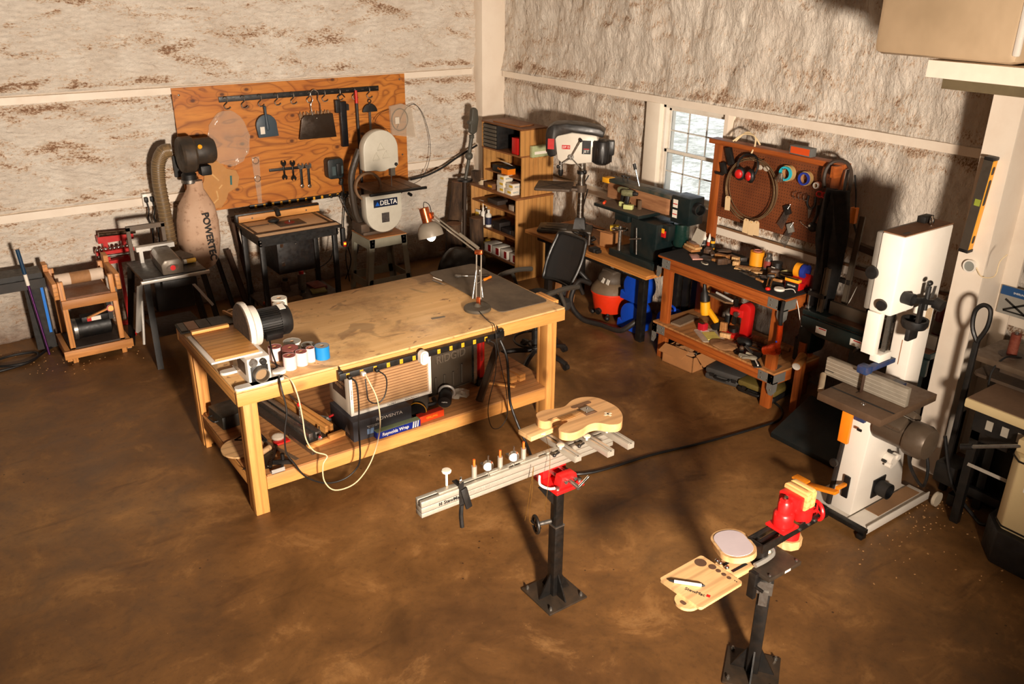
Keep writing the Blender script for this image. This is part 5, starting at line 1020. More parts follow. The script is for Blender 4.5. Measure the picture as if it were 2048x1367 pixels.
for (dx, dz) in ((-.09, .17), (.12, -.09), (-.14, -.13)):
    h_ = link('feed_handle', MB().cyl((.10, .135, .77), (.10+dx, .155, .77+dz), .006), CHR, t); link('knob', MB().sph((.10+dx, .155, .77+dz), .016, (1, 1, 1.2)), BLKP, h_)
link('quill', MB().cyl((.21, 0, .62), (.21, 0, .70), .02), STL, t); link('chuck', MB().lathe([(0, .555), (.012, .555), (.026, .58), (.026, .62), (0, .625)], (.21, 0, 0), n=18), BLK, t)
t = thing('power_cable', 'black cord looping down behind the drill press column', 'cable', (5.6, 6.40, .75)); link('cord', MB().tube([(0, .12, .4), (-.02, .17, .1), (.03, .1, .02), (.1, -.1, .01), (.12, -.2, .15), (.14, -.25, .35)], .006), CB, t)
# --- edge sander
t = thing('edge_sander', 'dark green edge sander with a long brown abrasive belt on the low bench', 'edge sander', (5.20, 5.10, .741))
link('base', MB().bx(0, .36, .03, .62, 0, .07, b=.01), GRN, t); link('base_dust', MB().bx(.10, .32, .06, .25, .0705, .072), plain('sawdust_film', (150, 112, 76), .8), t)
link('cabinet', MB().prism([(.05, .07), (.34, .07), (.34, .40), (.05, .40)], .07, .40, 'y', bev=.01), GRN, t)
tb = link('table', MB().bx(.0, .27, .26, .86, .415, .445, b=.006), GRN, t); link('table_dust', MB().bx(.01, .26, .27, .85, .4455, .447), plain('dust_on_table', (112, 92, 72), .8, dirt=.3), tb)
link('table_bracket', MB().bx(.03, .24, .42, .60, .34, .414, b=.01), GRN, t)
bt = link('abrasive_belt', MB().prism(rrect(.22, .34, .10, .96, .055, 5), .455, .60), (lambda k: k.fin(k.mix(k.ramp(k.noise(1.5, k.map((6, 1, 9)), 5, .7), [(.3, (0,)*3), (.7, (1,)*3)]), S(120, 74, 44), S(176, 126, 84)), .8))(N('worn_belt_brown')), t)
link('top_cover', MB().bx(.21, .35, .02, .97, .601, .635, b=.004), plain('cover_dusty_green', (40, 52, 48), .5, dirt=.9, dc=(130, 108, 84), sc=4), t); link('yellow_tip', MB().bx(.20, .29, .90, .985, .59, .638, b=.004), YEL, t); link('top_slot', MB().bx(.26, .29, .35, .45, .6355, .637), DARKT, t)
eh = link('end_housing', MB().bx(.19, .37, -.16, .06, .42, .66, b=.012), GRN, t)
for z_ in (.50, .59): link('warning_label', MB().bx(.1885, .1898, -.02+.0, .035, z_-.035, z_+.035), PPR, eh); link('red_band', MB().bx(.1875, .1884, -.018, .033, z_-.008, z_-.0), RED, eh)
link('dust_port', MB().pipe((.27, -.161, .57), .052, .042, .07, (-.3, -1, .0), 24), BLKP, eh)
link('motor', MB().lathe([(0, 0), (.06, 0), (.07, .02), (.07, .20), (0, .2)], (.28, -.005, .20), (0, 0, 1), 24), plain('motor_green', (12, 44, 38), .3, dirt=.15), t); link('switch_box', MB().bx(.12, .20, -.01, .10, .26, .40, b=.008), GRN, t); link('switch', MB().bx(.105, .119, .02, .07, .29, .35, b=.004), RED, t); link('switch_yellow', MB().bx(.10, .1045, .03, .06, .33, .37), YEL, t)
link('motor_foot', MB().bx(.21, .34, -.055, .025, .0, .19, b=.01), GRN, t)
link('hand_wheel', MB().ring((.02, .50, .27), .075, .009, (.1, .1, 1)).cyl((-.05, .50, .27), (.09, .50, .27), .006).cyl((.02, .43, .27), (.02, .57, .27), .006), CHR, t); link('wheel_shaft', MB().cyl((.02, .50, .071), (.02, .50, .30), .016), STL, t)
link('lever', MB().cyl((.0, .25, .10), (.0, .27, .34), .007).cyl((-.01, .2, .26), (-.01, .34, .22), .006), STL, t); link('tension_lever', MB().cyl((.24, .52, .63), (.22, .57, .80), .008), CHR, t); link('lever_knob', MB().cyl((.222, .565, .78), (.214, .58, .83), .014), BLKP, t)
for y in (.72, .78): link('adjust_knob', MB().cyl((.28, y, .636), (.28, y, .67), .005).cyl((.28, y, .67), (.28, y, .68), .022), BLK, t)
link('bracket_arm', MB().bx(.20, .24, .86, 1.0, .38, .41), GRN, t)
link('pointed_block', MB().bx(.16, .19, .42, .44, .4475, .53), plain('worn_grey_block', (100, 78, 58), .7), t)
t = thing('orange_plug', 'small bright orange plastic part on the sander table', 'part', (5.24, 5.86, 1.191)); link('body', MB().cyl((-.02, -.02, .012), (.03, .02, .012), .012), plain('vivid_orange', (240, 70, 20), .4), t)
def drill(lb, loc, rz):
    t = thing('cordless_drill', lb, 'cordless drill', loc, rz, 'cordless drills on the sander table'); LG = plain('lime_plastic', (196, 200, 130), .45, dirt=.15)
    link('battery', MB().prism(rrect(-.035, .055, -.028, .028, .012), 0, .042, bev=.006), LG, t); link('grip', MB().box((-.005, 0, .085), (.04, .034, .085), (0, .12, 0), b=.01), BLKP, t)
    link('motor_body', MB().lathe([(0, -.06), (.024, -.058), (.03, -.04), (.03, .03), (.026, .045), (0, .045)], (0, 0, .145), (1, 0, 0), 18), plain('camo_olive', (120, 118, 84), .5, dirt=.6, dc=(40, 36, 28), sc=40), t); link('chuck', MB().lathe([(.02, 0), (.022, .01), (.014, .045), (0, .045)], (.046, 0, .145), (1, 0, 0), 16), BLKP, t)
drill('lime-footed cordless drill standing on the green sander table, the rear one', (5.33, 5.70, 1.19), rad(-75)); drill('lime-footed cordless drill, the nearer of two on the green sander table', (5.29, 5.60, 1.19), rad(-60))
t = thing('open_carton', 'small open cardboard carton with a yellow roll on the low bench', 'carton', (5.40, 5.90, .741), .2); CBD = plain('cardboard', (168, 114, 66), .75, dirt=.2)
link('carton', MB().bx(-.06, .09, -.05, .1, 0, .14, b=.002), CBD, t); link('flap', MB().box((-.09, .02, .155), (.10, .14, .004), (0, .5, 0)).box((.12, .02, .15), (.08, .14, .004), (0, -.6, 0)), CBD, t)
t = thing('yellow_roll', 'small yellow roll resting on the open carton', 'roll', (5.40, 5.87, .93)); link('roll', MB().cyl((-.03, .03, .0), (.03, -.03, .01), .03), plain('dull_yellow', (200, 160, 40), .5), t)
t = thing('cable_pile', 'pile of black cables and small tools on the low bench', 'cable pile', (5.32, 6.18, .742)); t2 = MB()
for i in range(5): t2.tube([(random.uniform(-.1, .1), random.uniform(-.16, .2), random.uniform(.006, .045)) for _ in range(6)], .006)
link('cable', t2, CB, t)
t = thing('grey_clamp_block', 'black moulded clamp on the low bench beside the carton', 'clamp', (5.15, 5.86, .741)); link('body', MB().box((0, 0, .022), (.09, .08, .044), b=.01), BLKP, t); link('jaw', MB().bx(-.03, .03, -.07, -.041, 0, .03, b=.005), BLKP, t)
t = thing('wood_pin', 'short pale dowel standing on the low bench', 'dowel', (5.20, 6.0, .741)); link('pin', MB().cyl((0, 0, 0), (0, 0, .12), .011), STL, t)
# --- shop vacuum
t = thing('shop_vacuum', 'red-orange shop vacuum with a dusty grey lid and black hose under the low bench', 'vacuum cleaner', (5.47, 5.95, 0))
VR = plain('vac_orange_red', (226, 52, 18), .4, dirt=.15)
link('bucket', MB().lathe([(0, .06), (.145, .06), (.16, .08), (.19, .255), (.2, .26), (.2, .275), (0, .275)], n=36), VR, t)
link('lid', MB().lathe([(.2, .276), (.19, .31), (.15, .36), (.12, .38), (0, .38)], n=36), plain('vac_lid_dusty', (112, 92, 70), .6, dirt=.5), t)
link('motor_head', MB().sph((0, .0, .385), .13, (1, 1.1, .8), 24).bx(-.07, .07, -.09, .09, .42, .49, b=.03), plain('vac_head_dusty', (80, 68, 56), .6, dirt=.5), t)
for y in (-.09, -.02): link('label', MB().box((-.128, y, .40), (.004, .045, .05), (0, .35, -.2)), PPR, t)
for a in range(4): link('caster', MB().sph((.17*math.cos(a*PI/2+.7), .17*math.sin(a*PI/2+.7), .028), .027).cyl((.15*math.cos(a*PI/2+.7), .15*math.sin(a*PI/2+.7), .04), (.13*math.cos(a*PI/2+.7), .13*math.sin(a*PI/2+.7), .07), .02), BLKP, t)
link('drain_cap', MB().cyl((-.14, -.02, .10), (-.19, -.03, .085), .03), BLKP, t)
link('hose', MB().tube([(-.10, .20, .30), (-.24, .22, .34), (-.36, .18, .16), (-.34, .02, .03), (-.28, -.2, .028), (-.26, -.45, .05), (-.16, -.56, .16), (-.02, -.5, .1)], .026, 12), plain('hose_black', (30, 27, 25), .5, dirt=.3), t)
link('hose_loop', MB().tube([(-.10, .2, .30), (-.18, .30, .42), (-.10, .42, .30), (-.0, .42, .1)], .022, 12), plain('hose_black', (30, 27, 25), .5, dirt=.3), t)
# --- blue air movers
def mover(lb, loc, rz=0):
    t = thing('air_mover', lb, 'air mover', loc, rz, 'blue air movers under the low bench')
    m = MB().prism(arc(0, .15, .135, -40, 215, 22)+[(-.17, .09), (-.18, .0), (.10, 0)], -.085, .085, 'x', bev=.012); link('snail_housing', m, BLU, t)
    m = MB().prism([(-.17, .03), (-.04, .03), (-.04, .09), (-.17, .09)], -.088, -.0855, 'x'); link('vent', m, BLKP, t); link('intake', MB().cyl((-.086, 0, .15), (-.09, 0, .15), .07), BLKP, t); link('handle', MB().tube([(0, -.05, .28), (0, -.04, .32), (0, .04, .32), (0, .05, .28)], .012), BLU, t)
mover('lower front blue air mover under the low bench', (5.42, 5.52, .005), rad(180)); mover('upper front blue air mover stacked on the lower one', (5.42, 5.50, .300), rad(180)); mover('rear blue air mover between the bench legs', (5.52, 5.16, .012), rad(165))
# --- office chair
t = thing('office_chair', 'black mesh office chair with arms at the far corner of the workbench', 'office chair', (4.20, 5.50, 0), rad(184))
CBK = plain('chair_black', (24, 23, 22), .4, dirt=.2)
for i in range(5):
    a = 2*PI*i/5+.55; l_ = link('base_leg', MB().tube([(0, 0, .10), (.2*math.cos(a), .2*math.sin(a), .09), (.33*math.cos(a), .33*math.sin(a), .055)], .022, 8), CBK, t); link('caster', MB().cyl((.33*math.cos(a)-.02, .33*math.sin(a), .028), (.33*math.cos(a)+.02, .33*math.sin(a), .028), .026), BLKP, l_)
link('gas_post', MB().cyl((0, 0, .08), (0, 0, .30), .035).cyl((0, 0, .30), (0, 0, .50), .018), CBK, t); link('foot_ring', MB().ring((0, 0, .20), .19, .010).cyl((-.19, 0, .2), (.19, 0, .2), .007), CBK, t)
link('seat', MB().prism(rrect(-.24, .24, -.23, .23, .08), .50, .58, bev=.02), plain('seat_fabric', (30, 28, 27), .9, dirt=.25), t)
k = N('chair_mesh'); k.fin(S(26, 24, 23), .7); ms = k.n('ShaderNodeTexBrick', Vector=k.map((90, 90, 90)), Scale=1.0).outputs[1]; k.b.inputs['Alpha'].default_value = .88
m = MB(); nz_, ny_ = 10, 10; B_ = m.bm; VV = [[None]*(ny_+1) for _ in range(nz_+1)]
for i in range(nz_+1):
    for j in range(ny_+1):
        z_ = .68+.38*i/nz_; w_ = .17+.03*math.sin(PI*i/nz_); y = -w_+2*w_*j/ny_; x = -.26-.05*math.sin(PI*i/nz_*.8)*1-.14*(i/nz_)**1.5+.06*(y/.24)**2
        VV[i][j] = B_.verts.new((x, y, z_))
for i in range(nz_):
    for j in range(ny_): B_.faces.new((VV[i][j], VV[i][j+1], VV[i+1][j+1], VV[i+1][j]))
o = link('mesh_back', m, k.m, t, ang=80); s_ = o.modifiers.new('t', 'SOLIDIFY'); s_.thickness = .004
edge = [VV[0][j].co.copy() if 0 else None for j in ()]
def bp(i, j): z_ = .68+.38*i/10; w_ = .17+.03*math.sin(PI*i/10); y = -w_+2*w_*j/10; return (-.26-.05*math.sin(PI*i/10*.8)-.14*(i/10)**1.5+.06*(y/.24)**2, y, z_)
link('back_frame', MB().tube([bp(i, 0) for i in range(11)]+[bp(10, j) for j in (2, 5, 8)]+[bp(i, 10) for i in range(10, -1, -1)]+[bp(0, j) for j in (8, 5, 2)], .014, 8, True, 2), CBK, t)
link('back_bracket', MB().tube([(-.1, 0, .52), (-.3, 0, .53), (-.33, 0, .68)], .025), CBK, t)
for s_ in (-1, 1): link('armrest', MB().tube([(-.05, s_*.24, .52), (-.05, s_*.31, .58), (.0, s_*.31, .70), (.02, s_*.31, .735)], .016).tube([(-.2, s_*.3, .73), (-.05, s_*.31, .75), (.12, s_*.31, .745), (.2, s_*.29, .72)], .022), plain('armrest_grey', (60, 56, 50), .4, dirt=.3), t)
# ============================================================ pegboard bench
BH = .95
t = thing('pegboard_bench', 'orange stained fir bench with a black mat top, low shelf and pegboard back', 'workbench', (5.17, 3.72, 0)); W_, D_ = 1.25, .56
HW = plain('galvanised_bracket', (120, 118, 112), .4, .25, .3)
for x, y in ((.0, .0), (.0, W_-.09), (.44, .0), (.44, W_-.09)): link('leg', MB().bx(x, x+.042, y, y+.09, 0, .925, b=.003), FIR[2], t)
for z_, nm in ((.835, 'rail'), (.23, 'rail')):
    link(nm, MB().bx(-.04, -.002, .0, W_, z_, z_+.09, b=.003), FIR[1], t); link(nm, MB().bx(.484, .52, .0, W_, z_, z_+.09, b=.003), FIR[1], t)
    for y0 in (-.04, W_+.002): link(nm, MB().bx(-.04, .52, y0, y0+.038, z_, z_+.09, b=.003), FIR[0], t)
link('top_panel', MB().bx(-.04, .53, -.04, W_+.04, .926, .94), FIR[1], t)
k = N('black_bench_mat'); MATB = k.fin(k.mix(k.ramp(k.noise(7, None, 6, .75), [(.5, (0,)*3), (.8, (.6,)*3)]), S(13, 12, 12), S(52, 40, 30)), .9, 0, k.bump(k.noise(150), .3, .002))
link('black_mat', MB().bx(-.035, .525, -.035, W_+.035, .9405, BH), MATB, t); link('shelf_board', MB().bx(-.04, .52, -.04, W_+.04, .3205, .335), LSH, t)
for y, s_ in ((-.041, 1), (W_+.041, -1)):
    for z_ in (.835, .23):
        m = MB(); m.bx(-.0425, -.0405, y, y+s_*.15, z_+.01, z_+.088).prism([(y, z_+.088), (y+s_*.055, z_+.088), (y+s_*.055, z_-.04), (y+s_*.03, z_-.085), (y, z_-.085)], -.0425, -.0405, 'x')
        if s_ == 1: m.bx(-.0425, .10, -.0425, -.0405, z_+.01, z_+.088).prism([(-.0425, z_+.02), (.015, z_+.02), (.01, z_-.06), (-.0425, z_-.085)], -.0425, -.0405, 'y')
        b_ = link('corner_bracket', m, HW, t); m = MB()
        for dy, dz in ((.02, .02), (.02, .07), (.06, .03), (.12, .03), (.12, .07), (.02, -.04)): m.cyl((-.0425, y+s_*dy, z_+dz), (-.045, y+s_*dy, z_+dz), .005, n=8)
        link('screw', m, CHR, b_)
px = .48
for y in (0, W_-.09+.0): link('back_post', MB().bx(px, px+.04, y+.0, y+.085, BH+.001, 1.85, b=.003), FIR[2], t)
link('header', MB().bx(px-.06, px+.045, -.035, W_+.01, 1.851, 1.89, b=.003), FIR[1], t); link('end_stub', MB().bx(px-.14, px-.062, -.035, .005, 1.80, 1.885, b=.003), FIR[0], t)
k = N('brown_pegboard'); vv = k.n('ShaderNodeVectorMath', _operation='FRACTION', **{'0': k.map((0, 40, 40))}).outputs[0]
d_ = k.n('ShaderNodeVectorMath', _operation='DISTANCE', **{'0': vv, '1': (0, .5, .5)}).outputs['Value']
c_ = k.mix(k.math('LESS_THAN', d_, .15), k.mix(k.ramp(k.noise(5), [(.3, (0,)*3), (.7, (1,)*3)]), S(126, 68, 34), S(100, 50, 24)), S(30, 16, 10))
link('pegboard', MB().bx(px+.01, px+.018, .086, W_-.09, 1.235, 1.85), k.fin(c_, .55), t)
XP = 5.17+px+.008   # face of the pegboard
# --- things on the pegboard
def hang(nm, lb, cat, y, z_, grp=None, x=None): return thing(nm, lb, cat, (x or XP-.002, y, z_), 0, grp)
t = hang('tubing_coil', 'large coil of clear tubing hanging on the pegboard around the red ear muffs', 'tubing', 4.50, 1.545)
for i in range(6): link('tube_turn', MB().ring((-.03-.008*i, .004*math.sin(i*2), .004*math.cos(i*3)), .243+.006*(i % 3), .0036, (1, .04*math.sin(i), .03*math.cos(i*2)), 48), plain('clear_tube', (150, 124, 92), .15, .6, dirt=.1), t)
link('hanger', MB().tube([(0, 0, .25), (-.05, 0, .245), (-.09, 0, .25), (-.095, 0, .27)], .003), CHR, t)
t = hang('ear_muffs', 'red and black ear muffs hanging inside the tubing coil', 'ear muffs', 4.535, 1.665, x=XP-.075)
for dy, a in ((.055, .3), (-.055, -.3)):
    c_ = link('ear_cup', MB().sph((-.02, dy, 0), .052, (.6, .9, 1.1), 20, (0, 0, a)), BLKP, t); link('cup_shell', MB().sph((-.045, dy*.9, 0), .036, (.5, .95, 1.05), 18, (0, 0, a)), RED if dy > 0 or 1 else STL, c_)
link('headband', MB().tube([(-.01, .09, .02), (0, .10, .09), (.02, .05, .15), (.02, -.05, .15), (0, -.10, .09), (-.01, -.09, .02)], .009), BLKP, t)
t = hang('safety_glasses', 'clear safety glasses hooked beside the ear muffs', 'glasses', 4.40, 1.74, x=XP-.06); link('lens', MB().sph((0, .03, 0), .03, (.3, 1, .7), 14).sph((0, -.035, 0), .03, (.3, 1, .7), 14), PLB, t); link('temple', MB().tube([(0, .06, .01), (.03, .08, .03), (.05, .03, .06)], .003), CHR, t)
t = hang('black_pistol_tool', 'black angular tool hanging at the upper left corner of the pegboard', 'tool', 4.78, 1.72, x=XP-.03); link('body', MB().box((0, -.01, .05), (.03, .06, .15), (rad(-22), 0, 0), b=.006), BLKP, t); link('jaw', MB().box((0, .04, -.06), (.03, .05, .10), (rad(-20), 0, 0), b=.006).bx(-.012, .012, .04, .12, -.12, -.10), BLKP, t)
def tape(lb, y, z_, r_, w_, c1, c2):
    t = hang('tape_roll', lb, 'tape roll', y, z_, 'tape rolls on the pegboard'); link('tape', MB().pipe((-.004, 0, 0), r_, r_*.78, w_, (-1, 0, 0)), c1, t); link('core', MB().pipe((-.0045, 0, 0), r_*.775, r_*.68, w_-.001, (-1, 0, 0)), plain('cardboard_core', (176, 130, 84), .8), t)
    if c2: link('front_roll', MB().pipe((-.005-w_, 0, 0), r_*.9, r_*.66, w_*.5, (-1, 0, 0)), c2, t)
tape('cyan tape roll with keys hanging on the pegboard', 4.18, 1.735, .062, .04, plain('tan_tape', (196, 160, 104), .5), plain('cyan_tape', (40, 176, 196), .4, dirt=0))
tape('tan and dark blue tape roll right of the cyan one', 4.01, 1.725, .055, .035, plain('tan_tape', (196, 160, 104), .5), plain('royal_blue_tape', (36, 56, 150), .4, dirt=0))
tape('small white and pink tape roll right of the blue one', 3.90, 1.695, .026, .03, plain('pink_tape', (226, 150, 120), .5), plain('white_backing', (232, 222, 210), .7))
t = hang('key_bunch', 'bunch of steel keys hanging in front of the cyan tape roll', 'keys', 4.19, 1.74, x=XP-.075); m = MB()
link('peg', MB().cyl((.07, 0, .03), (-.01, 0, .03), .003), CHR, t)
for i in range(4): link('key', MB().box((-.012-.003*i, -.01+.012*i, -.035), (.003, .012, .07), (rad(-15+12*i), 0, 0)), CHR, t)
t = hang('scissors', 'red-handled scissors hanging on the right of the pegboard', 'scissors', 3.85, 1.60, x=XP-.02)
link('handle', MB().ring((0, .022, .03), .02, .006, (1, 0, 0), 20, (1.5, 1)).ring((0, -.024, .03), .02, .006, (1, 0, 0), 20, (1.5, 1)), REDP, t); link('blade', MB().prism([(-.008, 0), (.012, 0), (.002, -.14)], -.004, .004, 'x'), plain('dark_wrench_steel', (44, 40, 36), .35, .7, .2), t)
t = hang('pliers', 'black-handled pliers hanging with the jaws down on the pegboard', 'pliers', 3.935, 1.50, x=XP-.02); link('handle', MB().tube([(0, .004, .0), (0, .035, .04), (0, .03, .10)], .009).tube([(0, -.004, .0), (0, -.035, .04), (0, -.03, .10)], .009), BLKP, t); link('jaw', MB().prism([(-.018, .01), (.018, .01), (.004, -.07), (-.004, -.07)], -.007, .007, 'x'), STL, t)
t = hang('wire_hooks', 'three small bent wire hooks left of the pliers', 'wire hooks', 4.03, 1.585); 
for i in range(3): link('hook', MB().tube([(0, .06-.05*i, .02), (-.04, .06-.05*i, .015), (-.05, .05-.05*i, -.02), (-.04, .03-.05*i, -.02)], .003), CHR, t)
def hexset(lb, y, z_, hd):
    t = hang('hex_key_set', lb, 'hex keys', y, z_, 'hex key sets on the pegboard', x=XP-.02)
    link('holder', MB().box((0, 0, 0), (.03, .05, .075), (rad(-25), 0, 0), b=.006), hd, t)
    for i in range(6): link('key', MB().cyl((-.006, .022-.010*i, -.02), (-.006, .075-.010*i, -.13-.007*i), .0036, n=6), STL, t)
    for i in range(4): link('key_end', MB().cyl((-.004, -.02+.006*i, .05-.012*i), (-.03, -.04+.006*i, .055-.012*i), .003, n=6), CHR, t)
hexset('hex key set with a black holder on the lower pegboard', 4.14, 1.45, BLKP); hexset('hex key set with a grey holder hanging below the pegboard edge', 4.09, 1.315, plain('grey_holder', (128, 124, 116), .5))
t = hang('long_peg', 'thin bright wire peg on the lower right of the pegboard', 'peg', 3.98, 1.37); link('wire', MB().tube([(0, .02, .02), (-.03, .02, .02), (-.035, -.04, -.005), (-.04, -.11, -.02)], .003), CHR, t)
t = hang('ball_tool', 'round black tool with a white mark at the lower right of the pegboard', 'tool', 3.87, 1.38, x=XP-.05); link('ball', MB().sph((0, 0, 0), .04, (.8, 1, 1), 18), BLKP, t); link('handle', MB().tube([(0, 0, .03), (0, -.02, .10), (.01, -.01, .17)], .012), BLKP, t); link('mark', MB().sph((-.027, .01, .01), .012, (.5, 1, .8), 10), WHT, t)
TAGM = plain('manila_tag', (228, 196, 150), .7, dirt=.08)
for i, (y, z_, a, lb) in enumerate(((4.685, 1.40, -3, 'single cream paper tag tied low on the left of the tubing coil'), (4.47, 1.255, 2, 'left cream paper tag of the three below the coil'), (4.415, 1.25, -2, 'middle cream paper tag of the three below the coil'), (4.36, 1.26, -4, 'right cream paper tag of the three below the coil'))):
    t = thing('paper_tag', lb, 'paper tag', (XP-.095, y, z_), rot=(rad(a), 0, 0), group='paper tags on the tubing coil'); link('card', MB().prism([(-.027, -.06), (.027, -.06), (.027, .045), (.015, .06), (-.015, .06), (-.027, .045)], -.001, .001, 'x'), TAGM, t); link('eyelet', MB().ring((-.0015, 0, .048), .005, .0015, (1, 0, 0), 12), BRS, t)
t = thing('orange_sanding_block', 'grey box with a bright orange face lying on top of the pegboard frame', 'block', (5.635, 3.98, 1.891), rad(-2)); link('body', MB().bx(-.03, .035, 0, .20, 0, .065, b=.002), plain('grey_blue_plastic', (98, 100, 98), .5), t); link('orange_face', MB().bx(-.032, -.0305, .012, .188, .008, .058), plain('burnt_orange', (212, 78, 24), .5, dirt=.1), t)
t = thing('white_cable_coil', 'cream cable looped on the top left of the pegboard frame', 'cable', (5.65, 4.62, 1.891)); link('cable', MB().tube([(-.04, .12, .008), (.0, .05, .07), (0, -.06, .07), (-.03, -.10, .01), (-.075, -.11, -.05)], .007).tube([(-.02, .11, .008), (.02, .04, .085), (.02, -.05, .06), (.02, -.11, .007)], .007), CW, t)
t = thing('work_belt', 'dark leather belt looped over the right end of the pegboard frame', 'belt', (5.60, 3.71, 1.83)); link('loop', MB().tube([(.03, -.07, -.20), (.03, -.085, -.10), (.02, -.08, .02), (.0, -.04, .082), (-.03, .03, .082), (-.055, .07, .03), (-.06, .08, -.05), (-.05, .07, -.12)], .014, 6), plain('dark_leather', (52, 40, 30), .6, dirt=.4), t)
# black apron
t = thing('hanging_apron', 'long black work apron hanging from the right post of the pegboard', 'apron', (5.56, 3.60, .84))
m = MB(); B_ = m.bm; VV = [[None]*13 for _ in range(17)]
for i in range(17):
    f = i/16; z_ = .88*f+.01; w_ = .20-.075*max(0, f-.55)/.45*1.3-.02*f
    for j in range(13):
        g_ = j/12-.5; y = g_*w_+.02*f-.02*math.sin(f*4); x = -.06+.03*math.sin(j*1.4+f*2.2)-.04*(1-f)
        VV[i][j] = B_.verts.new((x, y, z_))
for i in range(16):
    for j in range(12): B_.faces.new((VV[i][j], VV[i][j+1], VV[i+1][j+1], VV[i+1][j]))
o = link('cloth', m, plain('black_canvas', (22, 20, 20), .85, dirt=.25), t, ang=80); s_ = o.modifiers.new('t', 'SOLIDIFY'); s_.thickness = .05; s_.offset = 1
link('strap', MB().tube([(-.03, 0, .86), (.0, .02, .96), (.04, .04, 1.02)], .010), BLK, t); link('brand_mark', MB().box((-.10, .03, .83), (.002, .035, .008), (.4, 0, 0)), WHTT, t)
t = thing('orange_case_tool', 'small orange and black tool hanging behind the black apron', 'tool', (5.66, 3.57, 1.52)); link('body', MB().bx(-.02, .02, -.02, .03, -.05, .07, b=.005), ORG, t); link('strap', MB().tube([(0, 0, .07), (.02, .03, .17), (0, .05, .3)], .006).tube([(0, -.01, -.05), (0, -.07, -.2), (0, -.04, -.36)], .008), BLK, t)
# --- things on the mat
Z1 = BH+.001; WBK = [wood('block_'+n_, c1, c2, 0, 2, .5, 0) for n_, c1, c2 in (('oak', (186, 130, 74), (150, 96, 50)), ('walnut', (92, 66, 46), (66, 46, 32)), ('maple', (220, 178, 124), (196, 148, 96)), ('ebony', (50, 40, 32), (36, 28, 22)))]
def wblock(lb, x, y, d, a, k, z_=Z1, tilt=0): o = link('wood_block', MB().box((0, 0, d[2]/2+abs(tilt)*d[0]/2), d, (0, tilt, 0), b=.002), WBK[k]); tag(o, lb, 'wood block', 'wood pieces on the black mat', (x, y, z_), a); return o
wblock('bottom light wood block of the small stack at the left rear', 5.45, 4.93, (.09, .15, .022), -.3, 0); wblock('middle block of the stack at the left rear of the mat', 5.455, 4.92, (.07, .16, .02), -.15, 2, Z1+.023); wblock('top block of the stack at the left rear of the mat', 5.45, 4.92, (.05, .13, .02), -.25, 0, Z1+.044)
pcs = [(5.52, 4.80, (.10, .06, .035), .5, 1, 'large dark walnut block behind the pink bag'), (5.60, 4.70, (.12, .05, .03), -.4, 1, 'dark walnut block leaning behind the pile'), (5.48, 4.72, (.12, .04, .025), .9, 1, 'dark strip in the left of the pile'), (5.47, 4.60, (.05, .12, .04), .25, 0, 'long oak block in the middle of the pile'), (5.50, 4.48, (.045, .055, .045), .2, 2, 'pale cube near the right of the pile'), (5.44, 4.53, (.03, .10, .03), -.3, 1, 'thin walnut stick in the pile'), (5.56, 4.56, (.04, .09, .025), -.1, 0, 'small tan block at the rear of the pile'), (5.44, 4.42, (.05, .05, .035), .4, 2, 'pale cube at the right end of the pile'), (5.38, 4.58, (.03, .08, .02), .1, 0, 'low oak strip at the front of the pile'), (5.36, 4.50, (.025, .09, .05), 1.2, 1, 'dark wedge at the front right of the pile'), (5.36, 4.67, (.08, .10, .02), .3, 3, 'black piece at the front left of the pile'), (5.58, 4.46, (.03, .07, .03), 1.0, 3, 'black offcut at the rear right of the pile')]
for x, y, d, a, k_, lb in pcs: wblock(lb, x, y, d, a, k_)
wblock('long thin flat board lying in the middle of the mat', 5.44, 4.30, (.10, .20, .010), .5, 2); wblock('short pale flat piece touching the flat board', 5.42, 4.19, (.05, .09, .014), .6, 2)
wblock('split walnut block right of the yellow roll', 5.50, 4.09, (.07, .09, .05), -.6, 1); wblock('leaning walnut slab beside the split block', 5.53, 3.98, (.04, .13, .035), .5, 1); wblock('small oak cube in front of the split block', 5.43, 4.05, (.05, .05, .035), .2, 0)
for i, (x, y, a, c_) in enumerate(((5.36, 4.22, .3, 3), (5.33, 4.17, .5, 3), (5.30, 4.12, .35, 1), (5.38, 4.10, .9, 3), (5.28, 4.06, .2, 0))):
    t = thing('chisel', ['rearmost dark chisel of the fan on the mat', 'second dark chisel of the fan on the mat', 'brown-handled chisel in the fan on the mat', 'crosswise dark chisel on the mat', 'nearest brass-coloured chisel of the fan'][i], 'chisel', (x, y, Z1+.011), a+1.2, 'chisels fanned on the mat'); link('handle', MB().lathe([(0, -.06), (.010, -.055), (.008, -.02), (.0095, .02), (0, .03)], (0, 0, 0), (1, 0, 0), 10), WBK[c_], t); link('blade', MB().bx(.031, .11, -.006, .006, -.002, .002), STL, t)
t = thing('wooden_mallet_knife', 'knife with a curved wooden handle lying right of the chisels', 'knife', (5.38, 3.99, Z1+.013), 1.9); link('handle', MB().tube([(-.09, -.015, 0), (-.05, .005, 0), (0, .0, 0)], .012), WBK[0], t); link('blade', MB().bx(.0, .10, -.010, .008, -.0015, .0015), STL, t)
o = link('pink_bag', MB().prism([(-.05, -.07), (.04, -.08), (.05, .06), (-.02, .08)], 0, .012, bev=.004), plain('pink_plastic', (206, 146, 130), .4, dirt=.3), None); tag(o, 'small pinkish plastic packet at the left front of the mat', 'packet', loc=(5.31, 4.76, Z1), rz=-.4)
t = thing('ribbed_oval', 'small pale ribbed oval piece lying on the front of the mat', 'part', (5.26, 4.60, Z1), 1.3); link('plate', MB().prism(arc(0, 0, .045, 0, 360, 20, ry=.022)[:-1], 0, .006), plain('pale_ribbed', (196, 186, 164), .5), t)
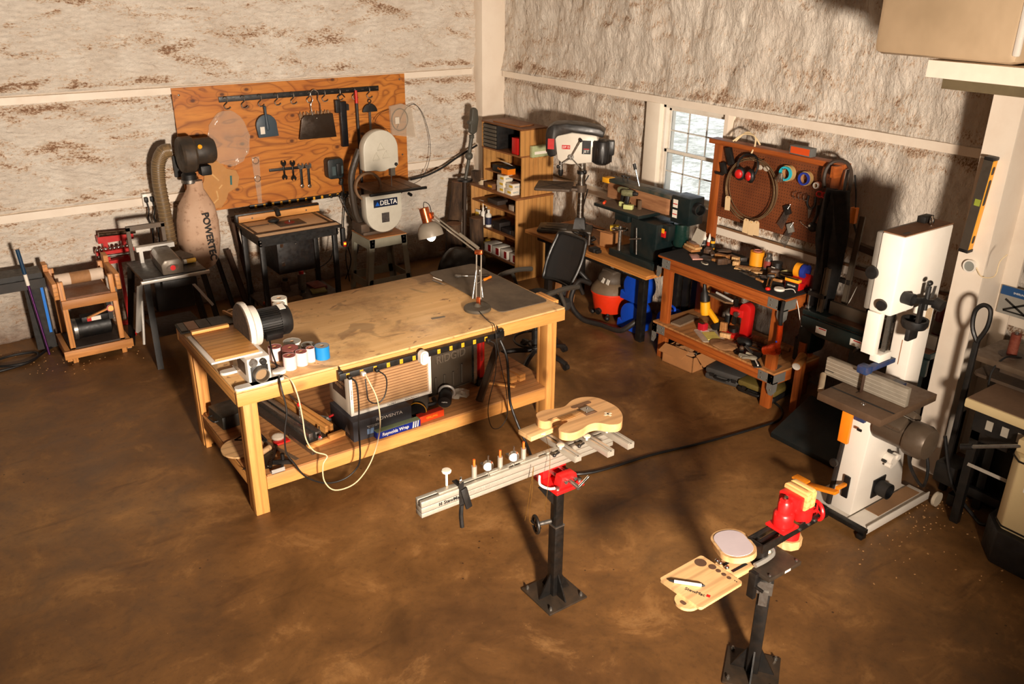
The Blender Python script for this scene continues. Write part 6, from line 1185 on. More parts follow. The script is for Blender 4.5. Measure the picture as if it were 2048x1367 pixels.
for i in range(4): link('rib', MB().box((-.024+i*.016, 0, .0075), (.005, .034, .003), (0, 0, .4)), BLK, t)
t = thing('masking_roll', 'tall orange-yellow masking roll standing at the rear of the mat', 'masking roll', (5.58, 4.33, Z1)); link('roll', MB().pipe((0, 0, 0), .058, .036, .12, n=32), plain('orange_yellow_film', (236, 152, 24), .45, dirt=.08), t); link('inner_core', MB().pipe((0, 0, .0), .0358, .028, .128), plain('rose_core', (190, 110, 90), .7), t)
bottle('silver can with a red stripe right of the yellow roll', (5.575, 4.21, Z1), .034, .13, plain('silver_can', (150, 146, 142), .3, .8, .2), STL, plain('can_red_stripe', (140, 60, 50), .4), 'spray_can', .6)
t = bottle('black jar with a small white label right of the silver can', (5.56, 4.11, Z1), .040, .09, BLKP, BLKP, None, 'jar', .95); link('label', MB().bx(-.0425, -.040, -.015, .02, .02, .055), PPR, t)
t = thing('yellow_tin_lid', 'shallow cream-yellow round tin with tools in it', 'tin', (5.56, 3.97, Z1)); link('tin', MB().pipe((0, 0, 0), .085, .080, .035, n=36).cyl((0, 0, 0), (0, 0, .003), .08), plain('cream_yellow_tin', (220, 206, 140), .4), t); link('contents', MB().cyl((0, 0, .0035), (0, 0, .022), .078), plain('dark_contents', (60, 44, 34), .7), t)
for i, (x, y, c_, lb) in enumerate(((5.62, 4.985-.04, WHP, 'white glue bottle with a pointed tip, left of three by the post'), (5.61, 4.90-.02, WHP, 'white glue bottle with a pointed tip, middle of three'), (5.60, 4.83, YEL, 'yellow and black bottle, right of three by the post'))):
    t = thing('glue_bottle', lb, 'bottle', (x, y, Z1)); link('body', MB().cyl((0, 0, 0), (0, 0, .08), .020), c_, t); link('nozzle', MB().cyl((0, 0, .0805), (0, 0, .13 if i < 2 else .105), .014, .003 if i < 2 else .014), WHP if i < 2 else BLKP, t)
    link('label', MB().pipe((0, 0, .02), .0212, .0202, .04), plain('glue_label%d' % i, ((60, 60, 60), (180, 60, 30), (40, 40, 30))[i], .5), t)
t = thing('zip_bag', 'clear zip bag leaning upright beside the left post', 'plastic bag', (5.56, 4.965, Z1)); link('film', MB().box((0, 0, .075), (.006, .12, .15), (.15, .35, 0)), PLB, t)
t = thing('tape_dispenser', 'red tape dispenser with yellow and blue rolls at the right rear of the mat', 'tape dispenser', (5.46, 3.80, Z1), rad(6))
link('body', MB().prism([(-.12, 0), (.07, 0), (.09, .07), (.03, .10), (-.05, .05), (-.12, .06)], -.065, .065, 'y', bev=.006), RED, t); link('black_front', MB().bx(-.128, -.121, -.055, .055, .005, .055, b=.002), BLKP, t); link('yellow_head', MB().bx(-.135, -.09, -.06, .06, .061, .085, b=.004), YEL, t); link('cutter', MB().bx(-.137, -.12, -.05, .05, .0855, .09), BLKP, t)
for y, mm in ((.035, plain('orange_yellow_film', (236, 152, 24), .45)), (-.02, plain('royal_blue_tape', (36, 56, 150), .4))): link('roll', MB().pipe((.02, y-.015, .115), .055, .028, .04, (0, 1, 0)), mm, t)
text(t, 'ROCKLER', .016, WHTT, (-.1285, 0, .032), (0, -1, 0), (0, 0, 1))
t = thing('parallel_clamp', 'long brass-coloured twin bar clamp with red ends lying on the mat', 'clamp', (5.25, 3.93, Z1+.016), rad(35))
link('bar', MB().cyl((-.10, -.014, 0), (.20, -.014, 0), .006).cyl((-.10, .012, 0), (.20, .012, 0), .006), BRS, t); link('red_end', MB().sph((-.11, .0, 0), .016, (1, 1.3, .9)), REDP, t); link('jaw', MB().bx(.17, .20, -.03, .03, -.014, .02, b=.004), BLK, t)
t = thing('round_puck', 'white round wireless puck with a cord at the right front of the mat', 'puck', (5.25, 3.83, Z1)); link('puck', MB().lathe([(0, 0), (.04, 0), (.042, .008), (.036, .016), (0, .017)], n=28), WHP, t); link('cord', MB().tube([(.03, -.03, .007), (.06, -.09, .012), (.02, -.17, -.08), (.05, -.22, -.25), (.10, -.30, -.27), (.25, -.4, -.1), (.3, -.45, .1)], .003), WHP, t)
o = link('black_puck', MB().cyl((-.03, 0, .012), (.03, 0, .012), .012), BLK); tag(o, 'small black knob lying at the front edge of the mat', 'knob', loc=(5.20, 3.90, Z1), rz=.3)
t = thing('red_plug', 'small red ball plug by the tape dispenser', 'plug', (5.47, 3.93, Z1)); link('ball', MB().sph((0, 0, .02), .02), RED, t); link('stem', MB().cyl((0, .0, .02), (0, .07, .02), .01), BLKP, t)
# --- things on the lower shelf
Z2 = .336
t = thing('heat_gun', 'yellow and black cordless tool standing on the lower shelf', 'power tool', (5.42, 4.62, Z2), rad(100))
DY = plain('tool_yellow', (240, 168, 20), .45, dirt=.15)
link('battery', MB().box((-.10, 0, .045), (.12, .075, .06), (0, .5, 0), b=.01), BLKP, t); link('grip', MB().box((-.03, 0, .11), (.15, .04, .045), (0, -.75, 0), b=.014), DY, t); link('motor_body', MB().lathe([(0, -.04), (.04, -.035), (.046, 0), (.042, .08), (0, .085)], (.05, 0, .14), (.15, 0, 1), 20), DY, t); link('nose', MB().lathe([(0, .0), (.042, .0), (.036, .07), (.02, .09), (.014, .15), (0, .15)], (.063, 0, .226), (.15, 0, 1), 18), BLKP, t)
t = thing('red_battery', 'small red battery block beside the yellow tool', 'battery', (5.32, 4.60, Z2)); link('block', MB().bx(-.03, .03, -.035, .035, 0, .07, b=.008), plain('crimson_plastic', (186, 20, 40), .45), t); link('rail', MB().bx(-.034, .0, -.02, .02, .0701, .078), BLKP, t)
t = thing('arbor_press', 'bright red arbor press with a long lever on the lower shelf', 'press', (5.46, 4.33, Z2), rad(95))
link('base', MB().bx(-.13, .12, -.07, .07, 0, .035, b=.008), RED, t); link('column', MB().prism([(-.11, .035), (-.03, .035), (-.035, .2), (.0, .235)]+arc(-.06, .27, .055, 0, 180, 8)+[(-.115, .2)], -.035, .035, 'y', bev=.006), RED, t); link('head', MB().bx(-.05, .08, -.045, .045, .19, .26, b=.012), RED, t); link('ram', MB().bx(.04, .065, -.012, .012, .10, .33), BLK, t); link('anvil', MB().cyl((.05, 0, .036), (.05, 0, .07), .04), BLK, t)
link('lever', MB().cyl((-.0, -.065, .22), (-.07, -.10, .40), .009), BLK, t); link('pinion', MB().cyl((0, -.07, .22), (0, .07, .22), .022), STL, t)
wblock('tan wood block standing in front of the red press', 5.40, 4.44, (.03, .06, .11), .3, 0, Z2); wblock('short pale block leaning at the press base', 5.36, 4.38, (.035, .09, .04), .5, 2, Z2)
t = thing('work_lamp_jar', 'dark glass jar beside the red press', 'jar', (5.55, 4.52, Z2)); link('jar', MB().cyl((0, 0, 0), (0, 0, .12), .035), BLKP, t); link('lid', MB().cyl((0, 0, .121), (0, 0, .14), .03), plain('grey_holder', (128, 124, 116), .5), t)
t = thing('propped_board', 'thin brown board propped above the back of the lower shelf', 'board', (5.53, 4.55, Z2+.25), rot=(0, rad(15), rad(-8))); link('board', MB().bx(-.14, .08, -.13, .13, 0, .015), plain('brown_hardboard', (120, 88, 58), .7, dirt=.4), t); link('white_rod', MB().cyl((-.05, -.12, .026), (-.02, .12, .026), .010), WHP, t); link('prop', MB().bx(.03, .06, -.12, -.09, -.235, -.001), FIR[2], t)
t = thing('plastic_pouch', 'clear pouch with a yellow and white card on the lower shelf', 'pouch', (5.28, 4.48, Z2), -.5); link('film', MB().prism(rrect(-.10, .10, -.13, .14, .02), 0, .006), PLB, t); link('card', MB().bx(-.05, .06, -.10, .06, .0062, .012), plain('pale_yellow_card', (220, 206, 110), .5), t); link('white_flap', MB().bx(-.05, .02, .061, .10, .0062, .011), PPR, t)
t = thing('brown_paper', 'crumpled brown paper on the middle of the lower shelf', 'paper', (5.22, 4.27, Z2)); m = MB().sph((0, 0, .01), .10, (1, 1.3, .18), 20)
for v_ in m.bm.verts: v_.co += Vector(noise.noise_vector(v_.co*20))*.012; v_.co.z = max(v_.co.z, 0)
link('paper', m, plain('kraft_paper', (150, 106, 66), .8, dirt=.3), t, ang=15)
t = thing('flat_plank', 'grey weathered plank lying at the left end of the lower shelf', 'plank', (5.28, 4.82, Z2), .15); link('plank', MB().bx(-.08, .20, -.05, .05, 0, .018), plain('grey_wood', (128, 106, 82), .8, dirt=.4), t)
for i, (x0, y0, x1, y1, r_, c_, lb) in enumerate(((5.5, 4.20, 5.55, 3.86, .028, 0, 'round light wood baluster lying at the rear of the shelf'), (5.42, 4.22, 5.48, 3.80, .010, 1, 'long dark rod beside the baluster'), (5.36, 4.20, 5.43, 3.82, .008, 3, 'thin black rod in front of the dark one'), (5.46, 4.30, 5.50, 3.84, .009, 1, 'brown rod between baluster and dark rod'))):
    o = link('turned_rod', MB().lathe([(0, 0), (r_, .0), (r_, .10), (r_*.8, .11), (r_, .13), (r_, .2), (r_*.8, .22), (r_*.7, .34), (0, .34)], (0, 0, r_), (x1-x0, y1-y0, 0), 16), WBK[c_]); tag(o, lb, 'rod', 'rods on the lower shelf', (x0, y0, Z2))
t = thing('black_tool_heap', 'black drill-like tool lying with its cable in the middle of the shelf', 'power tool', (5.34, 4.14, Z2)); link('body', MB().sph((0, .02, .045), .05, (1, 1.5, .85), 16), BLKP, t); link('grip', MB().tube([(0, 0, .05), (-.08, -.02, .03), (-.12, -.06, .02)], .02), BLKP, t); link('cable', MB().tube([(-.12, -.06, .02), (-.1, .05, .01), (.0, .12, .01), (.1, .1, .02)], .006), CB, t)
t = thing('plane_tool', 'small hand plane with a steel body near the front of the shelf', 'hand plane', (5.24, 4.03, Z2), .3); link('body', MB().bx(-.05, .05, -.10, .10, 0, .025, b=.004), BLK, t); link('knob', MB().sph((0, .06, .045), .02), WBK[1], t); link('blade', MB().box((0, 0, .05), (.035, .08, .006), (.6, 0, 0)), STL, t)
t = thing('work_glove', 'grey work glove lying fingers up on the front of the shelf', 'glove', (5.17, 3.93, Z2+.014), 1.0); GL = plain('glove_grey', (140, 130, 112), .85, dirt=.3)
m = MB().sph((0, 0, .018), .036, (1, 1, .45), 16)
for i, (a, L_) in enumerate(((-.45, .06), (-.15, .075), (.12, .078), (.4, .066))): m.tube([(math.sin(a)*.02, .02, .018), (math.sin(a)*.06, .04+L_*.4, .03), (math.sin(a)*.09, .035+L_, .035)], .0095, 8)
m.tube([(.03, -.01, .018), (.06, .01, .025), (.07, .035, .03)], .010, 8); link('glove', m, GL, t)
t = thing('white_marker', 'white stick lying on a dark plate at the front edge of the shelf', 'stick', (5.145, 3.87, Z2+.007), .9); link('stick', MB().cyl((-.06, 0, .014), (.06, 0, .014), .006), WHP, t); link('plate', MB().bx(-.06, .05, -.03, .03, -.006, .004), BLK, t)
t = thing('scraper_plate', 'thin steel blade plate at the right end of the shelf', 'plate', (5.23, 3.77, Z2), .2); link('plate', MB().bx(-.05, .05, -.05, .05, 0, .004), plain('dull_steel_rule', (132, 112, 90), .5, .5), t); link('hole', MB().cyl((0, .0, .0041), (0, 0, .005), .014), DARKT, t)
t = thing('dark_bottle_box', 'dark round canister behind the right post of the bench', 'canister', (5.52, 3.76, Z2)); link('body', MB().cyl((0, 0, 0), (0, 0, .18), .045), BLKP, t); link('cap', MB().cyl((0, 0, .181), (0, 0, .2), .03), BLKP, t)
t = thing('hot_air_dryer', 'metallic orange-red hand tool hanging nose-down from the right front post', 'heat tool', (5.085, 3.70, .60))
OR = plain('metallic_orange', (206, 64, 16), .25, .5, .1); link('barrel', MB().lathe([(.03, 0), (.033, .0), (.038, .05), (.05, .09), (.045, .12), (0, .13)], (.0, .07, -.09), (.2, -1, .45), 24), OR, t); link('nozzle_grille', MB().cyl((-.002, .073, -.092), (-.0, .068, -.09), .031), CHR, t); link('grip', MB().tube([(.02, -.03, -.03), (.02, -.035, .06), (.02, -.03, .15)], .022), OR, t); link('cord', MB().tube([(.02, -.03, .15), (.018, -.025, .25), (.02, -.03, .34)], .014), BLKP, t); link('blue_dot', MB().sph((-.002, -.03, .02), .008), BLU, t)
# --- under the bench, on the floor
t = thing('cardboard_box', 'torn open cardboard box stuffed with paper under the pegboard bench', 'box', (5.15, 4.52, .001), rad(4)); 
link('carton', MB().bx(0, .008, 0, .34, 0, .14).bx(.27, .278, 0, .34, 0, .14).bx(0, .278, 0, .008, 0, .14).bx(0, .278, .332, .34, 0, .14).bx(0, .278, 0, .34, 0, .005), CBD, t); link('flap', MB().box((-.04, .19, .155), (.10, .26, .004), (0, -.5, 0)).box((.14, -.06, .13), (.25, .12, .004), (.7, 0, 0)), CBD, t)
m = MB().sph((.14, .17, .12), .12, (1, 1.2, .5), 18)
for v_ in m.bm.verts: v_.co += Vector(noise.noise_vector(v_.co*18))*.03
link('crumpled_paper', m, plain('kraft_paper', (150, 106, 66), .8), t, ang=15); link('foil_strip', MB().box((.10, .05, .165), (.16, .02, .004), (.2, .1, .6)), STL, t)
def case(lb, loc, rz, c_, lid):
    t = thing('tool_case', lb, 'tool case', loc, rz); link('case_body', MB().bx(-.14, .14, -.17, .17, 0, .055, b=.02), c_, t); link('lid', MB().bx(-.14, .14, -.17, .17, .0555, .11, b=.02), lid, t)
    link('handle', MB().tube([(-.14, -.06, .055), (-.175, -.05, .05), (-.175, .05, .05), (-.14, .06, .055)], .008), BLKP, t)
    for y in (-.10, .10): link('latch', MB().bx(-.146, -.141, y-.02, y+.02, .04, .07), BLKP, t)
    return t
case('dark grey rounded tool case lying flat under the pegboard bench', (5.35, 4.27, .001), rad(14), plain('case_slate', (62, 60, 58), .45, dirt=.25), plain('case_slate', (62, 60, 58), .45))
case('black tool case with an olive-yellow lid near the right front leg', (5.37, 3.93, .001), rad(8), BLKP, plain('olive_lid', (104, 88, 40), .5, dirt=.3))
# --- stuff between the two benches
for i, (x, y, h, c_, lb) in enumerate(((5.72, 5.02, .55, 2, 'pale block of timber standing behind the left bench leg'), (5.72, 4.86, .60, 0, 'wider tan board standing behind the lower shelf'))):
    o = link('standing_board', MB().bx(-.02, .02, -.06, .06, 0, h), FIR[2] if c_ == 0 else PINE[2]); tag(o, lb, 'board', loc=(x+.05, y, .001))
t = thing('black_steel_posts', 'pair of black steel bars standing behind the left bench leg', 'steel bars', (5.74, 5.21, .001)); link('bar', MB().bx(-.02, .02, -.03, .03, 0, .62), BLK, t); link('bar', MB().bx(-.02, .02, -.14, -.08, 0, .66), BLK, t)
# ============================================================ jointer and clamps behind the white bandsaw
t = thing('jointer', 'long dark green jointer with warning labels behind the white bandsaw', 'jointer', (5.25, 2.60, 0))
GJ = plain('jointer_green', (9, 28, 28), .4, dirt=.25, dc=(70, 60, 48), sc=6)
link('bed', MB().prism([(0, .70), (.0, .82), (1.0, .82), (1.0, .74), (.85, .70)], .0, .03, 'x', bev=.004).bx(.03, .36, 0, 1.02, .82, .86, b=.004), GJ, t)
link('bed_top', MB().bx(.02, .35, .01, .80, .8605, .864), plain('rusty_bed', (96, 60, 40), .45, .5, .5), t); link('dust_hood', MB().box((.14, .98, .62), (.22, .14, .24), (.0, 0, 0), b=.05), GJ, t)
for y, z_ in ((.82, .755), (.53, .76)): wl = link('warning_label', MB().bx(-.0015, -.0003, y-.045, y+.045, z_-.025, z_+.025), PPR, t); link('red_band', MB().bx(-.0022, -.0016, y-.04, y+.02, z_+.012, z_+.020), RED, wl)
link('fence', MB().bx(.10, .13, .02, .85, .8645, .96, b=.003), plain('jointer_fence_grey', (88, 78, 66), .4, .5, .4), t); link('guard_rail', MB().bx(.14, .20, .05, .8, .90, .93), GJ, t)
link('stand', MB().bx(.08, .33, .12, .62, .03, .70, b=.01), plain('jointer_dark_stand', (22, 30, 30), .5, dirt=.35), t); link('base_tray', MB().prism([(-.42, .0), (-.42, .04), (-.02, .22), (.02, .22), (.02, .0)], .15, .82, 'y', bev=.004), plain('chute_dark', (14, 24, 26), .45, dirt=.2), t)
link('lever', MB().cyl((-.02, .52, .70), (-.10, .45, .78), .010), STL, t); link('timber_leg', MB().bx(.02, .06, .94, 1.0, 0, .60), FIR[2], t)
link('round_handle', MB().cyl((.02, .95, .50), (-.10, .91, .46), .035), DCW[0], t); link('handle_end', MB().cyl((-.101, .91, .46), (-.108, .908, .458), .03), PPR, t)
def barclamp(lb, base, top, w_, h):
    t = thing('bar_clamp', lb, 'clamp', base, group='tall clamps beside the bandsaw'); d_ = Vector(top)-Vector(base); m = MB(); beam(m, Vector((0, 0, 0)), d_, w_, .02); link('bar', m, plain('clamp_bar_grey', (96, 84, 70), .4, .5, .4), t)
    p = d_*h; link('jaw', MB().box(p+Vector((0, .05, 0)), (.04, .14, .035), (0, 0, 0), b=.005), plain('clamp_jaw_dark', (40, 34, 30), .5, .3, .3), t); link('screw_foot', MB().cyl(p+Vector((0, .11, -.10)), p+Vector((0, .11, .03)), .008).cyl(p+Vector((0, .11, -.12)), p+Vector((0, .11, -.10)), .022), STL, t)
barclamp('tallest grey bar clamp leaning by the black apron', (5.50, 3.43, .866), (5.58, 3.45, 1.56), .04, .3); barclamp('shorter grey bar clamp with a round pad in front of the tall one', (5.32, 3.50, .866), (5.34, 3.50, 1.20), .04, .35)
t = thing('steel_upright', 'dark steel upright frame with a horizontal arm behind the bandsaw', 'frame', (5.71, 3.32, .001)); link('upright', MB().bx(-.03, .03, -.03, .03, 0, 1.38), plain('frame_dark_steel', (42, 38, 36), .5, .3, .3), t); link('arm', MB().box((-.02, .15, 1.30), (.05, .36, .05), (rad(6), 0, 0)), plain('frame_dusty', (84, 66, 50), .6, dirt=.4), t)
# ============================================================ white bandsaw
BW2 = plain('bandsaw_white', (226, 218, 206), .36, dirt=.16, dc=(160, 125, 88), sc=3)
t = thing('white_bandsaw', 'tall white floor bandsaw with a grey fence and orange foot pedal on a wheeled base', 'bandsaw', (4.34, 2.40, 0))
BX_ = .0
link('upper_housing', MB().bx(0, .49, .012, .15, 1.40, 1.862, b=.012), BW2, t); link('housing_top', MB().bx(.004, .486, .016, .146, 1.8625, 1.867), plain('brown_dust_top', (124, 82, 50), .7, dirt=.3), t)
link('wheel_door', MB().bx(-.0, .49, .151, .185, 1.40, 1.86, b=.012), plain('bandsaw_grey_door', (110, 104, 96), .45), t)
link('lifting_eye', MB().ring((.33, .06, 1.895), .020, .007, (.7, -.7, 0)).cyl((.33, .06, 1.867), (.33, .06, 1.877), .008), CHR, t); link('top_block', MB().bx(.33, .42, .10, .15, 1.868, 1.905, b=.003), BLKP, t); link('top_slot', MB().bx(.04, .10, .04, .055, 1.8672, 1.868), DARKT, t)
link('blade_guard', MB().bx(.0, .05, .07, .15, 1.14, 1.398, b=.003), BW2, t)
sp = link('column', MB().bx(.32, .49, .02, .15, .62, 1.398, b=.008), BW2, t); link('rating_plate', MB().bx(.40, .47, .0185, .0195, 1.22, 1.36), plain('beige_print', (186, 160, 128), .5, dirt=.3, sc=50), sp)
link('rust_mark', MB().bx(.318, .3195, .08, .084, 1.0, 1.16), plain('rust_streak', (150, 100, 60), .7), sp)
def knob(p, d, r_, L_, nm='knob'): link(nm, MB().cyl(p, Vector(p)+Vector(d)*L_, r_*.55).lathe([(0, 0), (r_, 0), (r_*1.05, .006), (r_, .018), (r_*.4, .02), (0, .02)], Vector(p)+Vector(d)*L_, d, 20), BLKP, t)
knob((-.0, .15, 1.63), (-1, 0, 0), .036, .02); knob((-.0, .06, 1.46), (-1, 0, 0), .030, .015); 
link('guide_bracket', MB().cyl((.10, .012, 1.50), (.10, -.05, 1.50), .035).cyl((.10, -.05, 1.50), (.34, -.07, 1.44), .018).bx(.16, .20, -.07, -.05, 1.35, 1.50, b=.005).cyl((.22, -.06, 1.56), (.22, -.06, 1.42), .014), BLKP, t)
link('guide_knob', MB().cyl((.30, -.07, 1.45), (.30, -.12, 1.44), .034), BLKP, t); link('guide_knob', MB().sph((.22, -.06, 1.58), .020, (1, .8, .8)), BLKP, t); link('tension_flag', MB().box((.24, -.08, 1.53), (.03, .003, .07), (0, .2, 0)), STL, t)
link('lower_disc', MB().lathe([(.0, 0), (.065, 0), (.075, .02), (.075, .05), (.06, .05), (.055, .02), (0, .02)], (.22, -.02, 1.30), (0, 0, 1), 28).bx(.17, .27, -.03, .0, 1.22, 1.30, b=.01), BLKP, t)
link('guide_post', MB().bx(.125, .150, .06, .085, 1.13, 1.398), CHR, t); link('post_rail', MB().bx(.10, .112, .06, .085, 1.14, 1.398), STL, t)
link('guide_block', MB().bx(.04, .16, .045, .11, 1.09, 1.14, b=.004), BW2, t); link('blue_guide', MB().bx(-.04, .20, .035, .075, 1.06, 1.088, b=.003).bx(-.095, -.03, .03, .10, 1.05, 1.10, b=.01), plain('guide_blue', (28, 52, 92), .45, dirt=.4, dc=(100, 70, 40), sc=30), t)
link('blade', MB().bx(-.085, -.055, .055, .058, .932, 1.05), plain('blade_brown', (70, 50, 40), .4, .6, .3), t)
tb = link('table', MB().bx(-.28, .28, -.21, .20, .885, .93, b=.003), plain('bandsaw_table_brown', (98, 76, 58), .45, .4, .5, (70, 50, 34), 10), t)
link('table_slot', MB().bx(-.16, -.145, -.21, .20, .9302, .931).bx(-.10, .06, .068, .072, .9302, .931), DARKT, tb); link('insert_ring', MB().ring((-.19, -.04, .931), .012, .002), CHR, tb); link('table_rib', MB().bx(-.15, .15, -.15, .15, .84, .884, b=.01), IRON, t)
fe = link('fence', MB().bx(-.04, -.005, -.20, .33, .9315, 1.045, b=.002), plain('fence_aluminium', (158, 148, 132), .4, .5, .25), t)
for z_ in (.948, .972, .996, 1.02): link('groove', MB().bx(-.0408, -.0398, -.20, .33, z_, z_+.002), plain('groove_pale', (206, 196, 180), .4, .5), fe)
link('slot', MB().bx(-.0415, -.0398, .27, .325, .962, .966), DARKT, fe); link('fence_carrier', MB().bx(.0, .22, -.05, .02, .932, .955, b=.003), plain('fence_navy', (30, 36, 60), .5, dirt=.4), t); link('fence_rod', MB().cyl((-.20, .235, .905), (-.05, .33, .93), .018), plain('pale_rod', (176, 156, 130), .4, .4), t)
m = MB().prism([(.01, .06), (.57, .06), (.50, .40), (.40, .66), (.28, .72), (.06, .72)], .02, .165, 'y', bev=.008); bs = link('lower_housing', m, BW2, t)
link('lower_door', MB().prism([(.0, .06), (.57, .06), (.50, .40), (.40, .62), (.06, .60)], .166, .20, 'y', bev=.01), plain('door_dark_edge', (36, 32, 30), .5), t)
link('orange_guard', MB().bx(-.012, .012, .12, .185, .53, .735, b=.002), ORG, t); link('trunnion_teeth', MB().bx(.01, .04, .05, .12, .70, .77, b=.003), plain('guide_blue', (28, 52, 92), .45), t); link('slot', MB().bx(.001, .009, .05, .08, .645, .660), DARKT, t)
knob((.0, .175, .38), (-1, 0, 0), .026, .012); link('pedal_slot', MB().bx(-.002, .0095, .06, .10, .17, .32, b=.002), BLKP, t)
link('foot_pedal', MB().bx(-.09, -.003, .07, .095, .255, .275, b=.003).box((-.11, .17, .225), (.05, .22, .02), (rad(-14), 0, 0), b=.004).box((-.13, .31, .225), (.06, .10, .014), b=.004), plain('pedal_orange', (240, 140, 20), .45, dirt=.3, sc=30), t)
link('bearing_hub', MB().cyl((.29, .019, .39), (.29, -.04, .39), .04).cyl((.32, -.01, .41), (.32, -.05, .41), .02).cyl((.25, -.01, .37), (.25, -.05, .37), .016), BW2, t)
for a in (0, 90, 180, 270): link('hub_bolt', MB().cyl((.29+.05*math.cos(rad(a)), .01, .39+.05*math.sin(rad(a))), (.29+.05*math.cos(rad(a)), -.015, .39+.05*math.sin(rad(a))), .010), BLK, t)
link('dust_port', MB().bx(.20, .33, .012, .019, .12, .25).pipe((.265, .011, .185), .052, .044, .075, (0, -1, 0), 28), BLKP, t)
MG = plain('motor_brown_grey', (92, 78, 64), .35, .35, .3); mo = MB().lathe([(0, 0), (.085, 0), (.09, .01), (.09, .20), (0, .2)], (.12, .01, .69), (0, -1, 0), 28).lathe([(0, .201), (.103, .201), (.105, .21), (.105, .29), (.09, .32), (0, .325)], (.12, .01, .69), (0, -1, 0), 32)
link('motor', mo, MG, t); link('capacitor_cover', MB().box((.06, -.10, .77), (.10, .15, .06), (0, -.6, 0), b=.02), MG, t); link('capacitor_cover', MB().box((.20, -.10, .77), (.10, .15, .06), (0, .6, 0), b=.02), MG, t); link('seam_strip', MB().box((.12, -.10, .793), (.012, .19, .006)), CHR, t); link('junction_box', MB().bx(.26, .36, -.10, .0, .70, .78, b=.008), MG, t)
link('motor_cord', MB().tube([(.20, -.15, .60), (.26, -.16, .42), (.38, -.2, .26), (.50, -.15, .33), (.55, -.05, .5)], .010), RUB, t)
link('base_frame', MB().bx(-.02, .66, -.12, .02, .035, .055, b=.002).bx(-.02, .66, -.125, -.118, .02, .075, b=.001).bx(.0, .64, .02, .33, .03, .045), BW2, t); link('sawdust_film', MB().bx(.16, .62, -.08, .015, .0556, .058), plain('sawdust_film', (150, 112, 76), .8), t)
link('front_bar', MB().bx(-.06, -.021, -.13, .43, .03, .06, b=.003).bx(-.08, -.03, -.13, -.09, .0, .03, b=.003).bx(-.10, -.03, .14, .22, .0, .07, b=.004), BLK, t)
for y in (-.16, .35): link('wheel', MB().lathe([(0, 0), (.015, 0), (.02, .006), (.045, .004), (.05, .01), (.05, .03), (0, .03)], (.655, y, .05), (0, -1, 0) if y < 0 else (0, 1, 0), 24), plain('wheel_cream', (206, 190, 166), .45, dirt=.3), t)
o = link('floor_cable', MB().tube([(4.93, 2.30, .5), (4.95, 2.2, .2), (5.0, 2.05, .02), (4.98, 1.95, .012), (5.25, 1.85, .012)], .011), CB); tag(o, 'thick black cable curving over the floor between bandsaw and cream sander', 'cable')
o.data.transform(Matrix.Translation((-4.93, -2.30, 0))); o.location = (4.93, 2.26, 0); o.data.transform(Matrix.Translation((0.06, 0, 0)))
# --- things on and by the right column
t = thing('spirit_level', 'yellow spirit level with grey edge and black ends standing against the right column', 'spirit level', (5.30, 2.56, 1.585), rot=(rad(3), 0, 0))
link('beam', MB().bx(-.028, .026, -.045, -.02, .02, .575, b=.002), plain('level_yellow', (240, 165, 22), .4, dirt=.1), t); link('edge', MB().bx(-.034, -.0285, -.045, .01, .02, .575), plain('level_grey', (96, 88, 78), .4, .6), t)
for z_ in (0, .576): link('end_cap', MB().bx(-.036, .03, -.048, .012, z_, z_+.019 if z_ else .0195, b=.003), BLKP, t)
for z_, h in ((.06, .05), (.30, .16), (.49, .05)): link('vial_window', MB().prism(rrect(-.014, .014, z_, z_+h, .013), -.0465, -.0455, 'y'), BLKP if z_ != .06 else BLKP, t)
link('vial', MB().bx(-.0365, -.0345, -.04, -.005, .30, .34), plain('vial_green', (150, 160, 60), .3), t)
t = thing('column_speaker', 'round white puck with a grey face stuck on the right column', 'puck', (5.332, 2.505, 1.495)); link('rim', MB().pipe((0, 0, 0), .040, .032, .022, (-1, 0, 0), 32), WHP, t); link('face', MB().cyl((0, 0, 0), (-.018, 0, 0), .0318, n=28), plain('speaker_grey', (140, 140, 132), .6, dirt=.1), t); link('cord', MB().tube([(-.01, -.04, 0), (-.015, -.09, -.045), (-.01, -.16, -.02), (-.0, -.165, .07), (.02, -.19, .12)], .0035), CW, t)
t = thing('hanging_bike_part', 'blue-topped card package with a dark tool picture on the wall right of the column', 'package', (5.70, 2.34, 1.15), rot=(0, 0, rad(0))); link('card', MB().bx(.0, .012, -.12, .14, 0, .19), plain('grey_card', (150, 146, 138), .5), t); link('blue_header', MB().bx(-.002, -.0003, -.12, .14, .13, .19), plain('blue_header', (20, 70, 120), .5), t)
link('picture', MB().box((-.0015, .03, .065), (.002, .16, .014), (.5, 0, 0)).box((-.0015, .03, .065), (.002, .16, .014), (-.5, 0, 0)).bx(-.0025, -.0005, -.05, .10, .02, .03), BLK, t); text(t, 'SHERLINE', .018, WHTT, (-.0025, .02, .155), (0, -1, 0), (0, 0, 1))
t.location = (5.77, 2.34, 1.10)
t = thing('wall_conduit', 'cream cable run along the ledge right of the column', 'cable', (5.79, 2.30, 1.09)); link('cable', MB().tube([(0, .02, .02), (-.01, -.15, .015), (.0, -.35, .03), (0, -.6, .02)], .012), CW, t)
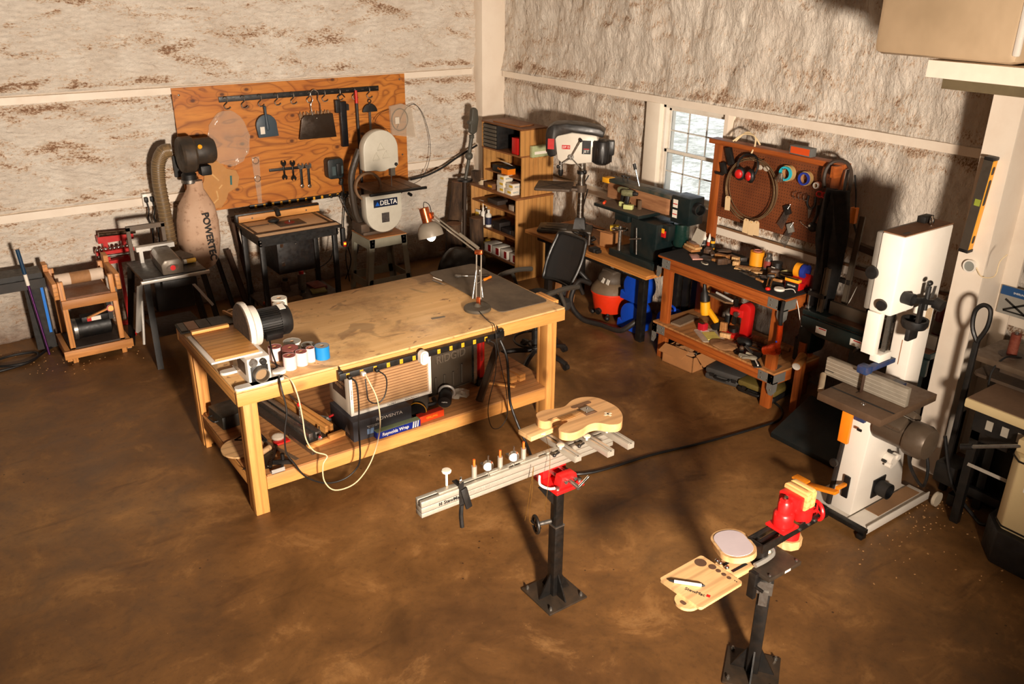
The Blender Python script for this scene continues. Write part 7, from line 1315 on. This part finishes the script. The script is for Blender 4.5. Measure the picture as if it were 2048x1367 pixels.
t = thing('fire_extinguisher', 'dark red fire extinguisher hanging behind the right column', 'fire extinguisher', (5.70, 2.78, .74)); link('cylinder', MB().lathe([(0, 0), (.05, .0), (.055, .02), (.055, .26), (.03, .32), (.018, .34), (0, .34)], n=24), plain('extinguisher_red', (96, 18, 16), .35), t); lb_ = link('label', MB().pipe((0, 0, .12), .0565, .0552, .09), plain('extinguisher_label', (120, 108, 96), .5, dirt=.4, sc=40), t); link('yellow_mark', MB().sph((-.035, -.035, .08), .022, (.6, .6, 1)), plain('yellow_print', (230, 186, 50), .5), t); link('valve', MB().bx(-.03, .03, -.012, .012, .345, .37).cyl((0, 0, .34), (0, 0, .36), .012).bx(-.05, .0, -.01, .01, .385, .395), STL, t)
link('strap', MB().bx(-.01, .10, -.02, .02, .24, .26), BLK, t)
t = thing('blue_vise', 'small dark blue clamp fixed low behind the right column', 'clamp', (5.62, 2.80, .45)); link('body', MB().bx(-.06, .06, -.05, .05, 0, .08, b=.008), plain('navy_cast', (22, 34, 48), .5, .2, .3), t); link('stand', MB().bx(-.02, .02, -.02, .02, -.449, -.001), BLK, t)
# --- pallet handle, spindle sander, cream sander on the right
t = thing('mobile_base_handle', 'black steel handle with a long loop grip standing right of the column', 'handle', (5.06, 2.24, 0)); link('loop_grip', MB().tube([(0, -.0, 1.14), (0, .045, 1.22), (0, .05, 1.32), (0, .01, 1.37), (0, -.035, 1.35), (0, -.04, 1.25), (0, -.01, 1.16)], .014, 8, True), BLK, t)
link('shaft', MB().bx(-.012, .012, -.016, .016, .30, 1.135, b=.002), BLK, t); link('foot', MB().bx(-.05, .14, -.10, .05, .16, .30, b=.01), BLK, t)
for y in (.06, .13): link('wheel', MB().lathe([(0, 0), (.02, 0), (.05, .004), (.055, .012), (.055, .03), (0, .03)], (.30, y+.0, .055), (-.3, -1, 0), 24), plain('wheel_cream', (206, 190, 166), .45, dirt=.3), t)
link('rail', MB().bx(.06, .10, -.36, .05, .10, .16, b=.004), BLK, t); link('tripod', MB().bx(-.02, .14, -.10, -.06, .02, .099), BLK, t)
t = thing('spindle_sander', 'spindle sander with a rounded brown table and a red-brown sleeve', 'spindle sander', (5.38, 2.10, 0)); link('table', MB().prism(rrect(-.19, .23, -.26, .22, .05), .965, 1.0, bev=.004), plain('spindle_table', (110, 92, 74), .5, .3, .5), t); link('sleeve', MB().cyl((.0, .06, 1.003), (.0, .06, 1.14), .03, n=20), plain('red_brown_sleeve', (110, 44, 26), .8, dirt=.3, dc=(190, 120, 90), sc=30), t); link('insert', MB().cyl((.0, .06, 1.0), (.0, .06, 1.002), .075, n=28), plain('dark_insert', (70, 56, 46), .5), t)
link('body', MB().bx(-.12, .16, -.20, .10, .50, .86, b=.02), BLKP, t); link('lower_tray', MB().prism(rrect(-.19, .22, -.25, .18, .04), .87, .89), IRON, t); link('tilt_column', MB().bx(-.06, .06, -.08, .08, .89, .964), IRON, t); link('stand', MB().bx(-.12, .14, -.18, .12, 0, .499, b=.005), BLK, t)
link('cord', MB().tube([(.0, .0, 1.002), (-.12, .04, 1.02), (-.21, .06, .94), (-.22, .05, .80)], .006), CB, t); link('nut', MB().cyl((.0, .06, 1.14), (.0, .06, 1.152), .012), STL, t)
CR = plain('sander_cream', (214, 190, 142), .38, dirt=.15, dc=(140, 104, 66), sc=4)
t = thing('belt_sander_machine', 'cream belt sander with a brown dusty top and black base at the right edge', 'belt sander', (4.86, 1.28, 0)); link('top_bed', MB().bx(0, .40, .0, .86, .80, .86, b=.012), CR, t); link('bed_dust', MB().bx(.01, .39, .01, .85, .8605, .864), plain('dust_brown_cover', (116, 88, 64), .75, dirt=.3), t)
link('underside', MB().bx(.03, .38, .06, .80, .66, .799, b=.01), BLKP, t)
for i in range(3): link('vent', MB().bx(.027, .0295, .68-.09*i, .72-.09*i, .70, .76), plain('vent_white', (176, 166, 150), .5), t)
link('body', MB().prism([(-.12, .0), (.38, 0), (.38, .50), (-.06, .50), (-.12, .44)], .22, .70, bev=.01).prism([(-.08, .0), (.38, 0), (.38, .49), (-.08, .49)], .70, .78, bev=.01), CR, t)
link('black_band', MB().prism([(-.124, -.002), (.384, -.002), (.384, .504), (-.062, .504), (-.124, .442)], .235, .245).prism([(-.124, -.002), (.384, -.002), (.384, .504), (-.062, .504), (-.124, .442)], .665, .675), BLK, t)
link('base', MB().prism([(-.16, -.04), (.40, -.04), (.40, .56), (-.02, .56), (-.16, .44)], 0, .22, bev=.01), BLKP, t); wl = link('warning_label', MB().bx(-.1215, -.1203, .33, .38, .50, .58), PPR, t); link('red_band', MB().bx(-.1225, -.1216, .33, .38, .535, .542), RED, wl); link('switch', MB().cyl((-.08, .40, .74), (-.09, .40, .74), .014), BLKP, t)
link('lever', MB().cyl((-.07, .47, .74), (-.12, .70, .64), .012), STL, t); link('lever_grip', MB().cyl((-.12, .70, .64), (-.13, .76, .615), .018), BLKP, t); link('tray', MB().box((.1, .62, .40), (.14, .3, .02), (0, .5, 0)), plain('pale_tray', (170, 160, 146), .6, dirt=.5), t); link('stand', MB().bx(.05, .09, .75, .80, 0, .659).bx(.31, .35, .75, .80, 0, .659).bx(.05, .35, .58, .80, .60, .659), BLK, t)
t = thing('grey_pedestal', 'black steel leg with a pale dusty panel left of the cream sander', 'stand', (5.22, 2.30, .0)); link('leg', MB().bx(-.02, .02, -.02, .02, 0, .60), BLK, t)
# --- ducting under the gallery
t = thing('insulated_duct', 'large square duct wrapped in dusty tan insulation at the top right', 'duct', (4.62, 2.18, 2.755)); k = N('foil_wrap'); FOIL = k.fin(k.mix(k.ramp(k.noise(1.6), [(.35, (0,)*3), (.7, (1,)*3)]), S(196, 170, 138), S(170, 146, 116)), .4, .25, k.bump(k.n('ShaderNodeTexBrick', Vector=k.map((1, 55, 55), rot=(0, rad(90), 0)), Scale=1.0).outputs[1], .25, .002, k.bump(k.noise(4, None, 3), .35, .02)))
link('wrap', MB().bx(0, 1.1, 0, .80, 0, 1.8, b=.04), FOIL, t); link('gleam_tape', MB().bx(-.004, .03, -.004, .03, .04, 1.75, b=.012), plain('tape_gleam', (235, 226, 214), .2, .3, 0), t)  # gleam of the corner tape is painted as a paler edge
link('white_panel', MB().bx(.15, .19, -.30, -.09, .10, 1.0), WHT, t)
struct('trim_10', MB().bx(4.66, 5.2, .9, 2.66, 2.655, 2.745, b=.004), plain('white_beam_paint', (240, 228, 210), .5, dirt=.1))
struct('trim_11', MB().bx(4.70, 4.73, .9, 2.58, 2.60, 2.654, b=.001), plain('galvanised_dusty', (134, 120, 92), .4, .5, .3))
o = link('warning_card_stub', MB().box((0, 0, 0), (.02, .02, .02)), WHT); bpy.data.objects.remove(o)
# ============================================================ centre stand with the neck jig
def gusset(m, cx, cy, hw, s_, h, ax, sg):
    if ax == 'x': m.prism([(cx+sg*hw, .012), (cx+sg*s_, .012), (cx+sg*hw, h)], cy-.004, cy+.004, 'y')
    else: m.prism([(cy+sg*hw, .012), (cy+sg*s_, .012), (cy+sg*hw, h)], cx-.004, cx+.004, 'x')
SB = plain('stand_black_steel', (20, 19, 18), .38, .2, .22, (80, 60, 42), 12); SPL = plain('base_plate_dusty', (52, 44, 36), .5, .3, .5, (104, 78, 54), 7)
def stand(nm, lb, loc, rz, h, col):
    t = thing(nm, lb, 'stand', loc, rz); link('base_plate', MB().bx(-.13, .13, -.13, .13, 0, .012, b=.002), SPL, t)
    link('post', MB().bx(-.030, .030, -.030, .030, .0125, col, b=.004), SB, t); link('inner_post', MB().bx(-.025, .025, -.025, .025, col+.0005, h, b=.003), SB, t)
    for ax in 'xy':
        for sg in (-1, 1): m = MB(); gusset(m, 0, 0, .031, .105, .15, ax, sg); link('gusset', m, SB, t)
    for sx in (-1, 1):
        for sy in (-1, 1): link('bolt', MB().cyl((sx*.105, sy*.105, .0125), (sx*.105, sy*.105, .024), .010, n=6).cyl((sx*.105, sy*.105, .024), (sx*.105, sy*.105, .034), .006, n=10), STL, t)
    return t
t = stand('vise_stand', 'black steel pedestal stand holding the red vise and aluminium neck jig', (2.425, 2.955, 0), 0, .742, .46)
link('collar', MB().bx(-.032, .032, -.032, .032, .4605, .468), STL, t)
link('hand_wheel', MB().ring((-.115, .03, .49), .045, .009, (-1, .3, 0)).cyl((-.115, .03, .45), (-.115, .03, .53), .006).cyl((-.115, -.01, .49), (-.115, .07, .49), .006), BLK, t); link('wheel_shaft', MB().cyl((-.12, .03, .49), (-.031, .01, .49), .012), STL, t)
link('support_arm', MB().prism([(-.031, .60), (-.031, .74), (-.13, .74)], -.004, .004, 'y').bx(-.10, .10, -.07, .07, .7425, .752), SB, t)
VR2 = plain('vise_bright_red', (214, 24, 24), .32, dirt=.1)
t = thing('red_vise', 'bright red drill vise gripping the aluminium beam on the centre stand', 'vise', (2.40, 2.92, .753), rad(0))
link('base', MB().bx(-.09, .09, -.10, .10, .001, .022, b=.004), VR2, t); link('fixed_jaw', MB().bx(-.075, .075, .035, .075, .022, .105, b=.004), VR2, t); link('moving_jaw', MB().prism([(-.06, .022), (.06, .022), (.045, .085), (-.045, .085)], -.085, -.03, 'y', bev=.004), VR2, t)
link('guide_rod', MB().cyl((-.03, -.10, .06), (-.03, .06, .06), .010).cyl((.03, -.10, .06), (.03, .06, .06), .010), STL, t); link('screw', MB().cyl((0, -.085, .055), (0, -.16, .05), .012), STL, t); link('crank', MB().cyl((0, -.155, .05), (.055, -.17, .105), .008), CHR, t)
for x, y in ((-.07, -.08), (.07, -.08)): link('bolt', MB().cyl((x, y, .0225), (x, y, .036), .011, n=6), STL, t)
link('white_strap', MB().tube([(-.095, .04, .05), (-.12, .0, .03), (-.10, -.04, .02), (-.08, -.07, .03)], .007), WHP, t)
t = thing('neck_jig', 'long slotted aluminium neck jig with gauges, posts and cross arms on the red vise', 'jig', (1.585, 2.90, .862))
AL2 = plain('jig_aluminium', (176, 168, 154), .38, .5, .1, (150, 130, 104), 14)
def extr(m, a, b, w, h, ax):
    "slotted T-track extrusion"
    if ax == 'x':
        m.bx(a[0], b, a[1], a[1]+w, a[2]+.004, a[2]+h*.30, b=.0015); m.bx(a[0], b, a[1], a[1]+w, a[2]+h*.33, a[2]+h*.64, b=.0015); m.bx(a[0], b, a[1], a[1]+w*.40, a[2]+h*.67, a[2]+h, b=.0015); m.bx(a[0], b, a[1]+w*.60, a[1]+w, a[2]+h*.67, a[2]+h, b=.0015)
    else:
        m.bx(a[0], a[0]+w*.38, a[1], b, a[2], a[2]+h, b=.001); m.bx(a[0]+w*.62, a[0]+w, a[1], b, a[2], a[2]+h, b=.001)
    return m
SLT = plain('slot_shade', (70, 56, 44), .6)  # dark core colour paints the shade inside the track slots
be = link('beam', extr(MB(), (0, 0, 0), 1.16, .055, .088, 'x'), AL2, t)
link('slot', MB().bx(.001, 1.159, .002, .053, .006, .078), SLT, be); text(be, 'StewMac', .026, DARKT, (.165, -.0008, .044), (1, 0, 0), (0, 0, 1), bold=.0006); text(be, 'Erlewine Neck Jig', .020, plain('grey_print2', (140, 134, 124), .5), (.33, -.0008, .046), (1, 0, 0), (0, 0, 1)); link('logo_mark', MB().bx(.092, .096, -.0012, 0, .035, .053).bx(.098, .101, -.0012, 0, .038, .05).bx(.103, .108, -.0012, 0, .035, .053), DARKT, be)
for i, x in enumerate((.135, .42, .60, .76)): link('slider', MB().bx(x-.035, x+.075, .012, .043, .0885, .096, b=.001), AL2, be)
lk = link('support_pad', MB().cyl((.165, .05, .089), (.165, .05, .165), .006).lathe([(0, 0), (.022, .002), (.024, .010), (.02, .014), (0, .015)], (.165, .05, .165), n=20), plain('pad_white', (230, 218, 198), .5), t)
for x in (.315, .465, .605):
    p_ = link('post', MB().cyl((x, .045, .089), (x, .045, .15), .013), AL2, t); link('orange_tip', MB().cyl((x, .045, .1505), (x, .045, .185), .006), plain('tip_orange', (226, 96, 24), .5), p_)
def gauge(x):
    g = link('gauge_body', MB().cyl((x, .03, .14), (x-.01, .015, .14), .026, n=24).cyl((x-.005, .022, .165), (x-.005, .022, .195), .004).cyl((x-.005, .022, .089), (x-.005, .022, .12), .004).bx(x-.03, x-.01, .03, .06, .125, .145), CHR, t)
    link('dial', MB().cyl((x-.0105, .0145, .14), (x-.011, .0135, .14), .022, n=24), WHP, g); link('needle', MB().cyl((x-.0115, .013, .14), (x-.0125+.008, .0125, .153), .001, n=6), DARKT, g); link('arm', MB().bx(x-.02, x+.05, .02, .035, .097, .103), AL2, g)
gauge(.385); gauge(.535)
link('strap', MB().bx(.20, .225, -.006, -.001, -.01, .12).bx(.20, .225, -.005, .06, .097, .102).tube([(.212, -.004, 0), (.21, -.0, -.06), (.215, .0, -.13)], .011, 6).box((.235, -.01, .03), (.035, .012, .12), (0, -.25, 0), b=.004), BLKP, t); link('strap_ring', MB().ring((.205, -.01, .14), .013, .004, (1, -1, 0), 20), CHR, t)
for (x, y0, y1) in ((.79, -.13, .20), (.955, -.185, .10), (1.09, -.185, .13)):
    a_ = link('cross_arm', extr(MB(), (x, y0, .089), y1, .042, .035, 'y'), AL2, t); link('slot', MB().bx(x+.002, x+.04, y0+.001, y1-.001, .091, .116), SLT, a_)
    for yy_ in ((y0+.10, y0+.25) if x < .9 else (y0+.15,)): link('support_knob', MB().cyl((x-.012, yy_, .124), (x-.012, yy_, .143), .006).lathe([(0, 0), (.018, .0), (.02, .006), (0, .009)], (x-.012, yy_, .143), n=18), plain('pad_white', (230, 218, 198), .5), a_); 
    link('end_plate', MB().bx(x+.003, x+.039, y0-.003, y0-.0005, .092, .121).cyl((x+.021, y0-.003, .106), (x+.021, y0-.005, .106), .004), AL2, a_)
for x in (.80, .96): link('thumb_screw', MB().cyl((x-.02, -.02, .10), (x-.06, -.03, .10), .005).sph((x-.06, -.03, .10), .010), BLKP, t)
# telecaster-like unpainted body on the jig
def smooth(P, sub=5):
    Q = []; L = len(P)
    for i in range(L):
        a, b, c, d = (Vector(P[(i+j) % L]) for j in (-1, 0, 1, 2))
        for k_ in range(sub): u = k_/sub; Q.append(tuple(.5*((2*b)+(-a+c)*u+(2*a-5*b+4*c-d)*u*u+(-a+3*b-3*c+d)*u**3)))
    return Q
GB = wood('ash_guitar_body', (222, 176, 124), (204, 150, 96), 0, .7, .45, 0)
t = thing('electric_guitar_blank', 'unfinished pale wood electric guitar body with routed cavities lying on the jig', 'guitar body', (2.58, 2.98, 1.018))
bp = [(2.372, 3.07), (2.40, 3.12), (2.455, 3.13), (2.51, 3.112), (2.57, 3.102), (2.65, 3.135), (2.72, 3.13), (2.78, 3.08), (2.797, 2.97), (2.782, 2.90), (2.745, 2.84), (2.69, 2.80), (2.64, 2.815), (2.60, 2.865), (2.55, 2.877), (2.49, 2.862), (2.43, 2.858), (2.392, 2.89), (2.395, 2.93), (2.44, 2.955), (2.482, 2.965), (2.485, 3.01), (2.455, 3.035), (2.41, 3.022), (2.38, 3.035)]
bd = link('body', MB().prism(smooth([(x-2.58, y-2.98) for x, y in bp]), 0, .044, bev=.0), GB, t)
CAV = plain('routed_cavity', (120, 84, 56), .6, dirt=.4)
link('control_cavity', MB().prism(rrect(.01, .14, .072, .10, .013), .0442, .0452), CAV, bd); link('pickup_cavity', MB().bx(.02, .095, -.025, .055, .0442, .0452), CAV, bd); link('bridge_hardware', MB().bx(.03, .085, -.01, .045, .0453, .052).cyl((.04, 0, .052), (.04, 0, .056), .006).cyl((.07, .03, .052), (.07, .03, .056), .006), CHR, bd); link('cross_cutout', MB().bx(.10, .145, -.078, -.066, .0442, .0455).bx(.117, .129, -.095, -.05, .0442, .0455), plain('pale_cross', (240, 220, 190), .6), bd)
link('neck_pocket', MB().bx(-.12, -.03, .0, .045, .0442, .0448), wood('pocket_maple', (206, 150, 90), (186, 126, 70), 0, 1, .5, 0), bd)
for dy in (0, .008, .016, .024): link('string', MB().cyl((.03, .0+dy, .053), (-.18, -.01+dy*1.8, .05), .0009, n=5), BRS, t)
t = thing('neck_support_board', 'thin pale plywood board sticking out under the guitar body', 'board', (2.30, 3.0, .990), rad(4)); link('board', MB().bx(-.02, .16, .005, .105, 0, .014, b=.002).bx(-.02, .16, .005, .105, .0145, .026, b=.002), BIRCH, t)
t = thing('loose_strings', 'curled guitar strings dangling below the jig', 'strings', (2.29, 2.86, .95)); 
for pts in ([(.05, .1, .07), (0, 0, .02), (-.04, -.04, -.12), (-.06, -.05, -.24), (-.05, -.045, -.255)], [(-.1, .0, .0), (-.13, -.03, -.12), (-.15, -.04, -.26), (-.13, -.05, -.30)], [(-.1, .0, .0), (-.14, -.02, -.15), (-.17, -.03, -.27)]): link('string', MB().tube(pts, .0013, 5), BRS, t)
# ============================================================ right stand with the carving vise
t = stand('vise_stand', 'black pedestal stand at the bottom right carrying the tray and red carving vise', (2.875, 1.945, 0), rad(35), .625, .56)
link('clamp_band', MB().prism([(-.036, -.036), (.036, -.036), (.036, .036), (-.036, .036)], .50, .57).bx(-.045, -.036, -.02, .02, .44, .52), STL, t); link('band_knob', MB().cyl((-.04, .03, .59), (-.09, .05, .60), .014), BLKP, t)
t = thing('mounting_plate', 'dark steel mounting plate with a small white label on top of the right stand', 'plate', (2.90, 1.945, .627)); link('plate', MB().bx(-.11, .12, -.075, .075, 0, .022, b=.003), SPL, t); link('label', MB().bx(-.0, .04, -.0765, -.0755, .006, .018), PPR, t); link('side_bracket', MB().bx(-.135, -.111, -.02, .02, -.12, .02, b=.003).cyl((-.125, 0, -.05), (-.125, -.06, -.05), .008), BLK, t)
for x in (-.09, .10): link('bolt', MB().cyl((x, -.06, .0225), (x, -.06, .030), .006, n=6), STL, t)
t = thing('band_clamp', 'grey cast clamp with a clear jaw lying on the mounting plate', 'clamp', (2.86, 1.99, .6505), rad(-20)); CGY = plain('clamp_grey_cast', (146, 142, 134), .4, .4, .15)
link('frame', MB().tube([(-.02, .05, .03), (.02, .075, .045), (.06, .05, .045), (.07, .0, .03), (.02, -.03, .022), (-.05, -.05, .016)], .013), CGY, t); link('jaw', MB().bx(.02, .055, -.01, .05, .004, .05, b=.006), plain('clear_jaw', (216, 200, 176), .2, .2, .05), t); link('knob', MB().cyl((.085, .02, .03), (.10, .045, .032), .012), BLKP, t)
t = thing('vise_arm_frame', 'black twin-plate arm carrying the red carving vise', 'arm', (2.81, 1.985, .735), rad(2)); link('side_plate', MB().bx(0, .42, -.045, -.037, 0, .045, b=.001), SB, t); link('side_plate', MB().bx(0, .42, .037, .045, 0, .045, b=.001), SB, t); link('end_block', MB().bx(.0, .012, -.036, .036, .0, .04), SB, t); link('slide_rod', MB().bx(.03, .16, -.012, .012, .01, .03), BLKP, t)
for x in (.27, .34, .39): link('bolt', MB().cyl((x, -.0455, .022), (x, -.052, .022), .008, n=8), STL, t)
link('arm_post', MB().cyl((.06, 0, -.085), (.06, 0, -.001), .03), SB, t)
t = thing('carving_vise', 'bright red swivel carving vise with two wooden jaw faces and a hand wheel', 'vise', (3.0, 1.99, .7815))
link('foot_plate', MB().bx(-.055, .055, -.055, .055, 0, .014, b=.004), VR2, t); link('turret', MB().lathe([(0, .015), (.045, .015), (.048, .02), (.048, .075), (.042, .085), (.034, .09), (.034, .135), (.028, .145), (0, .147)], n=32), VR2, t); link('top_bolt', MB().cyl((0, 0, .147), (0, 0, .165), .011, n=6), CHR, t)
link('jaw_plate', MB().bx(-.02, .025, -.052, .06, .085, .16, b=.006), VR2, t).location = (.045, 0, 0)
link('second_turret', MB().lathe([(0, -.03), (.042, -.03), (.046, -.02), (.046, .06), (0, .065)], (.15, .0, .015), n=28), VR2, t)
JW = wood('jaw_wood', (226, 180, 116), (206, 150, 84), 1, 1.6, .45, 0)
for x, a in ((.085, 0), (.125, 0)): link('wooden_jaw', MB().prism(rrect(-.065, .07, .085, .185, .018), x-.013, x+.013, 'x', bev=.003), JW, t)
link('hand_wheel', MB().ring((.25, -.01, .0), .045, .010, (1, -.3, .0)).cyl((.17, 0, .0), (.25, -.01, .0), .008).cyl((.25, -.01, -.04), (.25, -.01, .04), .006).cyl((.235, -.05, 0), (.265, .03, 0), .006), VR2, t)
link('lower_flange', MB().cyl((.08, 0, -.09), (.08, 0, -.052), .042, n=28), VR2, t)
t = thing('octagonal_wood_block', 'pale octagonal wooden block under the black arm', 'wood block', (3.10, 2.015, .632)); link('block', MB().cyl((0, 0, 0), (0, 0, .045), .068, .068, n=10), BIRCH, t)
t = thing('oval_palette', 'thick oval plywood pad with a pale lilac face tilted on the tray arm', 'pad', (2.735, 2.045, .735), rot=(rad(-6), rad(-6), rad(-25)))
ov = rrect(-.085, .085, -.125, .125, .08, 8); link('pad', MB().prism(ov, 0, .028, bev=.0), BIRCH, t); link('lilac_face', MB().prism([(x*.86, y*.88) for x, y in ov], .0285, .0305), plain('lilac_paper', (200, 186, 190), .6, dirt=.15, dc=(140, 120, 130)), t); link('pivot', MB().cyl((0, 0, -.06), (0, 0, -.001), .022), VR2, t)
t = thing('wooden_tray_arm', 'narrow wooden arm with chrome fittings between tray and stand', 'arm', (2.74, 2.03, .630), rad(0)); link('arm', MB().bx(-.07, .075, -.06, .06, 0, .022, b=.003), BIRCH, t); link('slot', MB().bx(-.05, .05, -.035, -.02, .0222, .0232).bx(-.05, .05, .02, .035, .0222, .0232), DARKT, t)
for y in (-.0, .04, .06): link('fitting', MB().sph((-.055, y, .03), .012), CHR, t)
t = thing('tool_tray', 'pale plywood tool tray with round holes in one edge and a pencil on it', 'tray', (2.52, 2.03, .648), rad(2))
link('tray', MB().prism(rrect(-.145, .14, -.12, .125, .015), 0, .014, bev=.0), BIRCH, t)
for y, r_ in ((.088, .028), (.035, .018), (-.0, .012), (-.032, .011), (-.062, .010)): link('hole', MB().lathe([(0, 0), (r_, 0), (r_, .001), (0, .001)], (.112-.004*(r_ > .02)*5, y, .0142), n=22), plain('hole_dark', (84, 58, 40), .7), t)
for y in (-.09, -.10): link('small_hole', MB().cyl((.118, y, .0142), (.118, y, .015), .003), DARKT, t)
tx = text(t, 'StewMac', .026, DARKT, (-.085, -.035, .0145), (.35, -.9, 0), (.9, .35, 0)); link('logo_mark', MB().box((-.058, -.088, .0148), (.016, .016, .0008), (0, 0, .4)), RED, t)
hb = link('hang_tab', MB().prism(arc(-.14, -.04, .055, 90, 270, 12)+[(-.10, -.095), (-.10, .015)], -.014, -.0005), BIRCH, t); link('tab_hole', MB().prism(rrect(-.175, -.155, -.055, -.025, .009), -.0004, .0006), plain('hole_dark', (84, 58, 40), .7), hb)
t = thing('white_pen', 'white pen with dark ends lying across the tool tray', 'pen', (2.445, 2.045, .671), rad(-48)); link('barrel', MB().cyl((-.06, 0, 0), (.06, 0, 0), .0075), WHP, t); link('tip', MB().cyl((-.0605, 0, 0), (-.085, 0, 0), .0075, .002), DARKT, t); link('cap', MB().cyl((.0605, 0, 0), (.075, 0, 0), .0075, .003), DARKT, t)
# ============================================================ small things and sawdust
t = thing('hanging_bottle', 'brown translucent plastic bottle lying on a bracket at the far left of the wall', 'bottle', (.42, 8.36, .98)); link('body', MB().lathe([(0, 0), (.035, 0), (.038, .01), (.038, .12), (.015, .15), (0, .15)], (-.10, 0, 0), (1, 0, 0), 18), plain('amber_bottle', (176, 130, 76), .25), t); link('bracket', MB().bx(-.09, .04, -.03, .07, -.055, -.039), BLK, t)
t = thing('black_machine_arm', 'black machine arm cut off by the left edge of the picture', 'machine part', (.30, 8.10, .745)); link('arm', MB().bx(-.25, .12, -.03, .03, .10, .14, b=.006).bx(-.02, .03, -.02, .02, 0, .10), BLK, t)
t = thing('red_floor_tool', 'red and black long-handled tool lying between the drum sander and the table saw', 'tool', (1.37, 7.86, .001), rad(70)); link('body', MB().tube([(-.16, 0, .04), (0, .02, .04), (.12, 0, .045)], .025), BLKP, t); link('red_part', MB().tube([(.13, 0, .045), (.20, -.01, .045)], .028), RED, t)
random.seed(3); m = MB()
for cx, cy, sx, sy, n in ((5.0, 2.2, .35, .25, 90), (.9, 7.75, .5, .35, 60), (4.5, 2.1, .5, .3, 40), (4.9, 1.6, .3, .2, 40), (.3, 8.2, .4, .15, 40)):
    for i in range(n):
        s_ = random.uniform(.003, .007); m.box((random.gauss(cx, sx*.5), random.gauss(cy, sy*.5), s_*.3+.0005), (s_*1.6, s_, s_*.5), (0, 0, random.random()*3))
tag(link('wood_chips', m, plain('wood_chip_tan', (200, 150, 96), .8), smooth=False), 'pale sawdust and wood chips scattered on the floor around the machines', 'wood chips', kind='stuff')
